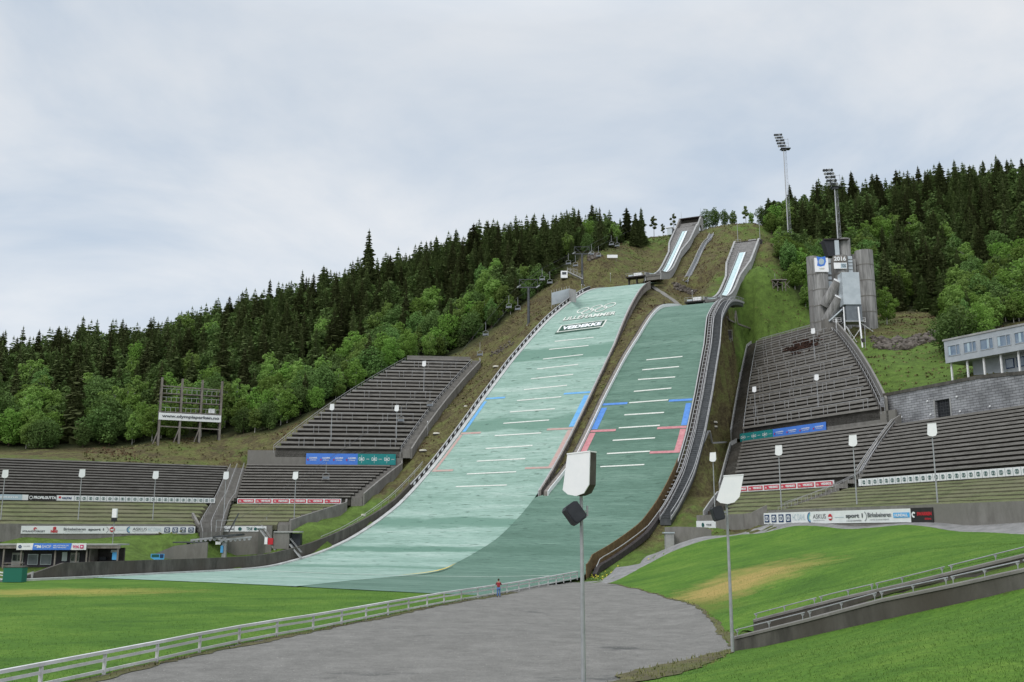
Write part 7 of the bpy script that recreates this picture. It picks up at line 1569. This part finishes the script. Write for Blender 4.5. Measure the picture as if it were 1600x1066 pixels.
# ---------------------------------------------------------------- trees
def arr_mesh(name, V, F, m):
    me = bpy.data.meshes.new(name); V = np.asarray(V, np.float32); F = np.asarray(F, np.int32); k = F.shape[1]
    me.vertices.add(len(V)); me.vertices.foreach_set('co', V.ravel()); me.loops.add(F.size); me.loops.foreach_set('vertex_index', F.ravel()); me.polygons.add(len(F)); me.polygons.foreach_set('loop_start', np.arange(0, F.size, k)); me.update(); me.materials.append(m); return me
def spruce_crown(seed, R0=.17, dens=1.0, pine=False):
    r = random.Random(seed); V = []; F = []
    def quad(a, b, c, d): k = len(V); V.extend([tuple(a), tuple(b), tuple(c), tuple(d)]); F.append((k, k+1, k+2, k+3))
    N = int(42 * dens); 
    for i in range(N):
        h = (.07 if not pine else .45) + (.92 if not pine else .54) * (i + r.random() * .6) / N
        Rr = R0 * ((1 - h) ** .68) * r.uniform(.62, 1.3) + .012
        nb = 7 if h < .7 else 5
        if r.random() < .07 and h < .8: nb = 4
        a0 = r.random() * 6.28
        for k in range(nb):
            a = a0 + 6.283 * k / nb + r.uniform(-.35, .35); rr = Rr * r.uniform(.65, 1.15); d = Vector((math.cos(a), math.sin(a), 0)); s = Vector((-math.sin(a), math.cos(a), 0))
            w = rr * .33; z = Vector((0, 0, h)); dr = rr * r.uniform(.25, .55)
            p0 = z + d * rr * .08; p1 = z + d * rr * .55 - Vector((0, 0, dr * .35)); p2 = z + d * rr - Vector((0, 0, dr * .75))
            quad(p0 - s * w * .35, p0 + s * w * .35, p1 + s * w, p1 - s * w); quad(p1 - s * w, p1 + s * w, p2 + s * w * .25, p2 - s * w * .25)
            hd = Vector((0, 0, rr * r.uniform(.22, .42)))
            quad(p0, p1, p1 - hd, p0 - hd * .6); quad(p1, p2, p2 - hd * .25, p1 - hd)
            q = p1 + s * w; quad(q, p1, p1 - hd, q - hd * .8 - s * .1 * w); q = p1 - s * w; quad(q, p1, p1 - hd, q - hd * .8 + s * .1 * w)
    t = .012
    quad(Vector((-t, 0, .93)), Vector((t, 0, .93)), Vector((.001, 0, 1.02)), Vector((-.001, 0, 1.02))); quad(Vector((0, -t, .93)), Vector((0, t, .93)), Vector((0, .001, 1.02)), Vector((0, -.001, 1.02)))
    return np.array(V), np.array(F)
def leaf_crown(seed, n=1500, wide=.27, top=1.0, bot=.2, leaf=.03, nb=15):
    r = np.random.default_rng(seed); blobs = []
    for i in range(nb):
        h = bot + (top - bot) * (i + .5) / nb; env = wide * math.sin(PI * min(1, max(.03, (h - bot) / (top - bot) * .82 + .16))) ** .75
        a = i * 2.4 + r.uniform(-.5, .5); d = env * r.uniform(.2, .85); blobs.append((d * math.cos(a), d * math.sin(a), h + r.uniform(-.03, .03), env * r.uniform(.28, .58)))
    blobs = np.array(blobs); k = r.choice(nb, n, p=(blobs[:, 3] ** 2) / (blobs[:, 3] ** 2).sum()); d = r.normal(size=(n, 3)); d /= np.linalg.norm(d, axis=1)[:, None]
    rad = r.uniform(.55, 1.08, n) ** .6 * blobs[k, 3]; C = blobs[k, :3] + d * rad[:, None] * np.array([1, 1, .85]); C[:, 2] = np.minimum(C[:, 2], top + .02)
    nr = d + r.normal(size=(n, 3)) * .7 + np.array([0, 0, .3]); nr /= np.linalg.norm(nr, axis=1)[:, None]; A = np.cross(nr, r.normal(size=(n, 3))); A /= np.linalg.norm(A, axis=1)[:, None]; B = np.cross(nr, A); sz = leaf * r.uniform(.6, 1.4, n)[:, None]
    V = np.stack([C - A * sz, C + B * sz * .7, C + A * sz, C - B * sz * .7], 1).reshape(-1, 3); F = np.arange(len(V)).reshape(-1, 4); return V, F
def trunk(r0, h, m, lean=0, limbs=0, seed=0):
    mb = MB(); r = random.Random(seed); mb.tube((0, 0, -.06), (lean * .3, 0, h * .5), r0, r0 * .65, 7); mb.tube((lean * .3, 0, h * .5), (lean, 0, h), r0 * .65, r0 * .15, 6)
    for k in range(limbs): a = r.random() * 6.28; z = h * r.uniform(.35, .8); mb.tube((lean * .5, 0, z), (math.cos(a) * .16, math.sin(a) * .16, z + .14), r0 * .35, r0 * .1, 5)
    return mb.mesh('trunk', m)
SPR = [(arr_mesh('crown', *spruce_crown(s, R, d), M['needles']), trunk(.014, .97, M['bark_spruce'])) for s, R, d in ((1, .17, 1.0), (2, .145, 1.1), (3, .2, 1), (4, .16, .85), (5, .125, 1.1), (6, .18, 1.15))]
PIN = [(arr_mesh('crown', *leaf_crown(40 + s, 700, .16, 1.0, .42, .028, 9), M['needles']), trunk(.014, .95, M['bark_spruce'], .01, 5, s)) for s in range(2)]
LEAVES2 = mat('birch_leaves', (.15, .24, .055), (.24, .36, .085), .6, .8, coord='obj', rnd=.3, transl=.4, spec=.25)
DEC = []
for s, (w, b, mm, bk) in enumerate(((.27, .16, 'leaves', 'bark_birch'), (.33, .1, 'leaves', 'bark_spruce'), (.22, .22, 'b', 'bark_birch'), (.36, .08, 'leaves_dark', 'bark_spruce'), (.28, .14, 'leaves_dark', 'bark_spruce'), (.24, .18, 'b', 'bark_birch'))):
    DEC.append((arr_mesh('crown', *leaf_crown(10 + s, 3300, w, 1.0, b, .0195, 30), LEAVES2 if mm == 'b' else M[mm]), trunk(.016, .85, M[bk], .02, 6, s)))
def put_tree(name, kind, x, y, h, lab, group, rz=None, wide=1.0, z=None):
    z = h1(x, y) if z is None else z
    o = thing(name, lab, 'tree', (x, y, z - .2), 0, group); rz = random.random() * 6.28 if rz is None else rz
    for nm, me in (('crown', kind[0]), ('trunk', kind[1])):
        c = bpy.data.objects.new(nm, me); col.objects.link(c); c.parent = o; c.scale = (h * wide, h * wide, h) if nm == 'crown' else (h, h, h); c.rotation_euler = (0, 0, rz)
    return o
# candidate places in the woods, jittered grid
def candidates():
    sp = 4.6; xs = np.arange(-250, 330, sp); ys = np.arange(205, 440, sp); X, Y = np.meshgrid(xs, ys); X = X.ravel() + RNG.uniform(-2.1, 2.1, X.size); Y = Y.ravel() + RNG.uniform(-2.1, 2.1, Y.size)
    XY = np.stack([X, Y], 1); Z = H(XY); k = wood_mask(XY, Z); 
    g = XY[:, 0] * U[0] + XY[:, 1] * U[1]; t = XY[:, 0] * Cc[0] + XY[:, 1] * Cc[1]
    k &= ~((t > -109) & (t < -55) & (g < 345)) & (limits(XY) > 1e8)
    XY, Z = XY[k], Z[k]; Zc = XY[:, 1] * CP + Z * SP; px = 800 + XY[:, 0] / Zc * FPX; py = 533 - (-XY[:, 1] * SP + Z * CP) / Zc * FPX
    k = (px > -90) & (px < 1690); return XY[k], Z[k], px[k], py[k]
XY, Z, PX, PY = candidates()
SKY = table([(-100, 525), (0, 522), (40, 512), (75, 512), (130, 498), (200, 505), (250, 496), (340, 466), (400, 446), (470, 424), (520, 416), (573, 380), (625, 378), (690, 366), (735, 344), (800, 340), (830, 328), (885, 327), (940, 324), (980, 326), (1004, 340), (1100, 330), (1195, 312), (1240, 285), (1270, 270), (1330, 270), (1360, 262), (1440, 262), (1490, 250), (1540, 250), (1600, 240), (1700, 232)])
rows_ = []
for (x, y), z, px, py in zip(XY, Z, PX, PY):
    edge = (LW(px) if px < 1100 else RW(px)) - py     # pixels above the wood edge: deep in or at the front
    left = px < 1100; r = random.random()
    if left: pdec = .95 if edge < 30 else (.8 if edge < 66 else (.55 if edge < 100 else .2))
    else: pdec = (.92 if edge < 80 else (.68 if edge < 140 else .2)) if not (1375 < px < 1480 and edge < 90) else .15
    if left and px > 560 and edge > 75: pdec *= .4
    if left and px > 790: pdec = .08 if edge > 18 else .5
    dec = r < pdec
    # crown tops may reach the skyline of the wood, no higher
    allow = ray(px, SKY(px) + (random.uniform(-8, 8) if random.random() < (.3 if px < 700 else .5) else random.uniform(6, 34)) + (12 if dec else 0))[1] * y - z
    h = random.uniform(8, 13) if dec else random.choice([random.uniform(8, 13), random.uniform(13, 20)])
    if dec and edge < 10: h *= .75
    if allow < 3.5: continue
    if h > allow: h = allow
    if not dec and h < 7: h = max(h, 5)
    rows_.append((x, y, z, px, py, dec, h, edge))
# trees at the back ridge must hold the skyline: give each column its highest tip
vis = np.array([h / y for (x, y, z, px, py, dec, h, e) in rows_])
# visibility: coarse depth test, a tree hidden behind nearer ones is not an individual
cell = {}
order = sorted(range(len(rows_)), key=lambda i: rows_[i][1])
covered = np.full(1800, 2000.0); score = np.zeros(len(rows_))
for i in order:
    x, y, z, px, py, dec, h, e = rows_[i]; top = proj(x, y, z + h)[1]; w = max(2, h * .17 / y * FPX); a, b = int(max(0, px - w + 90)), int(min(1799, px + w + 90))
    if b <= a: continue
    shown = np.clip(covered[a:b] - top, 0, (h / y * FPX)).sum(); score[i] = shown
    covered[a:b] = np.minimum(covered[a:b], top + (h / y * FPX) * .35 * np.abs(np.linspace(-1, 1, b - a)))
spr = sorted([i for i in range(len(rows_)) if not rows_[i][5]], key=lambda i: -score[i]); dcs = sorted([i for i in range(len(rows_)) if rows_[i][5]], key=lambda i: -score[i])
ind = set(spr[:285]) | set(dcs[:280])
def zone(px, edge, dec, left):
    if left:
        a = 'far left' if px < 200 else ('above the timber sign frame' if px < 420 else ('above the steep upper left benches' if px < 700 else 'near the chairlift towers'))
        b = 'at the front of the wood' if edge < 35 else ('half way up the wood' if edge < 85 else 'high in the wood near the skyline')
    else:
        a = 'right of the in-runs' if px < 1290 else ('behind the judging tower' if px < 1420 else 'above the grey building')
        b = 'at the front of the wood' if edge < 50 else ('half way up the wood' if edge < 120 else 'high in the wood near the skyline')
    return a, b
stuff = {'s': [], 'd': []}
for i, (x, y, z, px, py, dec, h, e) in enumerate(rows_):
    if i in ind:
        a, b = zone(px, e, dec, px < 1100)
        if dec: put_tree('broadleaf_tree', DEC[i % 6], x, y, h, 'broadleaf tree %s, %s' % (b, a), 'broadleaf trees %s, %s' % (b, a), wide=random.uniform(.9, 1.35), z=z)
        else: put_tree('spruce_tree', SPR[i % 6], x, y, h, 'dark spruce %s, %s' % (b, a), 'spruces %s, %s' % (b, a), wide=random.uniform(.95, 1.4), z=z)
    elif score[i] > 0 or random.random() < .5: stuff['d' if dec else 's'].append((x, y, z, h))
# the rest of the wood as one mass
SV = {'s': [spruce_crown(60 + k, .19, .6) for k in range(3)], 'd': [leaf_crown(70 + k, 900, .3, 1.0, .1, .036, 20) for k in range(3)]}
for key, nm, m in (('s', 'spruce_forest', M['needles']), ('d', 'broadleaf_forest', M['leaves_stuff'])):
    Vs = []; Fs = []; n = 0
    for (x, y, z, h) in stuff[key]:
        V, F = SV[key][int(x * 7) % 3]; a = random.random() * 6.28; c, s = math.cos(a), math.sin(a); R = np.array([[c, -s, 0], [s, c, 0], [0, 0, 1]]); Vs.append((V @ R.T) * h * np.array([1.2, 1.2, 1]) + np.array([x, y, z - .2])); Fs.append(F + n); n += len(V)
    if Vs: link(nm, arr_mesh(nm, np.concatenate(Vs), np.concatenate(Fs), m), kind='stuff')
# single trees on the summit
for (px, pyt, pyb, D, kind, w, nm, lab) in [(1022, 336, 368, 368, PIN[0], 1.5, 'pine_tree', 'lone airy pine left of the start house'), (1036, 348, 370, 368, PIN[1], 1.2, 'pine_tree', 'small thin pine just left of the start house'), (1053, 332, 360, 372, PIN[0], 1.3, 'pine_tree', 'pine close behind the left side of the start house'), (1104, 326, 360, 370, DEC[3], 1.0, 'broadleaf_tree', 'dense rounded tree right behind the start house'), (1118, 322, 360, 372, DEC[4], .85, 'broadleaf_tree', 'tall leafy tree right of the start house'), (1133, 325, 358, 370, DEC[4], .8, 'broadleaf_tree', 'leafy tree left of the thin mast'), (1146, 327, 358, 370, DEC[0], .8, 'broadleaf_tree', 'loose leafy tree right of the thin mast'),
        (1166, 320, 354, 368, PIN[1], 1.0, 'pine_tree', 'small pine on the summit saddle'), (1174, 330, 354, 366, DEC[2], .8, 'broadleaf_tree', 'small round tree beside the summit saddle pine'), (1191, 320, 356, 360, DEC[4], .9, 'broadleaf_tree', 'leafy tree at the left end of the right wood'), (1203, 308, 362, 356, SPR[2], 1.2, 'spruce_tree', 'spruce at the left end of the right wood'), (1212, 312, 366, 354, SPR[0], 1.2, 'spruce_tree', 'second spruce at the left end of the right wood'),
        (573, 358, 500, 362, SPR[1], .8, 'spruce_tree', 'tallest single spruce rising above the left skyline'), (1003, 324, 385, 352, SPR[4], 1.3, 'spruce_tree', 'last spruce of the left wood beside the summit'), (994, 332, 388, 350, SPR[0], 1.3, 'spruce_tree', 'short spruce among the last ones beside the summit'),
        (1385, 445, 492, 252, DEC[0], 1.3, 'broadleaf_tree', 'bright leafy tree beside the judging tower'), (1500, 475, 548, 205, DEC[3], 1.5, 'broadleaf_tree', 'dark bushy tree left behind the grey building'), (1535, 470, 530, 206, DEC[1], 1.4, 'broadleaf_tree', 'bright bushy tree behind the grey building'), (1480, 490, 552, 212, DEC[4], 1.3, 'broadleaf_tree', 'dark shrubby tree at the left end of the grey building')]:
    p = at(px, pyb, D); h = ray(px, pyt)[1] * D - p.z; z = h1(p.x, p.y); top = p.z + h; put_tree(nm, kind, p.x, p.y, top - z, lab, None, wide=w * h / (top - z) if top - z > 1 else 1, z=z)
# ---------------------------------------------------------------- heather, grass tufts and small scrub on the open slopes
def tufts():
    n = 60000; X = RNG.uniform(-110, 135, n); Y = RNG.uniform(150, 400, n); XY = np.stack([X, Y], 1); Zt = H(XY)
    g = X * U[0] + Y * U[1]; t = X * Cc[0] + Y * Cc[1]; px = 800 + X / (Y * CP + Zt * SP) * FPX; py = 533 - (-Y * SP + Zt * CP) / (Y * CP + Zt * SP) * FPX
    ok = (limits(XY) > 1e8) & ~wood_mask(XY, Zt) & (px > 130) & (px < 1600) & (py < 835)
    for poly in FLATS + [[P2(v) for v in hp]]: ok &= ~inpoly(XY, poly)
    lum = np.sin(X * .21 + 3 * np.sin(Y * .06)) * np.sin(Y * .17 + X * .05); ok &= RNG.uniform(-1, 1, n) < lum + .15
    for nm, m, sel, sz in (('heather', M['heather'], lum > .2, .26), ('grass_tufts', M['tuft'], lum <= .2, .3)):
        k = ok & sel; P = np.stack([X[k], Y[k], Zt[k]], 1)[:14000]; q = len(P); Vs = []
        for j in range(3):
            d = RNG.normal(size=(q, 3)); d[:, 2] = np.abs(d[:, 2]) * .8 + .25; d /= np.linalg.norm(d, axis=1)[:, None]; a = np.cross(d, RNG.normal(size=(q, 3))); a /= np.linalg.norm(a, axis=1)[:, None]
            s = sz * RNG.uniform(.5, 1.5, (q, 1)); o = P + RNG.normal(size=(q, 3)) * [.25, .25, 0]; Vs.append(np.stack([o - a * s * .5, o + a * s * .5, o + a * s * .35 + d * s, o - a * s * .35 + d * s], 1))
        V = np.concatenate(Vs).reshape(-1, 3); link(nm, arr_mesh(nm, V, np.arange(len(V)).reshape(-1, 4), m), kind='stuff')
M['heather'] = mat('heather_scrub', (.075, .045, .03), (.15, .1, .05), .8, .95); M['tuft'] = mat('dry_grass_tufts', (.09, .095, .03), (.2, .19, .08), .7, .95)
tufts()

# ---------------------------------------------------------------- loose stones on the yard, blades on the near lawns
def scatter(name, m, polys, n, size, up, x0, x1, y0, y1, near=0.0):
    X = RNG.uniform(x0, x1, n); Y = y0 + (y1 - y0) * RNG.uniform(0, 1, n) ** (1 + near); XY = np.stack([X, Y], 1); k = np.zeros(n, bool)
    for p in polys: k |= inpoly(XY, p)
    k &= np.abs(X) < Y * .56 + 2; XY = XY[k]; P = np.column_stack([XY, H(XY) + .05]); q = len(P); s = size * RNG.uniform(.5, 1.5, (q, 1)); a = RNG.normal(size=(q, 3)); a[:, 2] = 0; a /= np.linalg.norm(a, axis=1)[:, None]
    if up:
        d = RNG.normal(size=(q, 3)) * .35; d[:, 2] = 1; V = np.stack([P - a * s * .22, P + a * s * .22, P + a * s * .06 + d * s, P - a * s * .06 + d * s], 1).reshape(-1, 3); F = np.arange(len(V)).reshape(-1, 4)
    else:
        b = np.stack([-a[:, 1], a[:, 0], a[:, 2]], 1); z = np.array([0, 0, 1.0]); V = np.stack([P - a * s, P + b * s * .7, P + a * s, P - b * s * .7, P + z * s * .6], 1).reshape(-1, 3); k = np.arange(q)[:, None] * 5; F = np.concatenate([k + np.array([[0, 1, 4]]), k + np.array([[1, 2, 4]]), k + np.array([[2, 3, 4]]), k + np.array([[3, 0, 4]])])
    link(name, arr_mesh(name, V, F, m), kind='stuff')
M['stones'] = mat('loose_stones', (.1, .098, .09), (.34, .33, .3), 9, .9)
M['blades'] = mat('grass_blades', (.065, .14, .024), (.115, .2, .038), 1.3, .9, transl=.35)
M['verge'] = mat('verge_grass', (.08, .1, .03), (.2, .2, .07), 1.3, .9)
scatter('loose_stones', M['stones'], [gravel], 16000, .035, False, -45, 28, 26, 110, .8)
scatter('grass_blades', M['blades'], [lawnF, lawnR], 150000, .042, True, -5, 50, 24, 105, 1.3)
scatter('grass_blades', M['blades'], [lawnL], 80000, .05, True, -50, 5, 38, 120, 1.3)
scatter('verge_weeds', M['verge'], [[tuple(v + (v - ce).normalized() * .55) for v in vg] + [tuple(v - (v - ce).normalized() * .5) for v in vg[::-1]], [(v.x + .1, v.y) for v in fv] + [(v.x + .7, v.y - .2) for v in fv[::-1]], dirt], 90000, .12, True, -45, 30, 28, 130)
